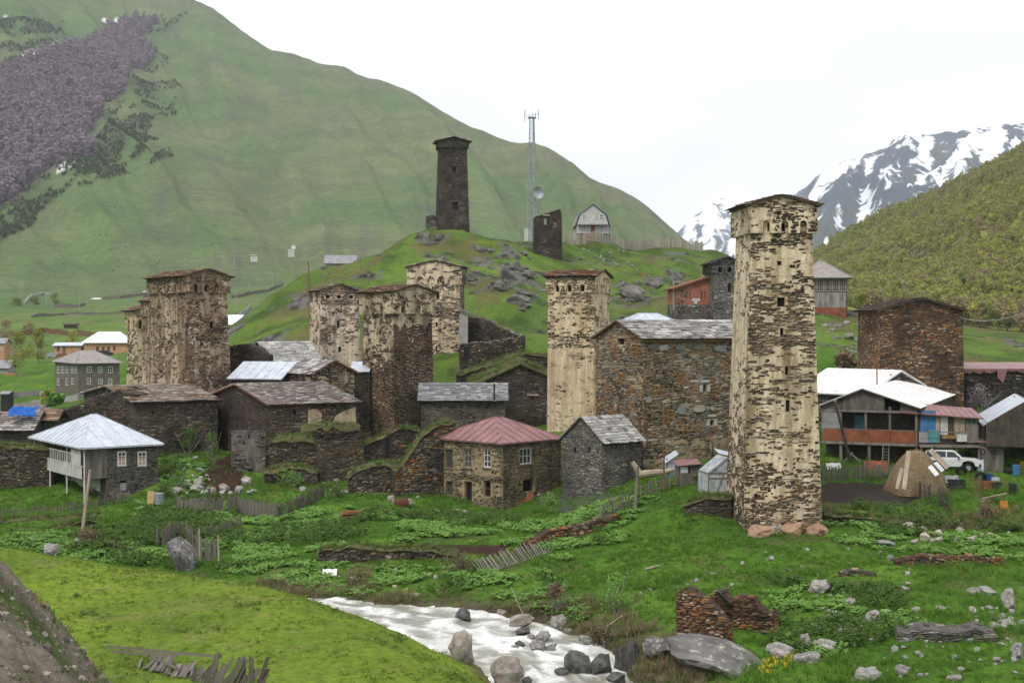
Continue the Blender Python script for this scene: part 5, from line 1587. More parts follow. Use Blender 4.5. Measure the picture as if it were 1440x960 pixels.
ruin('stone_wall', 'broken wall with rust-coloured stones and a dark doorway, below the leaning tower', 'wall', [(500, 632), (520, 622), (545, 610), (562, 602), (590, 604)], 130.5, 132, .9, [((.06, .05, .04), 4), ((.12, .095, .07), 2), ((.2, .085, .03), 1.2), ((.25, .2, .15), 1)], None, .3, 226, 150, opens=[(541, 616, 547.5, 645), (528, 640, 531, 655)], coping=RUST)
ruin('stone_wall', 'sloping stepped wall with mossy rusty coping, left of the red roofed house', 'wall', [(556, 664), (575, 640), (590, 616), (606, 600), (640, 592)], 122, 123.5, 1.2, MIXD + [((.2, .085, .03), 1)], None, .5, 227, 150, coping=RUST)
ruin('stone_wall', 'low broken wall at the foot of the ruins beside the grassy ledge', 'wall', [(490, 668), (510, 655), (540, 651), (558, 655)], 124.5, 124.5, 1.5, DARK, None, 1.2, 228, 60)
ruin('stone_wall', 'low dark rubble wall below the grassy ruin with hanging grass', 'wall', [(372, 664), (400, 656), (430, 657), (446, 664)], 127, 127.5, 1.2, DARK, None, 1.0, 229, 60)

# --- black stone building with torn red sheets, grey barn, white-roofed gable house
BB = blk_px(1349, 1352, 1500, 2, 139, 600, 519, side=7, sink=1)
r_, fs_ = stone_house('stone_building', 'black stone building with a torn red sheet along its top edge at the right border', 'house', BB, ('front',), M_mortar(), [((.03, .028, .026), 5), ((.045, .04, .036), 3), ((.3, .27, .22), .25)], None, {}, 231, 150, (.12, .3), (.25, .75))
f = fs_['front']; rr_ = random.Random(5)
mb = MB(); q = [BB.p(0, -.25, BB.zt + .05), BB.p(BB.W, -.25, BB.zt + .05), BB.p(BB.W, 7, BB.zt + .5), BB.p(0, 7, BB.zt + .5)]; mb.slab(q, pnorm(q), .06); mb.build('roof', M_RED_ROOF, r_)
s_ = 0
while s_ < BB.W - .5:
    w_ = rr_.uniform(.7, 1.3); d_ = 1.4 if abs(s_ - 3.9) < .5 else rr_.uniform(.25, .5)
    m = MB(); m.slab([f.pos(s_, BB.zt + .04, .28), f.pos(s_, BB.zt - d_ * rr_.uniform(.5, .8), .25), f.pos(s_ + w_ * rr_.uniform(.4, .8), BB.zt - d_, .22), f.pos(s_ + w_, BB.zt - .15, .25), f.pos(s_ + w_, BB.zt + .04, .28)], np.array([*f.N, 0]), .01)
    m.build('torn_sheet', M_RED_ROOF, r_); s_ += w_
BY = blk_px(1120, 1217, 1309, 42, 130, 612, 553, sink=1)
rise_y = P(1262, 521, 130 + 2.5)[2] - BY.zt
r_, fs_ = stone_house('stone_house', 'stone gable house with bright white metal roof, behind the rusty balcony house', 'house', BY, ('front', 'left'), M_mortar(), MIXD, None, {}, 241, 40, gables=gy(rise_y))
mb = MB(); pl = gable_planes(BY, 'y', BY.zt, rise_y, .4, .35)
for q in pl: mb.slab(q, pnorm(q), .1)
rf = mb.build('roof', M_WHITE_ROOF, r_)
for i, q in enumerate(pl): sheet_slope(r_, rf, q, 1.1, 1, M_WHITE_ROOF, seed=i)
BA = blk_px(1376, 1476, 1500, -15, 124, 604, 583, sink=.6)
rise_a = P(1426, 552, 126)[2] - BA.zt
def barn():
    root = thing('barn', 'grey plank gable barn with a leaning pole, at the right edge', 'barn', BA.centre(BA.zb))
    mb = MB(); dk = []
    fs = {}
    for nm in ('front', 'left', 'right', 'back'):
        fs[nm] = BA.face(nm, gy(rise_a).get(nm)); wall_mesh(mb, dk, fs[nm], [])
    mb.build('wall', WOOD_D, root)
    boards(root, fs['front'], 0, BA.W, BA.zb, BA.zt + 5, .26, WOOD_G, 'plank', .03, .03, 8, tint=(.75, 1.2))
    boards(root, fs['left'], 0, BA.D, BA.zb, BA.zt, .26, WOOD_G, 'plank', .03, .03, 9, tint=(.7, 1.1))
    mb = MB(); pl = gable_planes(BA, 'y', BA.zt, rise_a, .35, .3)
    for q in pl: mb.slab(q, pnorm(q), .08)
    rf = mb.build('roof', M_ZINC, root); sheet_slope(root, rf, pl[1], 1.0, 1, M_ZINC, seed=4)
barn()
m = MB(); a = P(1426, 556, 121); b = P(1442, 616, 119); m.tube(b, a, .09, .07); solo('leaning_pole', m, WOOD_P, 'pale pole leaning against the grey plank barn at the right edge', 'pole', b)
ruin('stone_wall', 'bushy stone bank wall under the grey plank barn', 'wall', [(1364, 600), (1380, 594), (1410, 596), (1445, 601), (1480, 604)], 121, 117.5, 1.5, MIXD, None, 1.4, 242, 80)

# --- balcony house with rusty panels
BO = blk_px(1155, 1290, 1349, -24, 115, 655, 573, sink=1)
rise_o = P(1214, 546, 117)[2] - BO.zt
def rusty_house():
    root = thing('plank_house', 'two-storey plank house with rusty balcony panels and bright white roof', 'house', BO.centre(BO.zb))
    F = BO.face('front', (.44, rise_o)); R = BO.face('right'); Lf = BO.face('left'); Bk = BO.face('back', (.56, rise_o))
    z = lambda py: F.uv(1220, py)[1]
    zfl, zrail, zbeam = z(622.5), z(605), z(578)
    dep = 1.9
    mb = MB(); dk = []
    inner = Blk(BO.p(0, dep, 0)[:2], BO.yaw, BO.W, BO.D - dep, BO.zb, BO.zt)
    for nm in ('front', 'left', 'right', 'back'):
        wall_mesh(mb, dk, inner.face(nm), [])
    mb.build('wall', WOOD_D, root)
    m = MB(); m.box(BO.p(BO.W / 2, BO.D / 2, zfl - .1), np.array([*BO.ex, 0]) * BO.W / 2, np.array([*BO.ey, 0]) * BO.D / 2, (0, 0, .1)); m.build('balcony_floor', WOOD_G, root)
    for px, lo in ((1157, 1), (1182, 1), (1217, 0), (1251, 0), (1288, 1)):
        s_ = min(max(F.uv(px, 600)[0], .1), BO.W - .1)
        m = MB(); m.bar(F.pos(s_, zfl, -.1), F.pos(s_, BO.zt, -.1), .17); m.build('post', WOOD_G, root)
    for px in (1182, 1222, 1288):
        s_ = min(F.uv(px, 600)[0], BO.W - .1); m = MB(); m.bar(F.pos(s_, BO.zb, -.12), F.pos(s_, zfl - .2, -.12), .2); m.build('stilt', WOOD_G, root)
    for zz, h in ((zbeam, .18), (zfl - .05, .22)):
        m = MB(); m.bar(F.pos(0, zz, .03), F.pos(BO.W, zz, .03), .12, h); m.build('beam', WOOD_G, root)
    edges = [1157, 1183, 1191, 1222, 1252, 1287]
    for i in range(5):
        a, b = max(F.uv(edges[i], 612)[0], 0) + .02, F.uv(edges[i + 1], 612)[0] - .02
        m = MB(); m.box(*rot_box(F, (a + b) / 2, (zfl + zrail) / 2 + .05, b - a, zrail - zfl - .05, .06 + .01 * (i % 2), .015)); m.build('rusty_panel', M_RUST, root)
    m = MB(); m.bar(F.pos(.05, zrail + .08, .02), F.pos(BO.W - .1, zrail + .08, .02), .06); m.build('handrail', WOOD_G, root)
    a, b = .05, F.uv(1182, 595)[0]
    m = MB(); m.box(*rot_box(F, (a + b) / 2, (z(580) + z(608)) / 2, b - a, z(580) - z(608), .02, .02)); m.build('grey_panel', M_GREY_ROOF, root)
    # gable boarding with a gap at its right
    G = BO.face('front', (.44, rise_o))
    g0, g1 = F.uv(1244, 570)[0], F.uv(1266, 570)[0]
    boards(root, G, 0, g0, zbeam + .1, BO.zt + 5, .3, WOOD_G, 'gable_board', .05, .03, 21, tint=(.4, .75))
    boards(root, G, g1, BO.W, zbeam + .1, BO.zt + 5, .3, WOOD_G, 'gable_board', .05, .03, 22, tint=(.4, .75))
    d = inner.face('front')
    m = MB(); s_ = d.uv(1210, 595)[0]; m.box(*rot_box(d, s_, (zfl + z(586)) / 2, 1.0, z(586) - zfl, .05, .06)); dd = m.build('door', M_TEAL, root)
    m = MB(); m.box(*rot_box(d, s_ + .35, (zfl + z(586)) / 2, .05, .12, .1, .04)); m.build('handle', M_IRON, dd)
    # roof
    q = [[BO.p(-.35, -.4, BO.zt - .1), BO.p(-.35, BO.D + .3, BO.zt - .1), BO.p(BO.W * .44, BO.D + .3, BO.zt + rise_o), BO.p(BO.W * .44, -.4, BO.zt + rise_o)],
         [BO.p(BO.W + .3, BO.D + .3, BO.zt - .05), BO.p(BO.W + .3, -.4, BO.zt - .05), BO.p(BO.W * .44, -.4, BO.zt + rise_o), BO.p(BO.W * .44, BO.D + .3, BO.zt + rise_o)]]
    mb = MB()
    for k in q: mb.slab(k, pnorm(k), .07)
    rf = mb.build('roof', WOOD_G, root)
    for i, k in enumerate(q): sheet_slope(root, rf, k, 1.0, 1, M_WHITE_ROOF, seed=i + 30)
    # annexe under the red lean-to
    W2 = 4.9
    AN = Blk(BO.p(BO.W, .3, 0)[:2], BO.yaw + math.radians(20), W2, 3.2, zfl - .1, z(584))
    A = AN.face('front')
    q = [AN.p(-1.4, -.4, AN.zt + .35), AN.p(W2 + .25, -.5, AN.zt - .12), AN.p(W2 + .25, 3.4, AN.zt + .5), AN.p(-1.4, 3.4, AN.zt + 1.1)]
    mb = MB(); mb.slab(q, pnorm(q), .06); rf2 = mb.build('lean_to_roof', M_RED_ROOF, root); sheet_slope(root, rf2, q, .55, 1, M_RED_ROOF, rib=.04, seed=9)
    mb = MB()
    for nm in ('front', 'left', 'right', 'back'):
        wall_mesh(mb, dk, AN.face(nm), [])
    mb.build('annexe_wall', WOOD_D, root)
    w = W2 / 76.0
    def pan(nm, x0, x1, y0, y1, mat, out=.04):
        m = MB(); zz0, zz1 = A.uv(1320, y1)[1], A.uv(1320, y0)[1]
        m.box(*rot_box(A, (x0 + x1 - 2580) / 2 * w, (zz0 + zz1) / 2, (x1 - x0) * w, zz1 - zz0, out, .03)); o = m.build(nm, mat, root); return o
    pan('blue_sheet', 1293, 1312, 577, 607, M_BLUE); pan('grey_panel', 1291, 1302, 607, 622, M_CONC, .06); pan('teal_panel', 1302, 1317, 604, 622, M_TEAL, .06)
    pan('wall_board', 1312, 1317, 584, 604, WOOD_P); pan('wall_board', 1318, 1327, 583, 611, WHITE_P); pan('wall_board', 1335, 1341, 583, 611, WOOD_P); pan('wall_board', 1341, 1348, 583, 606, WOOD_P)
    pan('door', 1349, 1365, 596, 622, WOOD_G, .08); put_window(root, A, (59 * w, 73 * w, A.uv(1320, 596)[1], A.uv(1320, 586)[1]), WOOD_G, 2, 1, .08, -.06)
    pan('bench', 1319, 1337, 611, 616, mat_var('ochre_wood', (.36, .22, .07), None, 3), .3); pan('washbasin', 1337, 1350, 606, 620, WHITE_P, .35); pan('handrail', 1290, 1350, 606, 607.5, WOOD_G, .45); 
    m = MB(); m.box(AN.p(W2 / 2, .9, zfl - .1), np.array([*AN.ex, 0]) * W2 / 2, np.array([*AN.ey, 0]) * 1.7, (0, 0, .08)); m.build('annexe_floor', WOOD_G, root)
    for t in (.03, .3, .6, .97):
        for d_ in (-.6, 2.4):
            q_ = AN.p(W2 * t, d_, 0); m = MB(); m.bar((q_[0], q_[1], gz(q_[0], q_[1]) - .3), (q_[0], q_[1], zfl - .15), .13); m.build('stilt', WOOD_G, root)
    # ladder up to the balcony
    m = MB(); b0 = F.pos(F.uv(1242, 640)[0], BO.zb + .9, .5); t0 = F.pos(F.uv(1242, 640)[0], zfl - .2, .1)
    U3 = np.array([*F.U, 0]) * .5
    m.bar(b0, t0, .06); m.bar(b0 + U3, t0 + U3, .06)
    for i in range(1, 7): m.bar(b0 + (t0 - b0) * i / 7, b0 + (t0 - b0) * i / 7 + U3, .045)
    solo('ladder', m, WOOD_G, 'grey ladder standing under the rusty balcony', 'ladder', b0)
rusty_house()
a = P(1174, 563, 113); b = on_ground(1197, 648, 112)
m = MB(); m.tube(b - np.array([0, 0, .3]), a, .16, .11, 8); m.bar(b + np.array([-.7, -.3, -.1]), b + np.array([.1, 0, .7]), .12); m.bar(b + np.array([.8, -.3, -.1]), b + np.array([-.1, 0, .7]), .12)
solo('leaning_pole', m, WOOD_G, 'thick grey timber pole leaning in front of the rusty balcony', 'pole', b)

# ------------------------------------------------------------------ distant houses, mast
def far_house(name, label, cat, blk, mats, roof, rise, ov, windows=None, rmat=None, frac=.3, pitch=0, axis='x', winmat=None, sheets=1, doors=None, face_boards=None):
    root = thing(name, label, cat, blk.centre(blk.zb))
    mb = MB(); dk = []
    gb = {'x': gx(rise), 'y': gy(rise)}[axis] if roof == 'gable' else {}
    fs = {}
    for nm in ('front', 'left', 'right', 'back'):
        f = blk.face(nm, gb.get(nm)); fs[nm] = f
        ops = [f.rect(*o) for o in (windows or {}).get(nm, [])] + [f.rect(*o) for o in (doors or {}).get(nm, [])]
        f.ops = ops
        wall_mesh(mb, dk, f, ops, .25)
    mb.build('wall', mats, root)
    openings(dk, root)
    for nm, ws in (windows or {}).items():
        for o in fs[nm].ops[:len(ws)]:
            put_window(root, fs[nm], o, winmat or M_FRAME, 2, 2, .12, .05)
    for nm, ws in (doors or {}).items():
        for o in fs[nm].ops[-len(ws):]:
            m = MB(); m.box(*rot_box(fs[nm], (o[0] + o[1]) / 2, (o[2] + o[3]) / 2, o[1] - o[0], o[3] - o[2], -.08, .06)); m.build('door', WOOD_B, root)
    if roof == 'hip':
        hip_roof(root, blk, blk.zt + .05, rise, ov, frac, rmat, pitch, sheets, 3, axis=axis)
    elif roof == 'gable':
        mb = MB(); pl = gable_planes(blk, axis, blk.zt, rise, ov)
        for q in pl: mb.slab(q, pnorm(q), .15)
        mb.build('roof', rmat, root)
    return root, fs
M_SHINGLE = mat_var('grey_shingles', (.34, .31, .29), (.22, .2, .19), 1.2, (1, 1, 3), .8, .5, .05, 4)
M_STONEFAR = mat_var('far_stone_wall', (.2, .17, .14), (.1, .085, .07), 1.6, (1, 1, 2.2), .95, .6, .06, 4)

# two-storey house in the valley, left
b = blk_px(77, 110, 168, 32, 268, 556, 511, sink=2)
far_house('stone_house', 'two-storey grey stone house with shingled hip roof, in the valley on the left', 'house', b, M_STONEFAR, 'hip', 2.3, .6,
    {'front': [(122, 515, 129, 524), (138, 515, 144, 524), (152, 515, 158.5, 524.5), (122, 531, 128, 540), (138, 532, 144, 540), (152, 532, 158, 540)],
     'left': [(80, 515, 84.5, 524.5), (86, 515, 90, 524), (92, 515, 96, 524), (100, 515, 103, 524), (105, 515, 108, 524), (80, 532, 84, 541), (92, 532, 96, 541), (100, 532, 104, 540)]}, M_SHINGLE, .35, doors={'left': [(86.5, 534, 89.5, 545)]})
b = blk_px(116, 118, 180, 3, 390, 501, 482, side=8, sink=2)
far_house('long_house', 'long peach-plastered house with four dark windows and bright white roof', 'house', b, M_PEACH, 'hip', 3.0, .7, {'front': [(135, 487, 139, 494), (143.5, 487, 147, 494), (151, 487, 154.5, 494), (159, 486, 162.5, 493)]}, M_WHITE_ROOF, .5, 1.6, winmat=WOOD_B)
b = blk_px(74, 76, 114, 3, 392, 500, 485, side=6, sink=2)
far_house('long_house', 'low peach-plastered annexe with a flat pale roof, left of the long peach house', 'house', b, M_PEACH, 'gable', .7, .5, {'front': [(80, 487, 84, 494)]}, M_ZINC, winmat=WOOD_B, doors={'front': [(88, 486, 92, 499)]})
b = blk_px(118, 120, 146, 3, 700, 428, 425, side=10, sink=3)
far_house('far_house', 'far house showing only a bright white hip roof, among the fields', 'house', b, M_CONC, 'hip', 2.2, 1, None, M_WHITE_ROOF, .3)
b = blk_px(89, 90, 106, 4, 520, 466, 456, side=4, sink=2)
r_, fs_ = far_house('field_shed', 'leaning brown plank shed standing alone in the fields', 'shed', b, WOOD_D, 'gable', .5, .5, None, WOOD_D)
m = MB(); m.bar(b.p(b.W + .1, 0, b.zt), b.p(b.W + 2.6, 0, b.zb + 1.5), .4, .1); m.bar(b.p(b.W + .1, 1, b.zt), b.p(b.W + 2.2, 1, b.zb + 1.5), .4, .1); m.build('prop', WOOD_G, r_)
b = blk_px(-20, -18, 11, 4, 330, 528, 516, side=6, sink=2)
far_house('far_house', 'grey cottage with dark roof at the left edge below the trees', 'house', b, M_CONC, 'gable', 1.6, .5, {'front': [(2, 518, 6, 523)]}, M_GREY_ROOF)
b = blk_px(-20, -18, 6, 4, 380, 497, 482, side=6, sink=2)
far_house('far_house', 'ochre cottage at the left edge beside the pale trees', 'house', b, M_PEACH, 'gable', 1.3, .4, {'front': [(0, 486, 3, 492)]}, M_GREY_ROOF)
b = blk_px(5, 6, 20, 4, 322, 537, 527, side=3, sink=1)
far_house('field_shed', 'small rust-red shed below the pale trees at the left edge', 'shed', b, M_RUST, 'gable', .4, .3, None, M_RUST, doors={'front': [(10, 529, 14, 536)]})
b = blk_px(46, 47, 64, 4, 300, 582, 560, side=3, sink=2)
b = blk_px(0, 1, 11, 4, 215, 570, 553, side=3, sink=2)
far_house('field_shed', 'dark metal box shed beside the gravel track on the left', 'shed', b, M_IRON, 'gable', .3, .2, None, M_GREY_ROOF)
b = blk_px(316, 317, 336, 4, 235, 472, 454, side=5, sink=2)
far_house('far_house', 'grey cottage with white roof at the left foot of the knoll', 'house', b, M_CONC, 'gable', 1.4, .5, {'front': [(322, 460, 326, 468)]}, M_WHITE_ROOF)
b = blk_px(455, 458, 499, 4, 300, 392, 369, side=6, sink=3)
far_house('far_house', 'house behind the knoll showing only a mauve-grey metal roof', 'house', b, M_CONC, 'gable', 1.7, .4, None, M_GREY_ROOF)
b = blk_px(200, 201, 218, 4, 640, 424, 411, side=5, sink=2)
far_house('field_shed', 'far stone hut with two tiny windows above the left towers', 'shed', b, M_STONEFAR, 'gable', .8, .4, {'front': [(204, 414, 206, 418), (210, 414, 212, 418)]}, M_SHINGLE, winmat=WOOD_D)
for px, py, w, h, lab, mt in ((357, 362, 10, 6, 'small white cabin alone on the far slope', WHITE_P), (349, 371, 0, 0, '', None)):
    if mt:
        b = blk_px(px - w / 2, px - w / 2 + .5, px + w / 2, 4, 640, py + h / 2, py - h / 2, side=3, sink=1)
        far_house('far_cabin', lab, 'cabin', b, mt, 'gable', .4, .2, {'front': [(px - 1, py - 2, px + 1, py + 1)]}, M_GREY_ROOF)
b = blk_px(404.5, 405, 414, 4, 600, 358, 351, side=3, sink=1)
r_, fs_ = far_house('satellite_station', 'white equipment cabin with round satellite dish on the far slope', 'cabin', b, WHITE_P, 'gable', .2, .1, {'front': [(407, 353, 409, 356)]}, WHITE_P)
def dish(mb, c, r, nrm, depth=.22):
    nrm = np.asarray(nrm, float); nrm /= np.linalg.norm(nrm)
    a = np.cross(nrm, (0, 0, 1)); a /= np.linalg.norm(a); d = np.cross(nrm, a)
    vs = [c - nrm * depth * r * 2]
    for j in range(1, 5):
        q = j / 4
        for i in range(18):
            t = 2 * math.pi * i / 18
            vs.append(c - nrm * depth * r * 2 * (1 - q * q) + (a * math.cos(t) + d * math.sin(t)) * r * q)
    fs = [(0, 1 + i, 1 + (i + 1) % 18) for i in range(18)]
    for j in range(3):
        o = 1 + j * 18
        fs += [(o + i, o + 18 + i, o + 18 + (i + 1) % 18, o + (i + 1) % 18) for i in range(18)]
    mb.add(vs, fs)
m = MB(); c = P(412.5, 347, 598); dish(m, c, 1.0, (.1, -1, .3)); m.tube(c + np.array([0, .5, -.2]), c + np.array([0, .6, -2.5]), .1); m.build('dish', WHITE_P, r_)

# brick house and its stone tower
bb = blk_px(949, 950, 1012, 3, 200, 462, 405.5, side=7, sink=2)
def brick_house():
    root = thing('brick_house', 'orange block house with a sloping roof and a white sign on its wall', 'house', bb.centre(bb.zb))
    zs = P(950, 428, 200)[2]
    low = Blk(bb.C, bb.yaw, bb.W, bb.D, bb.zb, zs); up = Blk(bb.C, bb.yaw, bb.W, bb.D, zs, bb.zt)
    rise = P(1012, 384, 200)[2] - bb.zt
    mb = MB(); dk = []; pc = Pieces('stone')
    lo_w = [(965, 432, 972, 443), (987, 432, 992, 443)]
    for nm in ('front', 'left', 'right', 'back'):
        f = low.face(nm); ops = [f.rect(*o) for o in lo_w] if nm == 'front' else []
        wall_mesh(mb, dk, f, ops, .25)
        if nm in ('front', 'left'): lay_stones(pc, f, ALL, GREY, ops, (.18, .32), (.3, .8), seed=301)
        if nm == 'front':
            for o in ops: put_window(root, f, o, WOOD_B, 2, 1, .14, .05)
    mb.build('stone_wall', M_mortar_grey(), root)
    mb = MB()
    up_w = [(964.5, 409, 967.2, 420), (968.8, 409, 971.2, 420), (985.5, 409, 988.5, 420), (990, 409, 992.4, 420)]
    for nm in ('front', 'left', 'right', 'back'):
        f = up.face(nm, {'front': (.999, rise), 'back': (.001, rise)}.get(nm)); ops = [f.rect(*o) for o in up_w] if nm == 'front' else []
        if nm == 'right': f = up.face(nm, None, bb.zt + rise)
        wall_mesh(mb, dk, f, ops, .25)
        if nm == 'front':
            for o in ops: put_window(root, f, o, WOOD_B, 1, 1, .09, .06)
            lay_stones(pc, f, lambda s, z, r: s < f.uv(963, 415)[0], GREY, ops, (.18, .32), (.3, .6), seed=302, z1=f.uv(955, 408)[1])
            sg = MB(); s_, z_ = f.uv(978.5, 421.5); sg.box(*rot_box(f, s_, z_, 1.05, .38, .1, .05)); s2, z2 = f.uv(978, 425.5); sg.box(*rot_box(f, s2, z2, .4, .3, .1, .05)); so = sg.build('sign_board', M_FRAME, root)
            sg = MB(); sg.box(*rot_box(f, s_, z_, .72, .16, .128, .006)); sg.build('sign_print', mat_var('faded_lilac_print', (.5, .4, .55), None, 8), so)
    mb.build('block_wall', M_BRICK, root)
    openings(dk, root); pc.emit(root, 'stone', 'stone_courses', 0)
    mb = MB(); q = [bb.p(-.6, -.5, bb.zt + .02), bb.p(bb.W, -.5, bb.zt + rise + .05), bb.p(bb.W, bb.D, bb.zt + rise + .05), bb.p(-.6, bb.D, bb.zt + .02)]
    mb.slab(q, pnorm(q), .2); mb.build('roof', M_RUST, root)
    m = MB(); m.tube(bb.p(-.3, 0, bb.zt - 3), bb.p(-.3, 0, bb.zt + 1), .1); m.build('flue', M_CONC, root)
brick_house()
b = blk_px(1000, 1003, 1042, 4, 198, 462, 383, side=6, sink=2)
tower('grey stone tower with a black top joined to the orange block house', b, P(1003, 383.5, 198)[2] - .01, .28, {'front': ALL, 'left': ALL, 'front_crown': ALL}, GREY, M_mortar_grey(), {'front': [(1013, 380), (1026, 379)]}, .6, .95, 'y', .9, .3, DARK, 303,
      {'front': [(1023.5, 398, 1028, 411)]}, 0, (.18, .32), (.3, .8), 20, .8) if False else None
def grey_tower():
    b.zt = P(1003, 371, 198)[2]
    return tower('grey stone tower with a black top joined to the orange block house', b, P(1003, 384, 198)[2], .25, {'front': ALL, 'left': ALL, 'front_crown': lambda s, z, r: r > -1, 'left_crown': ALL}, [((.2, .19, .185), 4), ((.14, .135, .13), 3), ((.27, .26, .25), 2)], M_mortar_grey(), {'front': [(1013, 380), (1026, 379)]}, .7, .9, 'y', .9, .3, DARK, 303,
      {'front': [(1023.5, 398, 1028, 411)]}, 0, (.18, .32), (.3, .8), 20, .8, tints=lambda s, z, c: np.where((z > P(1003, 384, 198)[2])[:, None], c * .25, c))
grey_tower()
# house with glazed wooden gallery, right of the tall tower
b = blk_px(1118, 1190, 1202, -14, 205, 458, 390, side=6, sink=2)
def gallery_house():
    root = thing('wooden_house', 'tall wooden house with a glazed gallery and shingled hip roof, behind the tall tower', 'house', b.centre(b.zb))
    z1, z2 = P(1190, 411, 205)[2], P(1190, 432, 205)[2]
    mb = MB(); dk = []
    for nm in ('front', 'left', 'right', 'back'):
        wall_mesh(mb, dk, b.face(nm), [])
    mb.build('wall', WOOD_D, root)
    for nm in ('front', 'right'):
        f = b.face(nm)
        boards(root, f, .05, f.W - .05, z2, z1, .35, WOOD_G, 'board', .05, .04, 40, tint=(1.1, 1.6), base=(1, 1.03, 1.1))
        boards(root, f, .05, f.W - .05, b.zb, z2, .5, M_RUST, 'lower_board', .05, .04, 41)
        n = max(2, round(f.W / 1.1)); 
        for i in range(n):
            put_window(root, f, (f.W * i / n + .06, f.W * (i + 1) / n - .06, z1 + .12, b.zt - .12), WOOD_P, 3, 3, .1, -.05)
    hip_roof(root, b, b.zt, P(1152, 364, 206)[2] - b.zt, .8, .0, M_SHINGLE, 0, 1, 7)
gallery_house()
# low house with pale blue hip roof behind the long stone house
b = blk_px(868, 880, 966, 12, 165, 480, 461, side=7, sink=2)
far_house('blue_roof_house', 'house showing only its pale blue sheet hip roof above the long stone house', 'house', b, M_STONEFAR, 'hip', P(918, 441, 168)[2] - b.zt, .5, None, M_ZINC, .3, .9)
# grey gambrel house on the hilltop
b = blk_px(809, 811, 856, 2, 300, 336, 317, side=8, sink=2)
def gambrel():
    root = thing('gambrel_house', 'grey block house with barn-shaped gable on the hilltop behind a pale fence', 'house', b.centre(b.zb))
    z = lambda py: P(833, py, 300)[2]
    W_ = b.W
    prof = [(0, b.zb), (W_, b.zb), (W_, z(317)), (W_ * .9, z(302)), (W_ * .5, z(288)), (W_ * .1, z(302)), (0, z(317))]
    f = b.face('front'); N3 = np.array([*f.N, 0])
    mb = MB(); tri_fan_ok(mb, [f.pos(np.array(a), c) for a, c in prof], N3, b.D); mb.build('wall', mat_var('pale_block', (.5, .49, .48), (.4, .39, .39), .9, bs=.3), root)
    mb = MB()
    out = [(-.35, z(318.5)), (W_ * .1 - .2, z(301.5)), (W_ * .5, z(287)), (W_ * .9 + .2, z(301.5)), (W_ + .35, z(318.5))]
    for i in range(4):
        (a0, c0), (a1, c1) = out[i], out[i + 1]
        q = [f.pos(np.array(a0), c0, .3), f.pos(np.array(a1), c1, .3), f.pos(np.array(a1), c1, -b.D - .3), f.pos(np.array(a0), c0, -b.D - .3)]
        mb.slab(q, pnorm(q), -.16)
    mb.build('roof', M_GREY_ROOF, root)
    for x0, y0, x1, y1 in ((819, 301.5, 824.5, 309), (843, 301, 849, 309), (818, 317, 823.5, 324), (843.5, 317, 849, 324)):
        o = f.rect(x0, y0, x1, y1); put_window(root, f, o, M_FRAME, 2, 2, .14, -.05)
    for nm, x0, y0, x1, y1, mt in (('door', 830, 302, 836, 314, WHITE_P), ('door', 831, 317, 836.5, 328.5, M_RUST)):
        o = f.rect(x0, y0, x1, y1); m = MB(); m.box(*rot_box(f, (o[0] + o[1]) / 2, (o[2] + o[3]) / 2, o[1] - o[0], o[3] - o[2], .03, .08)); m.build(nm, mt, root)
    m = MB(); m.box(*rot_box(f, W_ / 2, z(316), W_ * .95, .18, .5, 1.0)); m.build('balcony', M_GREY_ROOF, root)
    m = MB(); m.box(*rot_box(f, W_ * .5, z(332.5), W_ * 1.02, z(328.5) - z(336), .4, .8)); m.build('plinth', M_IRON, root)
    boards(root, f, f.uv(822, 330)[0], f.uv(846, 330)[0], z(339), z(329.5), .6, mat_var('fresh_plank', (.4, .22, .11), None, 2), 'gate_board', 1.3, .06, 50)
gambrel()
ruin('stone_ruin', 'pale ruined stub of a wall on the knoll left of the dark tower', 'ruin', [(599, 304), (604, 302.5), (612, 303), (616, 308)], 262, 262, 2.0, GREY, M_mortar_grey(), 0, 310, 0, ch=(.2, .4), ln=(.4, .9))
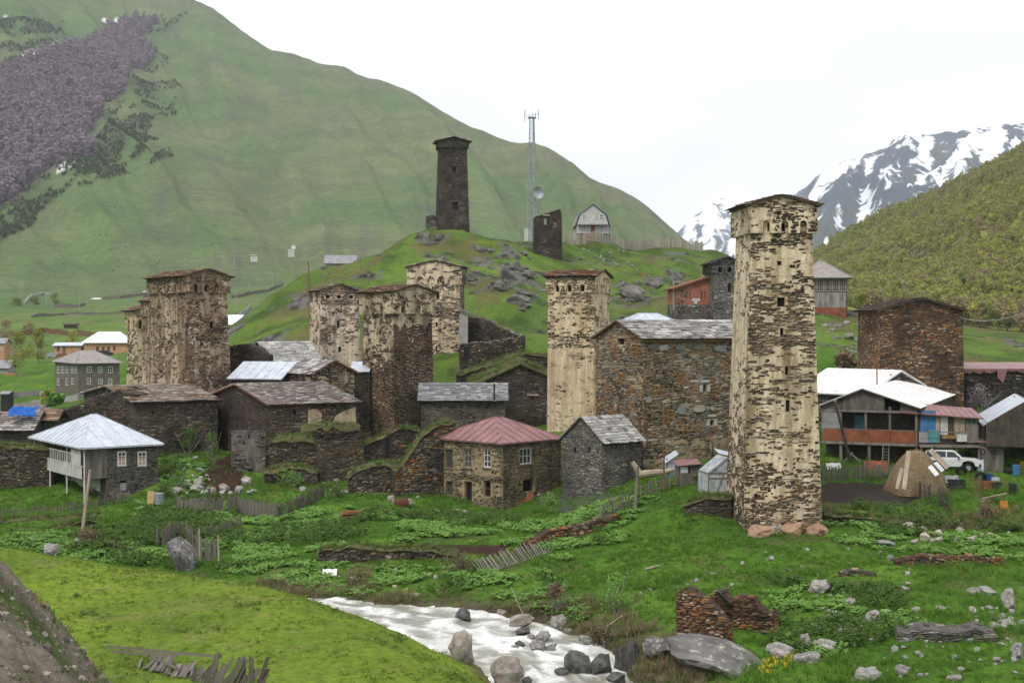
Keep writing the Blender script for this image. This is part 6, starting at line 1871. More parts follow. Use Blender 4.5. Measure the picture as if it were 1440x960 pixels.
def mast():
    base = P(748, 338, 300); top = P(748.5, 168, 300)[2]
    root = thing('antenna_mast', 'tall lattice antenna mast with round dish and panel antennas on the hilltop', 'mast', base)
    H = top - base[2]
    w0, w1 = 1.0, .45
    cs = [(-1, -1), (1, -1), (1, 1), (-1, 1)]
    pt = lambda k, t: base + np.array([cs[k][0] * (w0 + (w1 - w0) * t), cs[k][1] * (w0 + (w1 - w0) * t), H * t])
    for k in range(4):
        m = MB(); m.bar(pt(k, -.03), pt(k, 1), .16); m.build('leg', M_STEEL, root)
    n = 26
    m = MB()
    for i in range(n):
        t0, t1 = i / n, (i + 1) / n
        for k in range(4):
            a, c = k, (k + 1) % 4
            m.bar(pt(a, t0), pt(c, t0), .06)
            if i % 2: m.bar(pt(a, t0), pt(c, t1), .07)
            else: m.bar(pt(c, t0), pt(a, t1), .07)
    o = m.build('lattice', M_STEEL, root); o['kind'] = 'stuff'
    m = MB(); m.bar(base + np.array([.5, -1.2, 1]), base + np.array([.3, -.7, H]), .35, .12); m.build('cable_tray', M_STEEL, root)
    c = P(748, 166, 300)
    m = MB(); m.box(c, (.9, 0, 0), (0, .9, 0), (0, 0, .08)); m.build('platform', M_STEEL, root)
    for px, y0, y1, w in ((738, 155, 171, .28), (757, 154, 168, .25), (745, 161, 167, .18), (753, 159, 167, .18), (749, 156, 166, .12)):
        m = MB(); a = P(px, y0, 299.5); d = P(px, y1, 299.5); m.bar(a, d, w, w * .8); o = m.build('panel_antenna', WHITE_P if px in (738, 757) else M_STEEL, root)
        m = MB(); e = (a + d) / 2; m.bar(e, np.array([c[0], c[1], e[2] - .1]), .07); m.build('bracket', M_STEEL, o)
    m = MB(); d = P(757, 271, 298); dish(m, d, 1.28, (.25, -1, .05), .18); m.build('dish', M_GREY_ROOF if False else M_STEEL, root)
    m = MB(); m.tube(d + np.array([0, .5, 0]), P(750, 271, 299), .1); m.build('bracket', M_STEEL, root)
    m = MB(); m.tube(P(730, 338, 300), P(730, 316, 300), .05); solo('pole', m, M_STEEL, 'thin pole on the hilltop left of the antenna mast', 'pole', P(730, 338, 300))
    for px, w, lab, mt in ((740, .8, 'white equipment cabinet at the foot of the antenna mast', WHITE_P), (745.5, .7, 'grey equipment cabinet at the foot of the antenna mast, the right one', M_STEEL)):
        m = MB(); c = P(px, 329, 298.5); g = gz(c[0], c[1])
        m.box((c[0], c[1], (g + c[2] + 1.2) / 2), (w / 2, 0, 0), (0, .4, 0), (0, 0, (c[2] + 1.2 - g) / 2)); m.box((c[0], c[1], c[2] + 1.25), (w / 2 + .08, 0, 0), (0, .5, 0), (0, 0, .05)); m.bar((c[0] + .1, c[1] - .42, c[2]), (c[0] + .1, c[1] - .42, c[2] + .3), .05)
        solo('equipment_cabinet', m, mt, lab, 'cabinet', (c[0], c[1], g))
mast()

# ------------------------------------------------------------------ rocks
def rock_mesh(seed, sub=3, rough=.34, name='rock', mat=None):
    import bmesh
    bm = bmesh.new(); bmesh.ops.create_icosphere(bm, subdivisions=sub, radius=.5)
    r = random.Random(seed)
    from mathutils import noise as mn
    o = Vector((r.uniform(0, 50), r.uniform(0, 50), r.uniform(0, 50)))
    planes = [(Vector((r.gauss(0, 1), r.gauss(0, 1), r.gauss(0, .8))).normalized(), r.uniform(.24, .42)) for _ in range(9)]
    for v in bm.verts:
        p = v.co.copy()
        for n_, d in planes:
            k = p.dot(n_)
            if k > d: p -= n_ * (k - d) * .97
        p *= 1 + rough * .75 * mn.noise(p * 2.2 + o) + rough * .5 * mn.noise(p * 7 + o)
        v.co = p
    me = bpy.data.meshes.new(name); bm.to_mesh(me); bm.free()
    if mat: me.materials.append(mat)
    return me
def rock_mat(name, c1, c2, lich, lo=.55, hi=.62):
    m, t, b = new_mat(name)
    v = objvec(t, (3, 3, 3))
    n1 = noise_node(t, 1.3, 6, .65, v); r = ramp(t, n1.outputs[0], [(.35, c2), (.65, c1)])
    n2 = noise_node(t, 2.4, 6, .7, v); r2 = ramp(t, n2.outputs[0], [(lo, (0, 0, 0)), (hi, (1, 1, 1))])
    oi = N(t, 'ShaderNodeObjectInfo')
    out = mixc(t, 1.0, r.outputs[0], oi.outputs['Color'], 'MULTIPLY')
    out = mixc(t, r2.outputs[0], out, lich)
    t.links.new(out, b.inputs['Base Color']); b.inputs['Roughness'].default_value = .9
    b.inputs['Specular IOR Level'].default_value = .25
    bump(t, b, n2.outputs[0], .7, .08)
    return m
M_ROCK = rock_mat('pale_rock', (.27, .255, .24), (.13, .125, .12), (.36, .35, .31))
M_ROCK_D = rock_mat('wet_dark_rock', (.13, .125, .12), (.05, .05, .05), (.2, .19, .17), .6, .7)
M_ROCK_O = rock_mat('lichened_rock', (.34, .31, .27), (.18, .165, .15), (.3, .12, .035), .56, .64)
M_ROCK_R = rock_mat('rust_rock', (.32, .2, .13), (.21, .135, .09), (.34, .29, .24), .58, .68)
ROCKS = {k: [rock_mesh(i + 20 * j, 3, .3, 'rock', m) for i in range(5)] for j, (k, m) in enumerate((('p', M_ROCK), ('d', M_ROCK_D), ('o', M_ROCK_O), ('r', M_ROCK_R)))}
_rk = random.Random(3)
def rock(px, py, w, h, label, group=None, kind='p', Y=None, name='rock', tint=1.0, sink=.3, loc=None, dep=None):
    """stone whose foot is seen at photo point (px, py), w x h photo pixels large"""
    g = on_ground(px, py, Y) if loc is None else np.array(loc)
    s = g[1] / FPX
    W_, H_ = w * s * 1.12, h * s * 1.15
    o = bpy.data.objects.new(name, ROCKS[kind][_rk.randrange(5)])
    o.location = (g[0], g[1] + W_ * .25, g[2] + H_ * (.62 - sink))
    o.scale = (W_ * 1.12, (dep or W_ * _rk.uniform(.75, 1.05)), H_ * 1.5)
    o.rotation_euler = (_rk.uniform(-.12, .12), _rk.uniform(-.12, .12), _rk.choice((0, 3.14159)) + _rk.uniform(-.25, .25))
    k = tint * _rk.uniform(.85, 1.15); o.color = (k, k, k, 1)
    tag(o, label, 'rock' if name != 'boulder' else 'boulder', group)
    COL.objects.link(o)
    return o
# boulders one can point at
for a in ((252, 803, 37, 46, 'upright grey boulder with pale lichened top beside the wooden fence', None, 'p', None, 'boulder', .75),
          (68, 780, 22, 13, 'rounded pinkish boulder at the upper edge of the meadow', None, 'p'),
          (1068, 753, 36, 15, 'leftmost rusty boulder under the foot of the tall tower', None, 'r', 93), (1091, 751, 24, 9, 'flat pinkish boulder under the foot of the tall tower', None, 'o', 93.2),
          (1117, 752, 28, 15, 'rusty boulder under the middle of the tall tower foot', None, 'r', 93), (1148, 752, 32, 16, 'orange boulder at the right corner of the tall tower foot', None, 'r', 93.2),
          (1154, 833, 34, 14, 'broad low pale boulder upslope, right of the red ruined wall', None, 'p'), (1231, 881, 24, 18, 'angular grey boulder in the weeds, middle of the right slope', None, 'p'), (1175, 872, 24, 12, 'wedge-shaped grey boulder amid the boulder cluster', None, 'p'),
          (1099, 927, 34, 18, 'dark-sided boulder beside the yellow flowers', None, 'p'), (1131, 914, 18, 20, 'upright pale boulder above the yellow flowers', None, 'p'), (1162, 914, 30, 13, 'smooth domed boulder right of the yellow flowers', None, 'p'), (1136, 933, 32, 15, 'layered grey boulder at the yellow flowers', None, 'p'),
          (1294, 888, 30, 11, 'low flat boulder alone in the grass above the slate heap', None, 'p'), (1421, 858, 22, 25, 'tall pale boulder near the right edge', None, 'p'), (1371, 838, 18, 9, 'small white boulder left of the grey flat one', None, 'p'), (1391, 836, 26, 11, 'flat grey boulder near the right edge', None, 'p'),
          (1247, 768, 26, 8, 'long white slab of rock lying in the grass right of the tall tower', None, 'p'), (1222, 958, 42, 16, 'pale broken boulder at the bottom edge', None, 'p'), (1269, 951, 18, 13, 'round pale boulder near the bottom edge', None, 'p'), (1432, 926, 20, 19, 'rounded boulder cut by the right edge', None, 'p'), (1343, 959, 18, 9, 'pale stone at the bottom edge right', None, 'p'),
          (1195, 851, 15, 11, 'white boulder at the top of the boulder cluster', None, 'p'), (1288, 862, 14, 9, 'pointed white stone between the boulder cluster and the hollow', None, 'p'), (1271, 832, 17, 7, 'white rounded stone under the little rubble bank', None, 'p'), (1248, 867, 12, 8, 'small round stone above the angular grey boulder', None, 'p'), (1198, 892, 18, 9, 'slanting brown slab below the boulder cluster', None, 'o'), (1150, 887, 18, 11, 'pale rock at the left end of the boulder cluster', None, 'p'),
          (1420, 882, 20, 9, 'pale stone at the foot of the small stone heap, right edge', None, 'p'), (1398, 884, 16, 6, 'flat stone at the foot of the small stone heap', None, 'p'), (1324, 857, 14, 3, 'sliver of pale stone in the hollow', None, 'p')):
    rock(*(a if len(a) < 9 else a[:8]), name='boulder', tint=a[9] if len(a) > 9 else 1.25)
big = [((1000, 954, 128, 44, 'huge smooth grey rock outcrop at the bottom, below the red ruined wall', None, 'p'), .62), ((935, 925, 52, 28, 'rough grey outcrop in the grass left of the red ruined wall', None, 'p'), .7), ((880, 946, 34, 42, 'dark cleft rock face under the grassy bank at the river', None, 'd'), .8)]
for a, k in big:
    o = rock(*a, name='rock_outcrop', tint=k)
# in and beside the river
def wrock(px, py, w, h, label, kind, sink=.25):
    Y = 16.95 * FPX / (py - HOR)
    c = P(px, py, Y); rock(px, py, w * .86, h * .82, label, 'rocks in the river' if 'small' in label else None, kind, name='river_rock', loc=(c[0], c[1], float(water_z(c[1])) - .05), sink=sink)
for a in ((715, 956, 46, 34, 'big pale boulder with an orange flank standing in the rapids', 'o'), (741, 958, 14, 12, 'dark wet stone right of the big river boulder', 'd'), (653, 873, 26, 15, 'dark triangular rock in the upper rapids', 'd'), (732, 880, 38, 14, 'flat pinkish boulder on the far side of the rapids', 'o'), (735, 892, 24, 12, 'black wet rock in the middle of the rapids', 'd'), (765, 899, 24, 12, 'grey angular rock among the mid-river stones', 'p'), (756, 914, 30, 13, 'pale smooth rock among the mid-river stones', 'p'), (731, 908, 14, 9, 'small dark river stone', 'd'), (775, 913, 16, 8, 'small pale river stone', 'p'), (782, 908, 8, 5, 'small dark river stone', 'd'), (724, 911, 12, 5, 'small pale river stone', 'p'), (747, 898, 14, 6, 'small pale river stone', 'p'), (758, 897, 12, 5, 'small pale river stone', 'p'),
          (705, 867, 14, 10, 'brown rock at the far water edge', 'o'), (718, 867, 14, 9, 'grey rock at the far water edge', 'p'), (670, 862, 12, 8, 'dark rock at the far water edge left of the brown one', 'd'), (785, 884, 34, 18, 'layered grey rock at the foot of the right bank', 'p'), (800, 889, 16, 7, 'small pale river stone', 'p'), (828, 906, 22, 11, 'grey stone at the foot of the right bank', 'p'), (822, 900, 18, 8, 'small pale river stone', 'p'), (815, 942, 44, 30, 'black wet boulder under the right bank', 'd'), (845, 945, 34, 34, 'black overhanging boulder beside the wet one under the right bank', 'd'), (790, 946, 20, 12, 'small dark river stone', 'd'), (625, 845, 16, 5, 'small pale river stone', 'p'), (542, 838, 10, 5, 'small dark river stone', 'd'), (583, 846, 16, 12, 'brown rock on the far bank beside the grass', 'o'), (528, 846, 14, 5, 'small dark river stone', 'd'), (762, 872, 16, 6, 'small dark river stone', 'd'), (776, 878, 14, 7, 'small pale river stone', 'p'), (740, 868, 12, 5, 'small dark river stone', 'd'), (868, 958, 30, 16, 'dark wet rock at the bottom of the right bank', 'd')):
    wrock(*a)
rock(650, 931, 34, 34, 'lichened boulder at the lower edge of the meadow, dipping into the river', None, 'o', name='boulder', Y=58)
# many small ones
r_ = random.Random(12)
def strew(n, poly, label, group, smin, smax, kind='p', tint=1.5, Y=None, name='rock', flat=.6):
    xs = [p[0] for p in poly]; ys = [p[1] for p in poly]; k = 0; tries = 0
    while k < n and tries < n * 12:
        tries += 1
        px, py = r_.uniform(min(xs), max(xs)), r_.uniform(min(ys), max(ys))
        if not inpoly(np.array(px), np.array(py), poly): continue
        w = smin + (smax - smin) * r_.random() ** 2.2
        rock(px, py, w, w * r_.uniform(flat * .7, flat * 1.2), label, group, kind, Y, name, tint * r_.uniform(.8, 1.2)); k += 1
strew(46, [(1130, 826), (1240, 836), (1260, 900), (1180, 915), (1100, 905), (1100, 870)], 'small pale stone in the weedy boulder cluster right of the red ruined wall', 'stones of the boulder cluster', 4, 13)
strew(36, [(1060, 760), (1300, 775), (1330, 830), (1160, 830), (960, 830)], 'small pale stone scattered in the grass below the tall tower', 'stones below the tall tower', 3, 9)
strew(50, [(1250, 880), (1430, 895), (1440, 955), (1240, 955)], 'small pale stone scattered around the slate heap, bottom right', 'stones around the slate heap', 3, 11)
strew(22, [(1360, 855), (1440, 855), (1440, 885), (1370, 885)], 'stone of the small heap near the right edge', 'stones of the small heap', 5, 13)
strew(20, [(880, 780), (1040, 800), (1040, 845), (860, 850)], 'small pale stone on the slope above the river', 'stones above the river', 3, 7)
strew(22, [(216, 690), (450, 672), (450, 690), (220, 702)], 'pale stone lying along the grassy terrace below the ruins', 'stones along the terrace', 6, 15, 'p', 1.5)
strew(20, [(235, 655), (275, 645), (320, 690), (235, 690)], 'stone in the weeds between the pyramid-roofed house and the ruins', 'stones in the weeds', 6, 14)
strew(40, [(1260, 742), (1420, 735), (1430, 765), (1280, 765)], 'angular stone of the collapsed bank on the right', 'stones of the collapsed bank', 5, 15, 'o')
strew(16, [(40, 760), (140, 760), (150, 792), (60, 785)], 'small stone by the brush at the meadow edge', 'stones by the brush', 4, 9)
strew(16, [(460, 800), (600, 800), (640, 835), (480, 830)], 'small stone in the far bank growth', 'stones of the far bank', 4, 9, 'o')
strew(6, [(180, 790), (300, 820), (420, 900), (200, 880)], 'tiny white stone lying on the meadow', 'white stones on the meadow', 2.5, 5, 'p', 1.8)
def rock_stuff(name, n, polys, smin, smax, Y, mat, seed, tilt=.3):
    r = np.random.default_rng(seed); P3 = []; sc = []
    while len(P3) < n:
        poly = polys[r.integers(len(polys))]
        xs = [p[0] for p in poly]; ys = [p[1] for p in poly]; px, py = r.uniform(min(xs), max(xs)), r.uniform(min(ys), max(ys))
        if not inpoly(np.array(px), np.array(py), poly): continue
        g = on_ground(px, py, Y); P3.append(g); sc.append((smin + (smax - smin) * r.random() ** 2.5) * g[1] / FPX)
    STUFF_ROCKS.append((name, np.array(P3), np.array(sc), mat, seed, tilt))
STUFF_ROCKS = []
strew(26, [(440, 676), (560, 662), (600, 712), (470, 702)], 'dark rubble stone fallen below the ruined walls left of the red roofed house', 'rubble below the ruins', 5, 13, 'o', .9, 122)
strew(14, [(225, 660), (318, 690), (322, 700), (225, 695)], 'rubble stone at the foot of the dark slate-roofed building', 'rubble at the dark building', 5, 12, 'o', 1.0, 125)
strew(14, [(560, 716), (700, 724), (700, 732), (560, 724)], 'rubble stone along the foot of the red roofed house', 'rubble at the red roofed house', 4, 10, 'o', 1.0, 116)
KN = 'grey rock outcropping from the grass of the knoll'
M_CRAG = rock_mat('grey_crag', (.2, .19, .175), (.06, .057, .052), (.1, .11, .05), .52, .6)
ROCKS['c'] = [rock_mesh(150 + i, 3, .5, 'rock_outcrop', M_CRAG) for i in range(5)]
strew(7, [(590, 335), (660, 330), (700, 370), (620, 372)], 'grey crag just under the dark brown tower on the knoll', 'crags under the dark tower', 8, 24, 'c', 1.0, 245, 'rock_outcrop', .5)
strew(6, [(640, 372), (700, 372), (720, 420), (660, 420)], 'grey crag on the left part of the knoll slope, above the four-arched tower', 'crags above the four-arched tower', 9, 30, 'c', 1.0, 235, 'rock_outcrop', .42)
strew(8, [(700, 345), (760, 365), (765, 400), (705, 385)], 'grey crag on the knoll slope below the roofless tower stub', 'crags below the tower stub', 9, 34, 'c', 1.0, 240, 'rock_outcrop', .42)
strew(5, [(720, 400), (780, 400), (775, 440), (715, 440)], 'grey crag low on the knoll, left of the slender tower', 'crags beside the slender tower', 9, 30, 'c', 1.0, 225, 'rock_outcrop', .42)
strew(11, [(860, 392), (940, 384), (1000, 410), (940, 435), (870, 425)], 'grey rock outcropping from the slope left of the orange block house', 'rock outcrops of the right slope', 9, 40, 'c', 1.0, 235, 'rock_outcrop', .45)
rock_stuff('knoll_stones', 280, [[(590, 332), (680, 332), (720, 345), (800, 392), (780, 440), (700, 420), (600, 360)], [(860, 390), (940, 380), (1000, 410), (940, 435), (870, 425)], [(480, 350), (560, 350), (520, 400), (430, 420)], [(660, 340), (740, 370), (760, 410), (690, 380)]], 1.5, 8, 240, M_CRAG, 41)
rock_stuff('hilltop_stones', 60, [[(800, 350), (900, 350), (900, 382), (820, 380)]], 2, 7, 280, M_ROCK, 42)
rock_stuff('pasture_stones', 90, [[(20, 330), (420, 330), (420, 400), (40, 400)], [(150, 250), (330, 300), (300, 380), (60, 390)]], 1.5, 5, 900, M_CRAG, 43)
strew(26, [(1160, 455), (1230, 455), (1230, 500), (1160, 500)], 'grey rock on the slope below the glazed wooden house', 'rocks below the wooden house', 4, 16, 'p', 1.0, 185, 'rock')

# ------------------------------------------------------------------ low ruined walls of the gardens
ruin('ruined_hut', 'small roofless ruin of red-brown flat stones with a broken plank, on the right slope', 'ruin', [(951, 830), (960, 826), (972, 831), (985, 838), (998, 848), (1012, 868), (1018, 880)], 70, 68, .7, RUST, M_mortar_brown(), 0, 401, 200, ch=(.07, .14), ln=(.2, .5))
ruin('ruined_hut_wall', 'rear wall of the red-brown ruin with a jagged top', 'ruin', [(1000, 836), (1012, 830), (1030, 845), (1045, 838), (1060, 842), (1074, 862), (1088, 858)], 71.5, 70, .7, RUST, M_mortar_brown(), 0, 402, 160, ch=(.07, .14), ln=(.2, .5))
m = MB(); a = P(1008, 830, 69.6); b = on_ground(1042, 872, 69); m.bar(a, b, .22, .05); m.bar(a + np.array([.1, .1, -.1]), b + np.array([.35, .1, -.05]), .2, .05)
solo('broken_plank', m, WOOD_G, 'split grey plank leaning inside the red-brown ruin', 'plank', b)
ruin('dry_stone_wall', 'rust-coloured dry stone wall running up the slope to the picket fence', 'wall', [(742, 764), (770, 747), (800, 741), (840, 732), (872, 723)], 97, 102.5, .7, RUST, M_mortar_brown(), 0, 403, 220, ch=(.08, .18), ln=(.2, .5))
ruin('terrace_wall', 'mossy stone terrace wall along the upper side of the river bank', 'wall', [(448, 773), (500, 768), (540, 773), (600, 771), (640, 778)], 95, 94, .8, MIXD + [((.2, .1, .04), .6)], None, .5, 404, 120)
ruin('terrace_wall', 'stone terrace wall under the ploughed plot, right of the tall tower', 'wall', [(1160, 722), (1200, 724), (1250, 728), (1290, 733), (1330, 742)], 98.5, 98.5, .8, MIXD, None, .8, 405, 120)
ruin('terrace_wall', 'low rusty stone wall across the grass on the right slope', 'wall', [(1262, 786), (1300, 781), (1345, 782), (1385, 783), (1412, 786)], 86, 86.5, .7, RUST, M_mortar_brown(), 0, 406, 160, ch=(.08, .17), ln=(.15, .4))
ruin('terrace_wall', 'short low rubble bank in the grass left of the rusty low wall', 'wall', [(1182, 806), (1200, 802), (1232, 806)], 83, 83, .6, RUST + GREY, M_mortar(), 0, 407, 60, ch=(.08, .17), ln=(.15, .4))
ruin('slate_heap', 'curved heap of thin grey slates around a hollow, bottom right', 'heap', [(1262, 890), (1300, 884), (1330, 887), (1370, 884), (1404, 896)], 69, 68, 1.8, GREY, M_mortar_grey(), 0, 408, 160, ch=(.05, .1), ln=(.2, .55))
ruin('terrace_wall', 'old overgrown stone wall at the left edge below the wattle fence', 'wall', [(-40, 734), (0, 730), (60, 728), (100, 727), (135, 722)], 109, 110, .8, MIXD, None, .9, 409, 100)
ruin('rubble_bank', 'rubble and brushwood bank by the leaning pole in front of the pyramid-roofed house', 'wall', [(52, 748), (75, 742), (100, 736), (125, 728), (136, 734)], 106, 107.5, .9, MIXD + [((.2, .085, .03), .8)], None, .3, 410, 100)
ruin('rubble_bank', 'dark rubble bank under the greenhouse beside the tall tower', 'wall', [(962, 710), (980, 702), (1005, 697), (1028, 700)], 99.5, 98.5, .9, MIXD + [((.2, .085, .03), .6)], None, .5, 411, 80)
ruin('rubble_bank', 'collapsed bank of dark stones at the right, below the junk pile', 'wall', [(1296, 752), (1330, 738), (1370, 728), (1400, 722), (1430, 735)], 98.5, 100, 1.2, DARK + [((.2, .1, .05), .7)], None, .5, 412, 100)

# ------------------------------------------------------------------ fences
def unit_board(top):
    vs = [(-.5, -.5, 0), (.5, -.5, 0), (.5, .5, 0), (-.5, .5, 0), (-.5, -.5, 1), (.5, -.5, 1 - top), (.5, .5, 1 - top), (-.5, .5, 1)]
    fs = [(0, 3, 2, 1), (4, 5, 6, 7), (0, 1, 5, 4), (1, 2, 6, 5), (2, 3, 7, 6), (3, 0, 4, 7)]
    me = bpy.data.meshes.new('picket'); me.from_pydata(vs, [], fs); me.materials.append(WOOD_G); return me
PICK = [unit_board(.0), unit_board(.06), unit_board(-.05)]
def plank_obj(root, name, p, q, w, t, tint=1.0, mesh=None, face=None):
    p = np.asarray(p, float); q = np.asarray(q, float)
    d = q - p; l = np.linalg.norm(d)
    face = np.array([0, -1, .2]) if face is None else np.asarray(face, float)
    ax = np.cross(d / l, face); ax /= np.linalg.norm(ax); nn = np.cross(ax, d / l)
    o = bpy.data.objects.new(name, mesh or PICK[_rk.randrange(3)])
    M_ = np.eye(4); M_[:3, 0] = ax * w; M_[:3, 1] = nn * t; M_[:3, 2] = d; M_[:3, 3] = p - origin_of(root)
    o.parent = root; o.matrix_local = Matrix(M_.tolist())
    o.color = (tint, tint * .98, tint * .95, 1)
    COL.objects.link(o)
    return o
def fence(label, pts, h, step, w, seed, lean=.05, rails=2, miss=.0, tint=(.6, 1.0), hvar=.12, name='picket_fence', group=None, post=2.2, rail_w=.07):
    r = random.Random(seed)
    P3 = [on_ground(*p) for p in pts]
    root = thing(name, label, 'fence', P3[0], group)
    for a, b in zip(P3[:-1], P3[1:]):
        L_ = np.hypot(*(b - a)[:2]); n = max(1, int(L_ / step))
        side = np.array([(b - a)[1], -(b - a)[0], 0]) / L_
        if side[1] > 0: side = -side
        pos = a[None] + (b - a)[None] * ((np.arange(n) + .5) / n)[:, None]
        gzs = ground(pos[:, 0], pos[:, 1])
        for i in range(n):
            if r.random() < miss: continue
            p = np.array([pos[i, 0], pos[i, 1], gzs[i] - .05]) + side * .03
            hh = h * r.uniform(1 - hvar, 1 + hvar)
            q = p + np.array([r.gauss(0, lean) * hh, r.gauss(0, lean) * hh, hh])
            plank_obj(root, 'picket', p, q, w * r.uniform(.75, 1.2), .02, r.uniform(*tint), face=side)
        k = max(1, int(L_ / post))
        for i in range(k + 1):
            c = a + (b - a) * i / k; c[2] = gz(c[0], c[1]) - .1; c = c - side * .06
            plank_obj(root, 'post', c, c + np.array([r.gauss(0, lean), 0, h * r.uniform(1.0, 1.2)]), .1, .1, r.uniform(*tint), PICK[0])
        for j in range(rails):
            t = (j + .6) / (rails + .2) * h
            for i in range(k):
                c0 = a + (b - a) * i / k; c1 = a + (b - a) * (i + 1) / k
                c0[2] = gz(c0[0], c0[1]) + t + r.uniform(-.05, .05); c1[2] = gz(c1[0], c1[1]) + t + r.uniform(-.05, .05)
                plank_obj(root, 'rail', c0 - side * .02, c1 - side * .02, rail_w, .04, r.uniform(*tint), PICK[0], side)
    return root
fence('grey board fence along the foot of the grassy terrace, left of the ruins', [(250, 722), (290, 724), (335, 720), (388, 730)], 1.35, .17, .15, 1, .03, 2, .03)
fence('leaning dark fence climbing from the garden towards the ruins', [(392, 731), (420, 718), (456, 700)], 1.2, .17, .13, 2, .14, 2, .05, (.4, .75))
fence('broken grey fence above the upright lichened boulder', [(221, 768), (240, 764), (256, 760)], 1.35, .16, .15, 3, .05, 2, .02)
fence('weathered fence section hanging beside the upright boulder', [(262, 762), (278, 784), (305, 788)], 1.5, .16, .15, 4, .06, 2, .05)
fence('low crooked fence running up from the upright boulder through the garden', [(268, 764), (300, 758), (325, 748), (340, 742)], 1.0, .22, .13, 5, .1, 1, .1)
fence('wattle stake fence in front of the pyramid-roofed house', [(-20, 728), (20, 725), (60, 722), (105, 718), (140, 712)], .75, .28, .07, 6, .08, 1, .05, (.6, 1.1))
fence('low stake fence right of the pyramid-roofed house', [(140, 712), (160, 708), (182, 704)], .85, .2, .1, 7, .06, 1, .05, (.4, .8))
fence('sagging wire and stake fence at the meadow edge', [(135, 770), (160, 776), (188, 780)], .9, 1.3, .1, 8, .06, 1, 0, (.4, .7), post=1.6)
fence('pale picket fence on the slope above the rusty dry stone wall', [(845, 734), (862, 724), (886, 713)], 1.35, .24, .11, 9, .03, 2, .02, (.8, 1.25))
fence('patched picket fence below the little sheds', [(893, 702), (915, 694), (938, 688), (950, 685)], 1.1, .3, .1, 10, .05, 2, .1, (.7, 1.2))
fence('grey picket fence in front of the rusty balcony house', [(1158, 676), (1190, 674), (1220, 673), (1256, 672)], 1.15, .19, .11, 11, .02, 2, .02, (.6, .95))
fence('dark stake fence beside the haystack', [(1292, 700), (1306, 706), (1322, 712), (1335, 722)], 1.3, .28, .13, 12, .06, 1, .05, (.3, .6))
fence('long pale board fence on the hilltop beside the gambrel house', [(797, 341, 298), (822, 343, 300), (860, 342, 301), (920, 348, 306), (988, 354, 313)], 2.0, .42, .38, 13, .02, 0, .02, (1.3, 1.9), post=6)
# the fence that has fallen flat by the near bank
def flat_fence():
    root = thing('collapsed_fence', 'collapsed fence of grey boards lying at the lower left edge of the meadow', 'fence', on_ground(250, 930))
    r = random.Random(4)
    L_ = [(150, 917, 312, 936, .1), (208, 930, 250, 948, .1), (275, 953, 300, 960, .1), (160, 925, 250, 934, .1)]
    for x0, y0, x1, y1, w in L_:
        a = on_ground(x0, y0); b = on_ground(x1, y1); a[2] += .25; b[2] += .28; plank_obj(root, 'rail', a, b, w, .06, .8, PICK[0])
    for i in range(17):      # boards lying flat on the left, standing and leaning towards the right
        x = 196 + i * 5 + r.uniform(-3, 3); y = 936 + i * .9
        a = on_ground(x, y + 5); k = i / 17
        b = on_ground(x + r.uniform(2, 22), y - r.uniform(3, 11)); b[2] += r.uniform(.08, .3); a[2] += r.uniform(.02, .12)
        plank_obj(root, 'picket', a, b, r.uniform(.12, .24), .03, r.uniform(.5, 1.05), PICK[i % 3])
    for i in range(19):
        x = 272 + i * 5.2 + r.uniform(-2, 2); y = 958 + i * .4
        a = on_ground(x, y); b = a + np.array([r.uniform(-.1, .55), r.uniform(-.1, .3), r.uniform(.5, 1.15)])
        plank_obj(root, 'picket', a, b, r.uniform(.1, .22), .03, r.uniform(.35, .75), PICK[i % 3])
flat_fence()
def slid_fence():
    root = thing('collapsed_fence', 'fan of grey stakes slid down the bank below the rusty dry stone wall', 'fence', on_ground(710, 800, 92))
    r = random.Random(9)
    for i in range(30):
        x = 672 + i * 3.4; y = 806 - i * 1.15
        a = on_ground(x + 6, y + 5, 93); b = on_ground(x - 8, y - 10, 94); b[2] += r.uniform(.1, .5); a[2] += .1
        plank_obj(root, 'picket', a, b, r.uniform(.07, .13), .04, r.uniform(.55, 1.1), PICK[1])
slid_fence()
def garden_pole(label, x0, y0, x1, y1, w=.12, Yt=None, tint=1.0, name='pole', mat=None):
    b = on_ground(x0, y0); t = P(x1, y1, Yt or b[1] + .4)
    m = MB(); m.tube(b - np.array([0, 0, .25]), t, w / 2, w * .36, 7); solo(name, m, mat or WOOD_P, label, 'pole', b)
garden_pole('long pale pole leaning towards the white boarded balcony', 115, 749, 127, 660, .28)
garden_pole('thin upright pole at the hanging fence section', 281, 788, 280, 742, .13)
garden_pole('second thin upright pole right of the hanging fence section', 308, 797, 307, 751, .12)
garden_pole('rusty utility pole in front of the long stone house', 934, 692, 933, 566, .16, mat=WOOD_B)
garden_pole('thick grey forked post above the picket fence', 893, 716, 897, 655, .3, mat=WOOD_G)
garden_pole('wire pole behind the top of the dark-topped plastered tower', 437, 408, 433.5, 368, .16, 190, mat=WOOD_B) if False else None
m = MB(); a = P(437, 412, 186); m.tube(np.array([a[0], a[1], gz(a[0], a[1])]), P(433.5, 368, 186), .1, .08); solo('pole', m, WOOD_B, 'thin brown pole rising behind the pale tower with the dark top', 'pole', (a[0], a[1], gz(a[0], a[1])))
m = MB(); a = P(1234, 575, 128); m.tube(a - np.array([0, 0, 4]), P(1233, 500, 128), .07, .06); solo('pole', m, M_RUST, 'rusty iron post in front of the squat rust-brown tower', 'pole', a - np.array([0, 0, 4]))
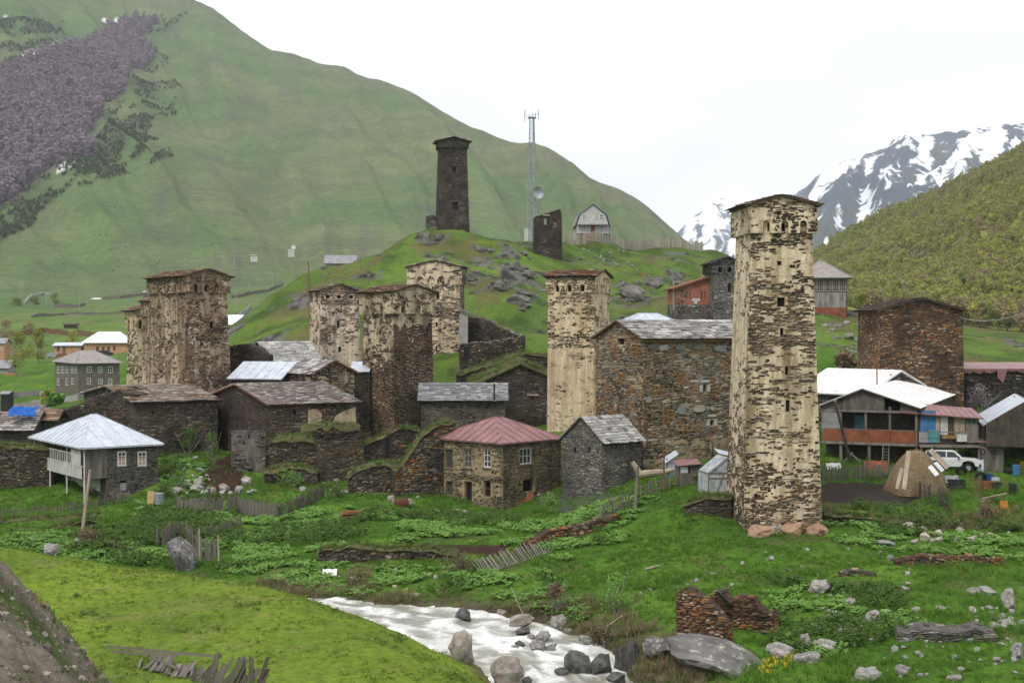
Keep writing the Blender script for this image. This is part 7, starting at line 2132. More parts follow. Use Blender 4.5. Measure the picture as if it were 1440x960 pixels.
for i, (x, y0, y1, lab) in enumerate(((329, 378, 348, ''), (82, 428, 402, ''), (127, 420, 402, ''), (170, 415, 400, ''), (65, 430, 414, ''), (30, 418, 398, ''), (112, 440, 415, ''), (332, 438, 408, ''), (285, 405, 360, ''), (383, 406, 384, ''), (391, 404, 382, ''), (362, 410, 392, ''), (351, 410, 391, ''), (26, 424, 410, ''))):
    b = on_ground(x, y0, None, 380, 1100) if y0 < 445 else on_ground(x, y0)
    m = MB(); t = P(x, y1, b[1]); m.tube(b - np.array([0, 0, .5]), t, .16, .12, 5); m.bar(t + np.array([-.7, 0, -.4]), t + np.array([.7, 0, -.4]), .12)
    solo('utility_pole', m, M_CONC, 'thin far utility pole standing in the valley fields', 'pole', b, 'utility poles of the valley')
def low_wall(label, pts, h, th, mat, name='field_wall', seed=0):
    r = random.Random(seed); P3 = [on_ground(px, py, None, 180, 1000) for px, py in pts]; mb = MB(); root = None
    for a, c in zip(P3[:-1], P3[1:]):
        n = max(2, int(np.hypot(*(c - a)[:2]) / 3))
        for i in range(n):
            p = a + (c - a) * i / n; q = a + (c - a) * (i + 1) / n; p[2] = gz(p[0], p[1]); q[2] = gz(q[0], q[1])
            mb.bar(p + np.array([0, 0, h * .3]), q + np.array([0, 0, h * .3]), th, h * r.uniform(1.1, 1.6))
    solo(name, mb, mat, label, 'wall', P3[0])
low_wall('pale field wall bending up the pasture left of the far white roof', [(34, 428), (44, 418), (60, 414), (80, 415)], 1.6, .8, M_CONC, seed=1)
low_wall('grey field wall running right from the far white roof', [(78, 432), (110, 432), (118, 430)], 1.5, .8, M_STONEFAR, seed=2)
low_wall('long field wall behind the far white roof', [(146, 421), (170, 420), (205, 415)], 1.6, .8, M_STONEFAR, seed=3)
low_wall('brown board fence across the fields above the peach houses', [(-5, 474), (30, 472), (60, 468), (110, 471), (150, 474)], 1.7, .2, WOOD_B, 'board_fence', seed=4)
low_wall('low earth bank through the upper fields', [(45, 446), (90, 443), (130, 442), (175, 440)], 1.0, 1.2, M_STONEFAR, seed=5)
low_wall('pale fence curving below the two-storey valley house', [(0, 562), (25, 558), (55, 556), (75, 562)], 1.1, .15, M_CONC, 'board_fence', seed=6)
low_wall('grey picket line before the two-storey valley house', [(88, 566), (110, 562), (130, 556)], 1.2, .15, M_CONC, 'board_fence', seed=7)
low_wall('grey fence climbing right of the broad weathered tower', [(322, 455), (345, 440), (352, 432)], 1.6, .2, M_CONC, 'board_fence', seed=8)
low_wall('field fence on the green terrace right of the broad weathered tower', [(326, 420), (352, 414), (378, 410), (398, 402)], 1.5, .3, M_STONEFAR, seed=9)
# the wire to the right of the rust-brown tower
m = MB(); a = P(1351, 447, 137); c = P(1460, 434, 90)
pts = [a + (c - a) * t - np.array([0, 0, .5 * 4 * t * (1 - t)]) for t in np.linspace(0, 1, 9)]
for p, q in zip(pts[:-1], pts[1:]): m.tube(p, q, .035, .035, 5)
solo('overhead_wire', m, M_CONC, 'pale overhead wire running right from the rust-brown tower', 'wire', a)

# ------------------------------------------------------------------ haystack, car, sheds, odds and ends
def haystack():
    c = on_ground(1288, 690, 106.5); mb = MB(); n, k = 40, 16
    vs = []
    prof = [(2.45, -.2), (2.5, .1), (2.35, .5), (2.2, .9), (1.95, 1.4), (1.65, 1.9), (1.3, 2.35), (1.0, 2.7), (.75, 2.95), (.45, 3.1), (.15, 3.16)]
    for j, (r, z) in enumerate(prof):
        for i in range(n):
            t = 2 * math.pi * i / n
            e = 1 + .1 * (fbm(np.array(math.cos(t) * 3 + 7), np.array(math.sin(t) * 3 + z * 1.4), 3, 9) - .5) * 2
            vs.append(c + np.array([math.cos(t) * r * e, math.sin(t) * r * e * .9, z]))
    fs = [(j * n + i, j * n + (i + 1) % n, (j + 1) * n + (i + 1) % n, (j + 1) * n + i) for j in range(len(prof) - 1) for i in range(n)] + [tuple((len(prof) - 1) * n + i for i in range(n))]
    mb.add(vs, fs)
    root = thing('haystack', 'rounded brown haystack held down with planks, in front of the rusty balcony house', 'haystack', c)
    mb.build('hay', mat_var('old_hay', (.29, .215, .125), (.16, .115, .065), 3.0, (1, 1, 3), .95, .9, .1, 12), root, True)
    r = random.Random(3); sm = MB()
    for _ in range(900):
        j = r.randrange(1, 10); t = r.uniform(0, 6.283); R_ = prof[j][0] * r.uniform(.98, 1.06); p = c + np.array([math.cos(t) * R_, math.sin(t) * R_ * .92, prof[j][1] + r.uniform(-.2, .2)])
        d = np.array([r.uniform(-.2, .2), r.uniform(-.2, .2), -r.uniform(.1, .35)]) + np.array([math.cos(t), math.sin(t), 0]) * .12
        sd = np.array([-math.sin(t), math.cos(t), 0]) * .02
        sm.add([p - sd, p + sd, p + d], [(0, 1, 2)])
    o = sm.build('straw', mat_var('straw', (.32, .22, .11), (.18, .12, .06), 3), root); o['kind'] = 'stuff'
    def pl(label, x0, y0, x1, y1, w, Yb, Yt, tint, mt=None, th=.05):
        a, b = P(x0, y0, Yb), P(x1, y1, Yt); m = MB(); m.bar(a, b, w, th, (0, -1, .5)); o = solo('plank', m, mt or WOOD_P, label, 'plank', a); o.color = (tint,) * 3 + (1,)
    pl('long pale plank leaning on the left flank of the haystack', 1271, 688, 1278, 634, .32, 103.4, 105.6, 1.1)
    pl('short pale plank leaning beside the long one on the haystack', 1261, 687, 1268, 658, .26, 103.6, 104.6, 1.0)
    pl('broad pale board leaning on the right flank of the haystack', 1333, 658, 1308, 632, .42, 105.4, 106.1, 1.3)
    pl('bluish white sheet strip lying on the right flank of the haystack', 1318, 668, 1307, 655, .35, 104.4, 104.9, 1, M_WHITE_ROOF)
    pl('narrow bluish white sheet strip above the other one on the haystack', 1326, 662, 1315, 650, .3, 104.7, 105.2, 1, M_ZINC)
haystack()
def car():
    c = on_ground(1338, 664, 110)
    root = thing('parked_car', 'white off-road car parked behind the haystack', 'car', c)
    an = math.radians(-14); ex = np.array([math.cos(an), math.sin(an), 0]); ey = np.array([-math.sin(an), math.cos(an), 0]); ez = np.array([0, 0, 1.])
    T = lambda x, y, z: c + ex * x + ey * y + ez * z
    paint = mat_var('white_car_paint', (.7, .7, .71), (.62, .62, .63), 2, bs=.05, rough=.25, spec=.5)
    def hull(name, prof, y0, y1, mat, par, taper=0, z0=0):
        m = MB(); k = len(prof)
        vs = [T(x, y0 + taper * max(0, z - z0), z) for x, z in prof] + [T(x, y1 - taper * max(0, z - z0), z) for x, z in prof]
        m.add(vs, [tuple(range(k)), tuple(range(k, 2 * k))[::-1]] + [(i, k + i, k + (i + 1) % k, (i + 1) % k) for i in range(k)])
        return m.build(name, mat, par, False, .05)
    body = hull('body', [(-2.1, .5), (-1.75, .5), (-1.6, .85), (-1.2, .95), (-.8, .85), (-.65, .45), (.75, .45), (.9, .85), (1.3, .95), (1.7, .85), (1.85, .5), (2.15, .5), (2.2, .8), (2.15, 1.0), (1.95, 1.12), (.85, 1.2), (-2.1, 1.15)], 0, 1.75, paint, root)
    hull('cabin', [(-2.08, 1.15), (.9, 1.18), (.3, 1.72), (.1, 1.8), (-1.9, 1.82), (-2.05, 1.7)], .03, 1.72, paint, root, .12, 1.15)
    for nm, prof in (('side_window', [(.15, 1.24), (.6, 1.24), (.18, 1.66), (-.35, 1.68), (-.35, 1.24)]), ('side_window', [(-.45, 1.24), (-.45, 1.69), (-1.2, 1.7), (-1.2, 1.24)]), ('side_window', [(-1.3, 1.24), (-1.3, 1.7), (-1.92, 1.7), (-1.92, 1.24)])):
        m = MB(); m.slab([T(x, .03 + .12 * (z - 1.15) - .015, z) for x, z in prof], -ey, .01); m.build(nm, M_GLASS, root)
    m = MB(); m.slab([T(.86, .18, 1.22), T(.86, 1.57, 1.22), T(.36, 1.5, 1.7), T(.36, .25, 1.7)], ex * .8 + ez * .5, -.02); m.build('windscreen', M_GLASS, root)
    for x in (-1.2, 1.3):
        for y in (.05, 1.7):
            w = MB(); w.tube(T(x, y - .12, .38), T(x, y + .12, .38), .39, .39, 18); wo = w.build('wheel', mat_var('tyre_rubber', (.025, .025, .025), None, 3) if 'tyre_rubber' not in bpy.data.materials else bpy.data.materials['tyre_rubber'], root)
            w = MB(); s_ = -.13 if y < 1 else .13; w.tube(T(x, y + s_ * .6, .38), T(x, y + s_ * 1.06, .38), .22, .2, 12); w.build('rim', M_STEEL, wo)
    for y in (.28, 1.47):
        m = MB(); m.tube(T(2.1, y, .88), T(2.21, y, .88), .12, .12, 12); m.build('headlight', M_GLASS if False else M_FRAME, root)
    m = MB(); m.box(T(2.19, .87, .84), ey * .45, ez * .1, ex * .03); m.build('grille', M_IRON, root)
    m = MB(); m.box(T(2.22, .87, .58), ey * .88, ez * .1, ex * .08); m.build('bumper', M_IRON, root)
    m = MB(); m.box(T(.55, -.1, 1.22), ex * .06, ez * .09, ey * .1); m.build('mirror', M_IRON, root)
car()
def shed(label, blk, mat, roofm, slope, name='garden_shed', bits=None, boardw=.2, tint=(.6, .95)):
    root = thing(name, label, 'shed', blk.centre(blk.zb))
    mb = MB(); dk = []
    for nm in ('front', 'left', 'right', 'back'): wall_mesh(mb, dk, blk.face(nm), [])
    mb.build('wall', WOOD_D, root)
    for nm in ('front', 'left', 'right'):
        f = blk.face(nm); boards(root, f, .02, f.W - .02, blk.zb, blk.zt, boardw, mat, 'board', .03, .025, 61, tint)
    a, b = slope
    q = [blk.p(-.2, -.3, blk.zt + a), blk.p(blk.W + .2, -.3, blk.zt + b), blk.p(blk.W + .2, blk.D + .2, blk.zt + b + .2), blk.p(-.2, blk.D + .2, blk.zt + a + .2)]
    mb = MB(); mb.slab(q, pnorm(q), .05); mb.build('roof', roofm, root)
    return root
YSH = on_ground(1395, 667, 110)[1] + .6
b = blk_px(1377, 1411, 1414, -8, YSH, 668, 623, side=1.6, sink=.4)
sh = shed('little grey plank shed with a reddish sheet roof, in the junk yard on the right', b, WOOD_G, M_RED_ROOF, (.12, -.05))
for px, lab in ((1382, 'dark wheel rim hanging on the left of the little plank shed'), (1398, 'dark wheel rim hanging on the right of the little plank shed')):
    c = P(px, 635, YSH - .2); m = MB(); n = 16
    for i in range(n):
        t0, t1 = 2 * math.pi * i / n, 2 * math.pi * (i + 1) / n
        m.tube(c + .2 * np.array([math.cos(t0), 0, math.sin(t0)]), c + .2 * np.array([math.cos(t1), 0, math.sin(t1)]), .055, .055, 6, False)
    solo('wheel_ring', m, M_IRON, lab, 'wheel', c)
b = blk_px(951, 955, 983, 3, 108, 690, 655, side=1.8, sink=.6)
sh = shed('tiny grey outhouse with a curled reddish roof sheet, left of the greenhouse', b, WOOD_G, M_RED_ROOF, (.05, .2), 'outhouse')
f = b.face('front'); m = MB(); s_, z_ = f.uv(962, 660); m.box(*rot_box(f, s_, z_, .55, .5, .06, .03)); m.build('light_panel', M_ZINC, sh); m = MB(); s_, z_ = f.uv(969, 660); m.box(*rot_box(f, s_, z_, .14, .5, .06, .03)); m.build('gap', M_DARK, sh)  # the gap is a dark strip on the boards, its shade painted
b = blk_px(936, 938, 950, 3, 112, 672, 644, side=1.0, sink=.4)
sh = shed('narrow light-blue hut with a tilted metal sheet on top, beside the rusty pole', b, M_ZINC, M_ZINC, (-.35, .35), 'outhouse')
b = blk_px(1012, 1014, 1030, 3, 106, 668, 642, side=1.4, sink=.4)
sh = shed('little brown hut with a light-blue metal roof tucked behind the tall tower', b, WOOD_B, M_ZINC, (.3, .0), 'outhouse')
for x in (1000, 1006):
    garden_pole('weathered post leaning on the long stone house, ' + ('the left of the two' if x == 1000 else 'the right of the two'), x - 1, 655, x + 5 if x == 1006 else x + 3, 622, .14, 114, mat=WOOD_G)
def greenhouse():
    b = blk_px(990, 996, 1024, 12, 103, 697, 665, side=2.2, sink=.3)
    root = thing('greenhouse', 'small greenhouse of cloudy plastic film built against the tall tower', 'greenhouse', b.centre(b.zb))
    film, t, bs = new_mat('cloudy_film'); bs.inputs['Base Color'].default_value = (.6, .63, .66, 1); bs.inputs['Roughness'].default_value = .25; bs.inputs['Alpha'].default_value = .72
    n1 = noise_node(t, 2.5, 4, .6, objvec(t)); rr = ramp(t, n1.outputs[0], [(.35, (.3, .33, .35)), (.65, (.66, .69, .73))]); t.links.new(rr.outputs[0], bs.inputs['Base Color'])
    zt = b.zt; zp = zt + 1.15
    for nm in ('front', 'left'):
        f = b.face(nm); m = MB(); tp = [(0, zt), (f.W, zp)] if nm == 'front' else [(0, zt), (f.W, zt)]
        m.slab([f.pos(0, b.zb), f.pos(f.W, b.zb), f.pos(f.W, tp[1][1]), f.pos(0, tp[0][1])], np.array([*f.N, 0]), .02); m.build('film_panel', film, root)
    q = [b.p(0, -.1, zt), b.p(b.W, -.1, zp), b.p(b.W, b.D, zp), b.p(0, b.D, zt)]; m = MB(); m.slab(q, pnorm(q), .02); m.build('roof_film', film, root)
    for p, q in ((b.p(0, 0, b.zb), b.p(0, 0, zt)), (b.p(b.W, 0, b.zb), b.p(b.W, 0, zp)), (b.p(0, 0, zt), b.p(b.W, 0, zp)), (b.p(0, b.D, b.zb), b.p(0, b.D, zt)), (b.p(0, 0, zt), b.p(0, b.D, zt)), (b.p(0, -.02, b.zb + 1.6), b.p(b.W, -.02, b.zb + 1.6)), (b.p(0, -.02, zt), b.p(b.W, -.02, zt)), (b.p(b.W * .3, -.02, b.zb), b.p(b.W * .8, -.02, zt))):
        m = MB(); m.bar(p, q, .07); m.build('frame', WOOD_G, root)
greenhouse()
# junk yard
def junk(name, label, px, py, Y, fn, mat, cat=None):
    c = on_ground(px, py, Y); m = MB(); fn(m, c); solo(name, m, mat, label, cat or name.replace('_', ' '), c)
def barrel(r, h):
    def f(m, c):
        m.tube(c, c + np.array([0, 0, h]), r, r, 14); m.tube(c + np.array([0, 0, h * .33]), c + np.array([0, 0, h * .36]), r * 1.05, r * 1.05, 14); m.tube(c + np.array([0, 0, h * .66]), c + np.array([0, 0, h * .69]), r * 1.05, r * 1.05, 14)
    return f
def tyre(r, w, tilt=0):
    def f(m, c):
        n = 18; c = c + np.array([0, 0, r * (.9 if tilt else .25)])
        ax = np.array([1, 0, 0]); az = np.array([0, -math.sin(1 - tilt), math.cos(1 - tilt)]) if tilt else np.array([0, 1, 0])
        for i in range(n):
            t0, t1 = 2 * math.pi * i / n, 2 * math.pi * (i + 1) / n
            m.tube(c + r * (ax * math.cos(t0) + az * math.sin(t0)), c + r * (ax * math.cos(t1) + az * math.sin(t1)), w, w, 7, False)
    return f
def crate(w, h, d):
    def f(m, c):
        for z in np.linspace(.06, h - .04, 3):
            for sx in (-1, 1): m.bar(c + np.array([sx * w / 2, -d / 2, z]), c + np.array([sx * w / 2, d / 2, z]), .03, h / 3.6)
            for sy in (-1, 1): m.bar(c + np.array([-w / 2, sy * d / 2, z]), c + np.array([w / 2, sy * d / 2, z]), .03, h / 3.6)
        m.box(c + np.array([0, 0, .04]), (w / 2, 0, 0), (0, d / 2, 0), (0, 0, .03))
    return f
def sheet(w, h, tilt=.3):
    def f(m, c):
        n = 6
        vs = [c + np.array([w * (i / n - .5), tilt * h * j / 3, h * j / 3 + .04 * math.sin(i * 2.1 + j)]) for j in range(4) for i in range(n + 1)]
        vs += [v + np.array([0, .03, 0]) for v in vs]
        k = 4 * (n + 1); q = [(j * (n + 1) + i, j * (n + 1) + i + 1, (j + 1) * (n + 1) + i + 1, (j + 1) * (n + 1) + i) for j in range(3) for i in range(n)]
        rim = [i for i in range(n + 1)] + [j * (n + 1) + n for j in range(1, 4)] + [3 * (n + 1) + i for i in range(n - 1, -1, -1)] + [j * (n + 1) for j in (2, 1)]
        m.add(vs, q + [tuple(k + i for i in t[::-1]) for t in q] + [(rim[i], k + rim[i], k + rim[(i + 1) % len(rim)], rim[(i + 1) % len(rim)]) for i in range(len(rim))])
    return f
RUB = bpy.data.materials['tyre_rubber']
M_YEL = mat_var('yellow_plastic', (.55, .42, .05), None, 3, bs=.1); M_BLU2 = mat_var('blue_plastic', (.02, .06, .3), None, 3, bs=.1)
junk('blue_drum', 'bright blue drum at the right edge of the junk yard', 1429, 668, 108, barrel(.3, .85), M_BLUE, 'drum')
junk('yellow_container', 'yellow container behind the blue drum at the right edge', 1439, 658, 110, crate(.7, .5, .5), M_YEL, 'container')
junk('steel_sheet', 'pale bluish steel sheet standing upright left of the little plank shed', 1379, 663, 108, sheet(.55, .95, .15), M_ZINC, 'sheet')
junk('white_sheet', 'white enamel panel lying in front of the little plank shed', 1394, 660, 107.5, sheet(.8, .4, .9), M_WHITE_ROOF, 'sheet')
junk('white_sheet', 'second white panel lying right of the first, before the little plank shed', 1407, 659, 107.6, sheet(.6, .35, .9), M_WHITE_ROOF, 'sheet')
junk('enamel_basin', 'white enamel basin with a dark centre standing on the panels by the plank shed', 1394, 652, 108, tyre(.16, .08, .4), M_FRAME, 'basin')
junk('old_tyre', 'black tyre lying flat right of the white panels', 1420, 664, 108, tyre(.38, .14), RUB, 'tyre')
junk('old_tyre', 'black tyre leaning on the junk pile', 1379, 676, 105.5, tyre(.36, .13, .5), RUB, 'tyre')
junk('blue_crate', 'dark blue crate on top of the junk pile', 1388, 674, 105, crate(.75, .42, .5), M_BLU2, 'crate')
junk('tarp_bundle', 'pale blue bundle beside the dark blue crate', 1399, 676, 105, crate(.6, .3, .4), M_ZINC, 'bundle')
junk('rusty_box', 'rusty metal box in the middle of the junk pile', 1389, 690, 103.5, crate(.9, .7, .6), M_RUST, 'box')
junk('rusty_stand', 'rusty iron stove left of the steel sheet', 1383, 658, 109, crate(.5, .9, .4), M_RUST, 'stove')
junk('black_crate', 'black box in the right of the junk pile', 1401, 690, 103.5, crate(.7, .6, .5), M_IRON, 'box')
junk('scrap_heap', 'black scrapped engine part beside the dark stake fence', 1345, 686, 104.5, crate(1.2, .6, .8), M_IRON, 'scrap')
junk('car_bonnet', 'mauve torn sheet on the scrapped engine part', 1340, 680, 104.3, sheet(1.1, .6, .8), M_GREY_ROOF, 'sheet')
junk('iron_sheet', 'rusty sheet lying under the rusty balcony', 1233, 662, 111, sheet(1.9, .8, .7), M_RUST, 'sheet')
junk('white_tub', 'white plastic tub under the left end of the rusty balcony', 1173, 660, 112, sheet(1.2, .5, .8), WHITE_P, 'tub')
junk('old_tyre', 'black tyre standing against the white off-road car', 1352, 668, 106, tyre(.36, .13, .6), RUB, 'tyre')
junk('timber_offcut', 'pale timber offcuts dropped below the junk pile', 1398, 708, 101, lambda m, c: [m.bar(c + np.array([-.9, 0, .1 + .1 * i]), c + np.array([.3 + .2 * i, .5 - .2 * i, .5 + .1 * i]), .16, .06) for i in range(4)], WOOD_P, 'timber')
junk('timber_offcut', 'reddish planks leaning on the left side of the junk pile', 1378, 690, 103, lambda m, c: [m.bar(c + np.array([-.3 + .2 * i, 0, 0]), c + np.array([-.6 + .2 * i, .4, 1.0]), .13, .04) for i in range(4)], WOOD_B, 'timber')
junk('plastic_drum', 'black plastic drum half sunk in the bank at the right edge', 1424, 694, 102, barrel(.3, .8), M_IRON, 'drum')
junk('orange_sack', 'orange sack lying on the collapsed bank at the right', 1413, 716, 100, sheet(.6, .6, .5), mat_var('orange_plastic', (.5, .2, .03), None, 3), 'sack')
junk('red_barrel', 'brown barrel with white rim lying in the garden left of the red roofed house', 565, 716, 114, lambda m, c: (m.tube(c + np.array([-.5, 0, .35]), c + np.array([.5, .3, .5]), .45, .42, 14), m.tube(c + np.array([-.52, 0, .34]), c + np.array([-.44, .02, .35]), .5, .5, 14)), mat_var('maroon_paint', (.12, .045, .03), None, 2), 'barrel')
junk('white_sheet', 'crumpled white sack at the river bank', 463, 810, 93, sheet(.95, .42, .9), M_WHITE_ROOF, 'sack')
junk('chair_frame', 'broken pale ladder leaning at the dark opening of the red roofed house', 733, 702, 113.5, lambda m, c: [m.bar(c + np.array([-.3, 0, 0]), c + np.array([-.55, .3, 1.2]), .07), m.bar(c + np.array([.2, 0, 0]), c + np.array([-.1, .3, 1.2]), .07)] + [m.bar(c + np.array([-.3 - .25 * t, .3 * t, 1.2 * t]), c + np.array([.2 - .3 * t, .3 * t, 1.2 * t]), .05) for t in (.2, .5, .8)], WOOD_P, 'ladder')
junk('iron_sheet', 'rusty red sheet lying before the dark opening of the red roofed house', 742, 705, 112.5, sheet(1.0, .7, .5), M_RUST, 'sheet')
junk('leaning_log', 'pale round log leaning beside the dark opening of the red roofed house', 757, 697, 113.5, lambda m, c: m.tube(c, c + np.array([-.3, .5, 1.3]), .16, .15, 9), WOOD_P, 'log')
junk('board', 'fresh pale board leaning in the garden right of the pyramid-roofed house', 211, 713, 117, sheet(.55, 1.35, .2), mat_var('fresh_board', (.5, .33, .16), (.4, .25, .11), 2), 'board')
junk('wire_drum', 'grey cloudy plastic drum behind the fresh pale board', 221, 708, 118.5, barrel(.55, .9), M_STEEL, 'drum')
junk('firewood_pile', 'orange-brown stack of slates and wood in the leafy garden', 494, 733, 108, lambda m, c: [m.bar(c + np.array([-.8 + .1 * (i % 3), -.2 + .2 * (i % 3), .06 + .09 * i]), c + np.array([.8 - .12 * (i % 4), .1, .1 + .09 * i]), .6 - .03 * i, .07) for i in range(9)], mat_var('orange_wood', (.3, .13, .045), (.16, .08, .035), 2.5), 'woodpile')
junk('log', 'peeled orange log lying under the white boarded balcony', 140, 695, 119, lambda m, c: m.tube(c + np.array([-.9, 0, .5]), c + np.array([.8, .2, .5]), .16, .13, 9), WOOD_P, 'log')
junk('signboard', 'white metal plate over a dark hole at the foot of the leaning tower', 583, 625, 140, lambda m, c: m.box(P(584, 608, 139), (.42, 0, 0), (0, .02, 0), (0, 0, .36)), M_FRAME, 'plate')
junk('weathered_trunk', 'bleached fallen tree trunk behind the forked post', 925, 676, 110, lambda m, c: [m.tube(c + np.array([-1.6, 0, .5]), c + np.array([.3, .4, .65]), .33, .28, 9), m.tube(c + np.array([.2, .4, .6]), c + np.array([1.3, .2, .9]), .25, .12, 9), m.tube(c + np.array([-1.4, 0, .5]), c + np.array([-2.0, .2, 1.5]), .28, .18, 9)], WOOD_P, 'trunk')
junk('driftwood', 'bleached branch lying on the grass below the picket fence', 917, 800, 88, lambda m, c: m.tube(c + np.array([-.5, -.3, .05]), c + np.array([.5, .3, .2]), .09, .05, 6), WOOD_P, 'branch')
junk('driftwood', 'bleached branch at the top of the right river bank', 863, 882, 73, lambda m, c: m.tube(c + np.array([-.4, -.2, .1]), c + np.array([.5, .3, .6]), .05, .03, 6), WOOD_P, 'branch')
junk('driftwood', 'dead pale stick rising from the far river bank', 735, 862, 80, lambda m, c: m.tube(c, c + np.array([-.7, .3, 1.5]), .05, .02, 6), WOOD_P, 'branch')
# far cars in the valley
for i, (px, py, lab, mt) in enumerate(((75, 503, 'far grey car parked before the peach annexe', M_STEEL), (90, 504, 'far red car parked before the peach annexe', M_RUST), (148, 500, 'far dark car parked before the long peach house', M_IRON), (108, 540, 'far blue-grey car parked behind the two-storey valley house', M_STEEL))):
    c = on_ground(px, py, None, 200, 460); m = MB()
    k = [(-2, .3), (2, .3), (2.05, .8), (1.2, .95), (.6, 1.4), (-1.2, 1.42), (-1.9, .95), (-2.05, .8)]
    vs = [c + np.array([x, y, z]) for y in (-.8, .8) for x, z in k]; m.add(vs, [tuple(range(8)), tuple(range(15, 7, -1))] + [(i_, 8 + i_, 8 + (i_ + 1) % 8, (i_ + 1) % 8) for i_ in range(8)])
    for x in (-1.3, 1.3): m.tube(c + np.array([x, -.85, .3]), c + np.array([x, .85, .3]), .32, .32, 12)
    solo('far_car', m, mt, lab, 'car', c)

# ------------------------------------------------------------------ vegetation
def leaf_mat(name, c1, c2, c3=None, rough=.6):
    m, t, b = new_mat(name)
    oi = N(t, 'ShaderNodeObjectInfo')
    r = ramp(t, oi.outputs['Random'], [(0, c1), (.5, c3 or tuple((a + d) / 2 for a, d in zip(c1, c2))), (1, c2)])
    g = N(t, 'ShaderNodeNewGeometry')
    n1 = noise_node(t, 3.0, 2, .5, objvec(t)); r1 = ramp(t, n1.outputs[0], [(.3, (.7, .7, .7)), (.7, (1.3, 1.3, 1.25))])
    out = mixc(t, 1.0, r.outputs[0], r1.outputs[0], 'MULTIPLY')
    t.links.new(out, b.inputs['Base Color'])
    b.inputs['Roughness'].default_value = rough; b.inputs['Specular IOR Level'].default_value = .25
    tr = N(t, 'ShaderNodeBsdfTranslucent'); t.links.new(out, tr.inputs[0])
    ms = N(t, 'ShaderNodeMixShader'); ms.inputs[0].default_value = .3
    t.links.new(b.outputs[0], ms.inputs[1]); t.links.new(tr.outputs[0], ms.inputs[2])
    t.links.new(ms.outputs[0], t.nodes['Material Output'].inputs[0])
    return m
M_GRASS = leaf_mat('grass_blades', (.07, .165, .014), (.13, .235, .028))
M_MEADOW = leaf_mat('meadow_blades', (.13, .19, .022), (.175, .225, .03))
M_DRY = leaf_mat('dry_grass', (.15, .115, .06), (.24, .19, .105))
M_WEED = leaf_mat('broad_leaves', (.11, .24, .035), (.2, .35, .075))
M_NETTLE = leaf_mat('nettle_leaves', (.055, .115, .014), (.1, .175, .024))
M_YFLOWER = leaf_mat('yellow_flowers', (.6, .45, .03), (.7, .5, .04))
M_CROWNS = [leaf_mat('birch_leaves_fresh', (.31, .335, .05), (.4, .41, .09)), leaf_mat('birch_leaves_olive', (.27, .285, .065), (.35, .355, .1)), leaf_mat('birch_buds_brown', (.3, .255, .13), (.37, .31, .17)), leaf_mat('birch_leaves_deep', (.18, .22, .045), (.25, .28, .06))]
M_WILLOW = leaf_mat('willow_leaves', (.24, .25, .04), (.32, .32, .06))
M_TWIG = leaf_mat('bare_twigs', (.28, .215, .255), (.36, .285, .335))
M_SCRUB = leaf_mat('rhododendron_leaves', (.06, .07, .035), (.09, .1, .05))
M_BARK = mat_var('pale_bark', (.3, .28, .25), (.17, .155, .135), 3, bs=.3)
def mesh_of(name, vs, fs, mats, idx=None):
    me = bpy.data.meshes.new(name); me.from_pydata([tuple(float(c) for c in v) for v in vs], [], fs)
    for m in (mats if isinstance(mats, list) else [mats]): me.materials.append(m)
    if idx is not None: me.polygons.foreach_set('material_index', idx)
    return me
def tuft_mesh(seed, n, h, spread, w, mat, lean=.5):
    r = random.Random(seed); vs = []; fs = []
    for i in range(n):
        a = r.uniform(0, 6.283); d = r.uniform(0, spread); x, y = d * math.cos(a), d * math.sin(a)
        hh = h * r.uniform(.55, 1.1); b = a + r.uniform(-.8, .8); l = lean * hh * r.uniform(.3, 1.2)
        tx, ty = x + l * math.cos(b), y + l * math.sin(b); c, s = -math.sin(b) * w, math.cos(b) * w
        k = len(vs); mx, my = x + l * .3 * math.cos(b), y + l * .3 * math.sin(b)
        vs += [(x - c, y - s, -.03), (x + c, y + s, -.03), (mx + c * .8, my + s * .8, hh * .6), (mx - c * .8, my - s * .8, hh * .6), (tx, ty, hh)]
        fs += [(k, k + 1, k + 2, k + 3), (k + 3, k + 2, k + 4)]
    return mesh_of('tuft', vs, fs, mat)
def rosette_mesh(seed, n, L_, w, mat, h=.2, fl=None):
    r = random.Random(seed); vs = []; fs = []; mi = []
    for i in range(n):
        a = i * 6.283 / n * 1.618 + r.uniform(-.3, .3); t = r.uniform(.3, 1.1); l = L_ * r.uniform(.6, 1.1)
        ca, sa = math.cos(a), math.sin(a); z0 = r.uniform(.05, h); k = len(vs)
        up = math.sin(t) * l; out = math.cos(t) * l; st = r.uniform(.05, .25) * L_
        def p(q, side, dz=0): return (ca * (st + out * q) - sa * side, sa * (st + out * q) + ca * side, z0 + up * q * (1.3 - .6 * q) + dz)
        vs += [p(0, 0), p(.45, w, -.03), p(1, 0, -.05), p(.45, -w, -.03), p(.5, 0, .02)]
        fs += [(k, k + 1, k + 4), (k + 1, k + 2, k + 4), (k + 2, k + 3, k + 4), (k + 3, k, k + 4)]
    return mesh_of('rosette', vs, fs, mat)
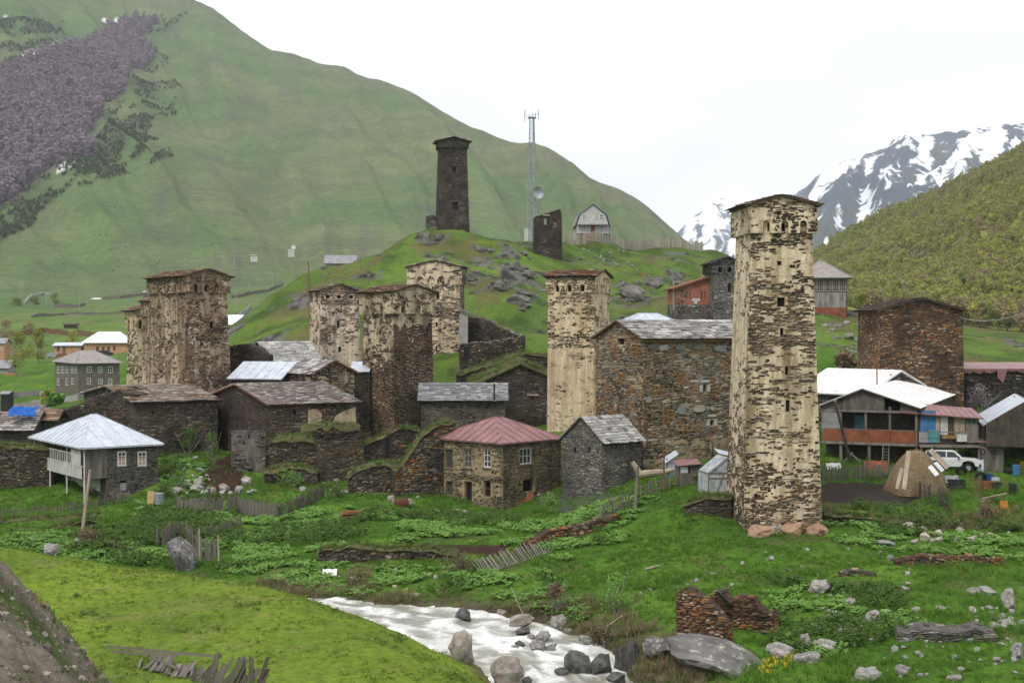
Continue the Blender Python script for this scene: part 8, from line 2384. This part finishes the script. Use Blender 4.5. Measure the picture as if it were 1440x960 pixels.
def cloud_mesh(name, seed, n, rx, rz, z0, ls, mat, clumps=7, shape=1.0, twig=None, hollow=.25):
    """foliage: leaf-sized faces gathered in clumps through an uneven crown"""
    r = random.Random(seed); vs = []; fs = []
    cl = []
    for _ in range(clumps):
        z = r.random(); q = (math.sin(math.pi * min(1, (z * .85 + .12))) ** shape) * rx
        a = r.uniform(0, 6.283); d = q * r.uniform(.15, .75)
        cl.append((d * math.cos(a), d * math.sin(a), z0 + rz * z, rx * r.uniform(.28, .5)))
    for i in range(n):
        c = cl[r.randrange(clumps)]
        d = Vector((r.gauss(0, 1), r.gauss(0, 1), r.gauss(0, .85))).normalized() * c[3] * r.uniform(hollow, 1.0) ** .5
        p = Vector((c[0], c[1], c[2])) + d
        u = Vector((r.gauss(0, 1), r.gauss(0, 1), r.gauss(0, .6))).normalized(); v = u.cross(Vector((r.gauss(0, 1), r.gauss(0, 1), r.gauss(0, 1)))).normalized()
        s = ls * r.uniform(.6, 1.3); k = len(vs)
        vs += [p - u * s, p + v * s * .6, p + u * s, p - v * s * .6]
        fs.append((k, k + 1, k + 2, k + 3))
    return mesh_of(name, vs, fs, mat)
def trunk_mesh(seed, h, r0, mat, limbs=6, lean=.06):
    r = random.Random(seed); m = MB(); p = np.zeros(3); pts = [p]
    for i in range(4):
        p = p + np.array([r.gauss(0, lean) * h, r.gauss(0, lean) * h, h / 4]); pts.append(p)
    for i in range(4): m.tube(pts[i] - np.array([0, 0, .3 if i == 0 else 0]), pts[i + 1], r0 * (1 - i * .22), r0 * (1 - (i + 1) * .22), 6, False)
    for i in range(limbs):
        t = r.uniform(.25, .95) * 4; k = min(3, int(t)); b = pts[k] + (pts[k + 1] - pts[k]) * (t - k); a = r.uniform(0, 6.283); l = h * r.uniform(.18, .38)
        e = b + np.array([math.cos(a) * l * .7, math.sin(a) * l * .7, l * .75]); m.tube(b, e, r0 * .35, r0 * .1, 5, False)
        for _ in range(2):
            f = b + (e - b) * r.uniform(.4, .9); g = f + np.array([r.gauss(0, .5), r.gauss(0, .5), .8]) * l * .4; m.tube(f, g, r0 * .14, r0 * .05, 4, False)
    return mesh_of('trunk', m.v, m.f, mat)
def scatter(name, pts, scl, meshes, idx=None, tilt=.1, seed=0, kind='stuff', zs=None):
    r = np.random.default_rng(seed); n = len(pts)
    col = bpy.data.collections.new(name + '_kinds')
    for i, me in enumerate(meshes):
        o = bpy.data.objects.new('%s_kind_%02d' % (name, i), me); col.objects.link(o)
    me = bpy.data.meshes.new(name)
    me.vertices.add(n); me.vertices.foreach_set('co', np.asarray(pts, np.float32).ravel())
    def attr(nm, typ, data, fld):
        a = me.attributes.new(nm, typ, 'POINT'); a.data.foreach_set(fld, np.ascontiguousarray(data).ravel())
    attr('scl', 'FLOAT', np.asarray(scl, np.float32), 'value')
    rot = np.stack([r.normal(0, tilt, n), r.normal(0, tilt, n), r.uniform(0, 6.283, n)], 1).astype(np.float32)
    attr('rot', 'FLOAT_VECTOR', rot, 'vector')
    attr('idx', 'INT', (r.integers(0, len(meshes), n) if idx is None else np.asarray(idx)).astype(np.int32), 'value')
    o = bpy.data.objects.new(name, me); link(o); o['kind'] = kind
    g = bpy.data.node_groups.new(name, 'GeometryNodeTree')
    g.interface.new_socket('Geometry', in_out='INPUT', socket_type='NodeSocketGeometry'); g.interface.new_socket('Geometry', in_out='OUTPUT', socket_type='NodeSocketGeometry')
    gi = g.nodes.new('NodeGroupInput'); go = g.nodes.new('NodeGroupOutput')
    ci = g.nodes.new('GeometryNodeCollectionInfo'); ci.inputs['Collection'].default_value = col; ci.inputs['Separate Children'].default_value = True; ci.inputs['Reset Children'].default_value = True
    ip = g.nodes.new('GeometryNodeInstanceOnPoints'); ip.inputs['Pick Instance'].default_value = True
    def na(nm, typ):
        k = g.nodes.new('GeometryNodeInputNamedAttribute'); k.data_type = typ; k.inputs['Name'].default_value = nm
        return [s for s in k.outputs if s.enabled and s.name == 'Attribute'][0]
    lk = g.links.new
    lk(gi.outputs[0], ip.inputs['Points']); lk(ci.outputs[0], ip.inputs['Instance'])
    lk(na('idx', 'INT'), ip.inputs['Instance Index']); lk(na('rot', 'FLOAT_VECTOR'), ip.inputs['Rotation']); lk(na('scl', 'FLOAT'), ip.inputs['Scale'])
    lk(ip.outputs[0], go.inputs[0])
    md = o.modifiers.new('scatter', 'NODES'); md.node_group = g
    return o
def lay_grass():
    r = np.random.default_rng(5)
    n = 150000
    Y = np.sqrt(r.uniform(47 ** 2, 142 ** 2, n)); x = r.uniform(-.41, .41, n) * Y
    z = ground(x, Y); px, py = proj(x, Y, z); rd = river_dist(x, Y)
    ok = (rd > .35) & (px > -60) & (px < 1500) & (py < 990)
    soil = inpoly(px, py, [(1150, 676), (1264, 678), (1302, 700), (1270, 716), (1150, 710)]) | (inpoly(px, py, [(262, 690), (312, 640), (345, 640), (340, 690), (300, 700)]) & (r.random(n) < .8)) | inpoly(px, py, [(562, 764), (722, 768), (700, 783), (590, 776)]) | (inpoly(px, py, [(755, 690), (850, 690), (880, 700), (800, 725), (760, 715)]) & (r.random(n) < .7))
    ok &= ~soil
    mead = (Y < 84) & (x < RIVER_X(Y))
    bank = rd < 3.2
    c1 = fbm(x / 2.5, Y / 2.5, 3, 201); c2 = fbm(x / 7, Y / 7, 3, 202)
    G = [tuft_mesh(i, 11, .2, .13, .012, M_GRASS, .7) for i in range(3)] + [tuft_mesh(9 + i, 9, .38, .12, .012, M_GRASS, .6) for i in range(3)]
    sel = ok & ~mead & (r.random(n) < .25 + .75 * sstep(.42, .6, c1))
    i = np.nonzero(sel)[0][:52000]
    tall = np.where(c2[i] > .52, 3, 0) + r.integers(0, 3, len(i))
    scatter('grass_tufts', np.stack([x[i], Y[i], z[i]], 1), r.uniform(.7, 1.5, len(i)) * (.65 + .5 * c1[i]), G, tall, .15, 1)
    sel = ok & mead & (r.random(n) < .12 + .5 * sstep(.55, .68, c1)); i = np.nonzero(sel)[0][:14000]
    scatter('meadow_grass', np.stack([x[i], Y[i], z[i]], 1), r.uniform(.5, 1.1, len(i)), [tuft_mesh(30 + k, 10, .12, .16, .012, M_MEADOW, .8) for k in range(4)], None, .1, 2)
    sel = ok & mead & (fbm(x / 1.7, Y / 1.7, 3, 209) > .72); i = np.nonzero(sel)[0][:350]
    scatter('meadow_weeds', np.stack([x[i], Y[i], z[i]], 1), r.uniform(.3, .8, len(i)), [rosette_mesh(60 + k, 8, .28, .05, M_NETTLE) for k in range(3)], None, .15, 3)
    # broad-leaved weeds in the gardens and on the slope
    zone = inpoly(px, py, [(330, 735), (470, 712), (560, 724), (700, 726), (770, 735), (850, 705), (905, 700), (930, 700), (900, 740), (860, 775), (790, 790), (740, 772), (690, 775), (560, 768), (450, 775), (330, 800)])
    zone2 = inpoly(px, py, [(300, 800), (430, 792), (560, 800), (640, 800), (700, 806), (760, 800), (800, 830), (840, 880), (760, 862), (640, 838), (460, 838)]) | inpoly(px, py, [(190, 705), (330, 700), (340, 760), (240, 800), (100, 790), (-20, 765), (-20, 745), (120, 752), (190, 740)])
    zone3 = inpoly(px, py, [(1150, 715), (1290, 712), (1330, 740), (1440, 740), (1440, 790), (1300, 780), (1160, 765)]) | inpoly(px, py, [(1080, 820), (1260, 830), (1300, 880), (1200, 925), (1100, 925), (1060, 880)]) | inpoly(px, py, [(225, 640), (290, 655), (300, 690), (225, 700)])
    dwall = np.abs(py - np.interp(px, [660, 742, 770, 800, 840, 880], [806, 766, 752, 746, 737, 726])) + 60 * ((px < 660) | (px > 890))
    ok &= (dwall > 9) | (r.random(n) < .15)
    dens = zone * sstep(.42, .56, c1) * .95 + zone2 * sstep(.42, .56, c1) * .6 + zone3 * sstep(.46, .6, c1) * .45
    sel = ok & ~mead & (r.random(n) < dens); i = np.nonzero(sel)[0][:17000]
    scatter('leafy_weeds', np.stack([x[i], Y[i], z[i]], 1), r.uniform(.55, 1.25, len(i)), [rosette_mesh(80 + k, 9, .34, .1, M_WEED, .22) for k in range(4)], None, .2, 4)
    dens = zone2 * sstep(.4, .55, c2) * .5 + zone3 * sstep(.5, .6, c2) * .35 + zone * sstep(.56, .66, c2) * .25
    sel = ok & ~mead & (r.random(n) < dens); i = np.nonzero(sel)[0][:7000]
    scatter('nettles', np.stack([x[i], Y[i], z[i]], 1), r.uniform(.6, 1.4, len(i)), [rosette_mesh(120 + k, 13, .3, .06, M_NETTLE, .5) for k in range(3)], None, .2, 5)
    dry = bank * .5 * sstep(.4, .6, c1) + (inpoly(px, py, [(440, 770), (700, 780), (760, 830), (700, 850), (470, 835)]) * .12 + inpoly(px, py, [(1290, 730), (1440, 715), (1440, 745), (1300, 760)]) * .3) * sstep(.45, .6, c2)
    sel = ok & ~mead & (r.random(n) < dry); i = np.nonzero(sel)[0][:4500]
    scatter('dry_grass', np.stack([x[i], Y[i], z[i]], 1), r.uniform(.7, 1.5, len(i)), [tuft_mesh(140 + k, 16, .42, .16, .011, M_DRY, 1.0) for k in range(4)], None, .25, 6)
    sel = ok & inpoly(px, py, [(1060, 945), (1085, 930), (1118, 918), (1112, 940), (1075, 955)]) & (r.random(n) < .9); i = np.nonzero(sel)[0]
    scatter('yellow_flowers', np.stack([x[i], Y[i], z[i] + .12], 1), r.uniform(.6, 1.0, len(i)), [rosette_mesh(160 + k, 7, .09, .04, M_YFLOWER, .25) for k in range(2)], None, .2, 7)
    # tufts on the turf of walls and roofs
    t = np.array(TURF_SPOTS); t = t[r.permutation(len(t))[:14000]]
    scatter('turf_grass', t, r.uniform(.5, 1.2, len(t)), [tuft_mesh(170 + k, 13, .34, .15, .013, m, 1.2) for k, m in enumerate((M_GRASS, M_DRY, M_GRASS, M_NETTLE))], None, .35, 8)
    # grey-green weeds and gravel on the near bank
    n = 60000
    xx = r.uniform(-16, 2, n); yy = r.uniform(7, 30, n); zz = ground(xx, yy); px, py = proj(xx, yy, zz)
    ok = inpoly(px, py, [(-60, 760), (0, 800), (70, 855), (130, 905), (215, 985), (-60, 985)])
    i = np.nonzero(ok)[0]
    G = []
    for k in range(5):
        me = rock_mesh(300 + k, 1, .3, 'pebble', mat_var('gravel_%s' % 'abcde'[k], [(.3, .26, .22), (.2, .175, .15), (.4, .36, .32), (.16, .135, .115), (.28, .19, .14)][k], None, 6)); G.append(me)
    s = r.random(len(i)) ** 5 * .07 + .014
    scatter('gravel', np.stack([xx[i], yy[i], zz[i]], 1), s * 1.4, G, None, .6, 9)
    j = i[(fbm(xx[i] / .8, yy[i] / .8, 3, 215) > .47) & (r.random(len(i)) < .3)]
    scatter('bank_grass', np.stack([xx[j], yy[j], zz[j]], 1), r.uniform(.15, .34, len(j)), [tuft_mesh(190 + k, 12, .3, .12, .01, m, .8) for k, m in enumerate((M_GRASS, M_DRY, M_NETTLE))], None, .3, 10)
lay_grass()
for nm, pts, sc, mt, sd, ti in STUFF_ROCKS:
    scatter(nm, pts, sc, [rock_mesh(600 + sd + k, 2, .4, 'stone', mt) for k in range(4)], None, ti, sd)
def tree(label, px, py, Y, h, w, mats, group=None, name='tree', seed=0, leaves=900, ls=.28, trunk=True, clumps=12, z0=.28, shape=.8, snap=True):
    g = on_ground(px, py, Y) if snap else np.array([P(px, py, Y)[0], Y, gz(P(px, py, Y)[0], Y)])
    root = thing(name, label, 'tree' if trunk else 'shrub', g, group)
    if trunk:
        o = bpy.data.objects.new('trunk', trunk_mesh(seed, h * .85, h * .02 + .04, M_BARK, 9)); link(o, root)
    o = bpy.data.objects.new('crown' if trunk else 'foliage', cloud_mesh('crown', seed + 1, leaves, w / 2, h * (1 - z0) * .92, h * z0, ls, mats, clumps, shape)); link(o, root)
    if not trunk:
        m = MB(); r = random.Random(seed)
        for _ in range(9): m.tube(np.array([r.gauss(0, .1), r.gauss(0, .1), -.2]), np.array([r.gauss(0, w * .25), r.gauss(0, w * .25), h * r.uniform(.6, 1.05)]), .03, .012, 4, False)
        o = bpy.data.objects.new('stems', mesh_of('stems', m.v, m.f, M_BARK)); link(o, root)
    return root
for i, a in enumerate((('pale green willow standing left in the valley, the largest', 28, 527, 320, 9.5, 7.0, M_WILLOW), ('pale green willow behind the largest one', 53, 512, 345, 9, 5.5, M_WILLOW), ('upright young green tree before the long peach house', 103, 497, 375, 7, 4.6, M_CROWNS[0]), ('bare brownish tree at the left edge above the willows', 8, 484, 420, 8, 7, M_CROWNS[2]), ('bare brownish tree behind the leaning field shed', 39, 470, 480, 5, 5, M_CROWNS[2]))):
    tree(*a, seed=50 + i, leaves=1500, ls=.22, clumps=16, z0=.18)
for i, a in enumerate((('round green bush by the valley fence left of the two-storey house', 66, 572, 235, 3, 3.4, M_CROWNS[0]), ('second green bush by the valley fence', 79, 578, 230, 2.6, 3, M_WEED), ('far round bush in the fields', 78, 427, 640, 5, 8, M_CROWNS[3]), ('far flat bush left in the fields', 22, 430, 640, 4, 9, M_CROWNS[3]), ('far flat bush between the other field bushes', 50, 428, 640, 4, 7, M_CROWNS[3]),
      ('ivy climbing the left end of the pinkish-roofed building', 300, 655, 131, 3.2, 2.4, M_NETTLE), ('dry brush hanging on the broken wall below the leaning tower', 512, 640, 128, 2.4, 2.6, M_DRY), ('moss and grass clump on the sloping stepped wall', 590, 640, 121, 1.6, 2.0, M_DRY), ('nettle clump at the foot of the collapsed stub', 470, 700, 121, 1.3, 3.0, M_NETTLE), ('leafy clump between the low walls of the ruins', 408, 684, 124, 1.3, 3.2, M_WEED), ('nettle clump at the corner of the bright pyramid-roofed house', 232, 700, 119, 1.2, 2.0, M_NETTLE), ('leafy clump right of the red roofed house', 775, 712, 114, 1.1, 2.6, M_WEED),
      ('sparse yellow-green shrub on the slope above the right river bank', 868, 862, 77, 2.1, 2.4, M_WEED), ('green shrub between the tiny outhouse and the greenhouse', 984, 680, 106, 1.7, 1.9, M_WEED), ('dark round bush on the slope below the glazed wooden house', 1187, 522, 160, 1.8, 3, M_DRY),
      ('ivy-like dark shrub hanging on the bank left of the grey plank barn', 1392, 652, 106.8, 2.7, 4.6, M_NETTLE), ('tangled brown-green shrub under the right half of the grey plank barn', 1430, 640, 106.5, 2.2, 3.4, M_DRY), ('brownish shrub beside the annexe stilts', 1358, 650, 112, 2.0, 2.2, M_DRY), ('bare brown shrub against the black stone building', 1376, 578, 128, 2.4, 3.4, M_TWIG), ('leafy shrub at the foot of the ruins right of the pyramid-roofed house', 252, 690, 122, 1.8, 2.2, M_WEED), ('dark ivy shrub on the dark slate-roofed building', 265, 640, 130, 2.8, 3.2, M_NETTLE), ('dark shrub on the ruined grassy wall', 468, 606, 131, 1.2, 3.4, M_NETTLE), ('overhanging dry shrub at the far river bank', 505, 826, 89, 1.3, 2.6, M_DRY), ('brown dry shrub on the far river bank under the slid fence', 640, 808, 92, 1.3, 2.6, M_DRY), ('brown dry shrub at the foot of the slope by the rapids', 782, 862, 80, 1.7, 1.5, M_DRY), ('grey brush on the bank over the black boulder', 848, 908, 71, 1.1, 1.8, M_DRY), ('brown brush heap by the collapsed bank on the right', 1385, 735, 100, 1.3, 2.6, M_DRY), ('brush on the rubble bank in front of the pyramid-roofed house', 125, 765, 103, 1.0, 2.8, M_DRY))):
    tree(*a, name='shrub', seed=90 + i, leaves=700, ls=.085 if a[3] < 150 else .3, trunk=False, clumps=9, z0=.12)
def forest():
    r = np.random.default_rng(11)
    n = 6500
    u = r.uniform(1060, 1560, n); t = r.uniform(0, 1, n) ** .85 * 1.05 - .015
    R_ = tab([(1000, 1000), (1440, 900), (2000, 800)], u); Y = 300 + t * (R_ - 300)
    x = (u - 720) / FPX * Y
    z, fp, uu, YY, rd = ground(x, Y, True)
    ok = np.abs(z - fp[1][0]) < 16
    px, py = proj(x, Y, z)
    ok &= (py > 120) & (t > -.01)
    i = np.nonzero(ok)[0]; i = i[np.argsort(Y[i])]
    h = (4.6 + 2.6 * r.random(n)) * (.8 + .5 * fbm(x / 40, Y / 40, 2, 301))
    kindn = fbm(x / 45, Y / 60, 3, 302) * .75 + r.random(n) * .25
    ki = np.digitize(kindn, [.43, .52, .6])
    ki = np.array([1, 0, 2, 1])[ki]; ki = np.where(r.random(n) < .12, 3, ki)
    low = (t < .16) & (r.random(n) < .7); ki = np.where(low, np.where(r.random(n) < .5, 3, 2), ki)
    TR = [trunk_mesh(400 + k, .85, .017, M_BARK, 5, .03) for k in range(3)]
    CR = [[cloud_mesh('crown', 420 + 10 * m + k, 300, .34, .72, .2, .05, M_CROWNS[m], 8, .7) for k in range(3)] for m in range(4)]
    vis = [k for k in i if 1160 < px[k] < 1446 and py[k] < 512 and not (1030 < px[k] < 1156) and not (1230 < px[k] < 1356 and py[k] > 440)]
    near = vis[:300]; ns = set(near)
    LAB = ['fresh yellow-green birch on the forested slope to the right', 'olive birch on the forested slope to the right', 'brown budding birch still almost bare on the forested slope to the right', 'deep green birch on the forested slope to the right']
    for k in near:
        o = bpy.data.objects.new('birch_tree', None); o.location = (x[k], Y[k], z[k]); s = h[k]; o.scale = (s, s, s); o.rotation_euler = (0, 0, r.uniform(0, 6.28)); o.empty_display_size = .2
        tag(o, LAB[ki[k]], 'tree', 'birches of the forested slope'); COL.objects.link(o)
        for nm, me in (('trunk', TR[k % 3]), ('crown', CR[ki[k]][k % 3])):
            c = bpy.data.objects.new(nm, me); c.parent = o; COL.objects.link(c)
    rest = np.array([k for k in i if k not in ns])
    scatter('birch_forest', np.stack([x[rest], Y[rest], z[rest]], 1), h[rest], [c for m in CR for c in m] + TR, ki[rest] * 3 + rest % 3, .05, 20)
    scatter('birch_stems', np.stack([x[rest], Y[rest], z[rest]], 1), h[rest], TR, rest % 3, .05, 21)
forest()
def mountain_wood():
    r = np.random.default_rng(13); n = 30000
    u = r.uniform(-60, 300, n); Y = r.uniform(800, 2450, n); x = (u - 720) / FPX * Y
    z = ground(x, Y); px, py = proj(x, Y, z)
    q1 = px + (fbm(x / 60, Y / 60, 3, 75) - .5) * 40; q2 = py + (fbm(x / 60, Y / 60, 3, 76) - .5) * 26
    w = inpoly(q1, q2, WOOD); s = inpoly(q1, q2, SCRUB) & ~w & (fbm(x / 22, Y / 55, 5, 79, .65) > .47)
    w &= r.random(n) < .35 + .9 * fbm(x / 50, Y / 50, 3, 83); i = np.nonzero(w)[0][:5200]
    B = [cloud_mesh('bare_crown', 500 + k, 90, .22, .9, .06, .085, M_TWIG, 9, .6) for k in range(4)]
    scatter('bare_wood', np.stack([x[i], Y[i], z[i]], 1), r.uniform(8, 17, len(i)), B, None, .05, 30)
    i = np.nonzero(s)[0][:5000]
    Bs = [cloud_mesh('scrub', 520 + k, 90, .5, .5, .0, .1, M_SCRUB, 5, .6) for k in range(3)]
    scatter('mountain_scrub', np.stack([x[i], Y[i], z[i]], 1), r.uniform(2, 4.2, len(i)), Bs, None, .05, 31)
    u = r.uniform(-40, 330, 9000); Y = r.uniform(2350, 3700, 9000); x = (u - 720) / FPX * Y
    z, fp, uu, YY, rd = ground(x, Y, True); m = (np.abs(z - fp[4][0]) < 50) & (fbm(x / 190, Y / 190, 4, 80) > .55); i = np.nonzero(m)[0][:2500]
    scatter('high_scrub', np.stack([x[i], Y[i], z[i]], 1), r.uniform(5, 10, len(i)), Bs, None, .05, 32)
mountain_wood()

# ------------------------------------------------------------------ mountain air
hz = MB(); hz.box((0, 0, 700), (9600, 0, 0), (0, 9600, 0), (0, 0, 1000))
hm = bpy.data.materials.new('mountain_air'); hm.use_nodes = True
ht = hm.node_tree; ht.nodes.clear()
ho = ht.nodes.new('ShaderNodeOutputMaterial'); hv = ht.nodes.new('ShaderNodeVolumePrincipled')
hv.inputs['Color'].default_value = (0.77, 0.84, 0.98, 1); hv.inputs['Density'].default_value = 0.00008
ht.links.new(hv.outputs[0], ho.inputs['Volume'])
h_o = hz.build('haze', hm); h_o['kind'] = 'stuff'
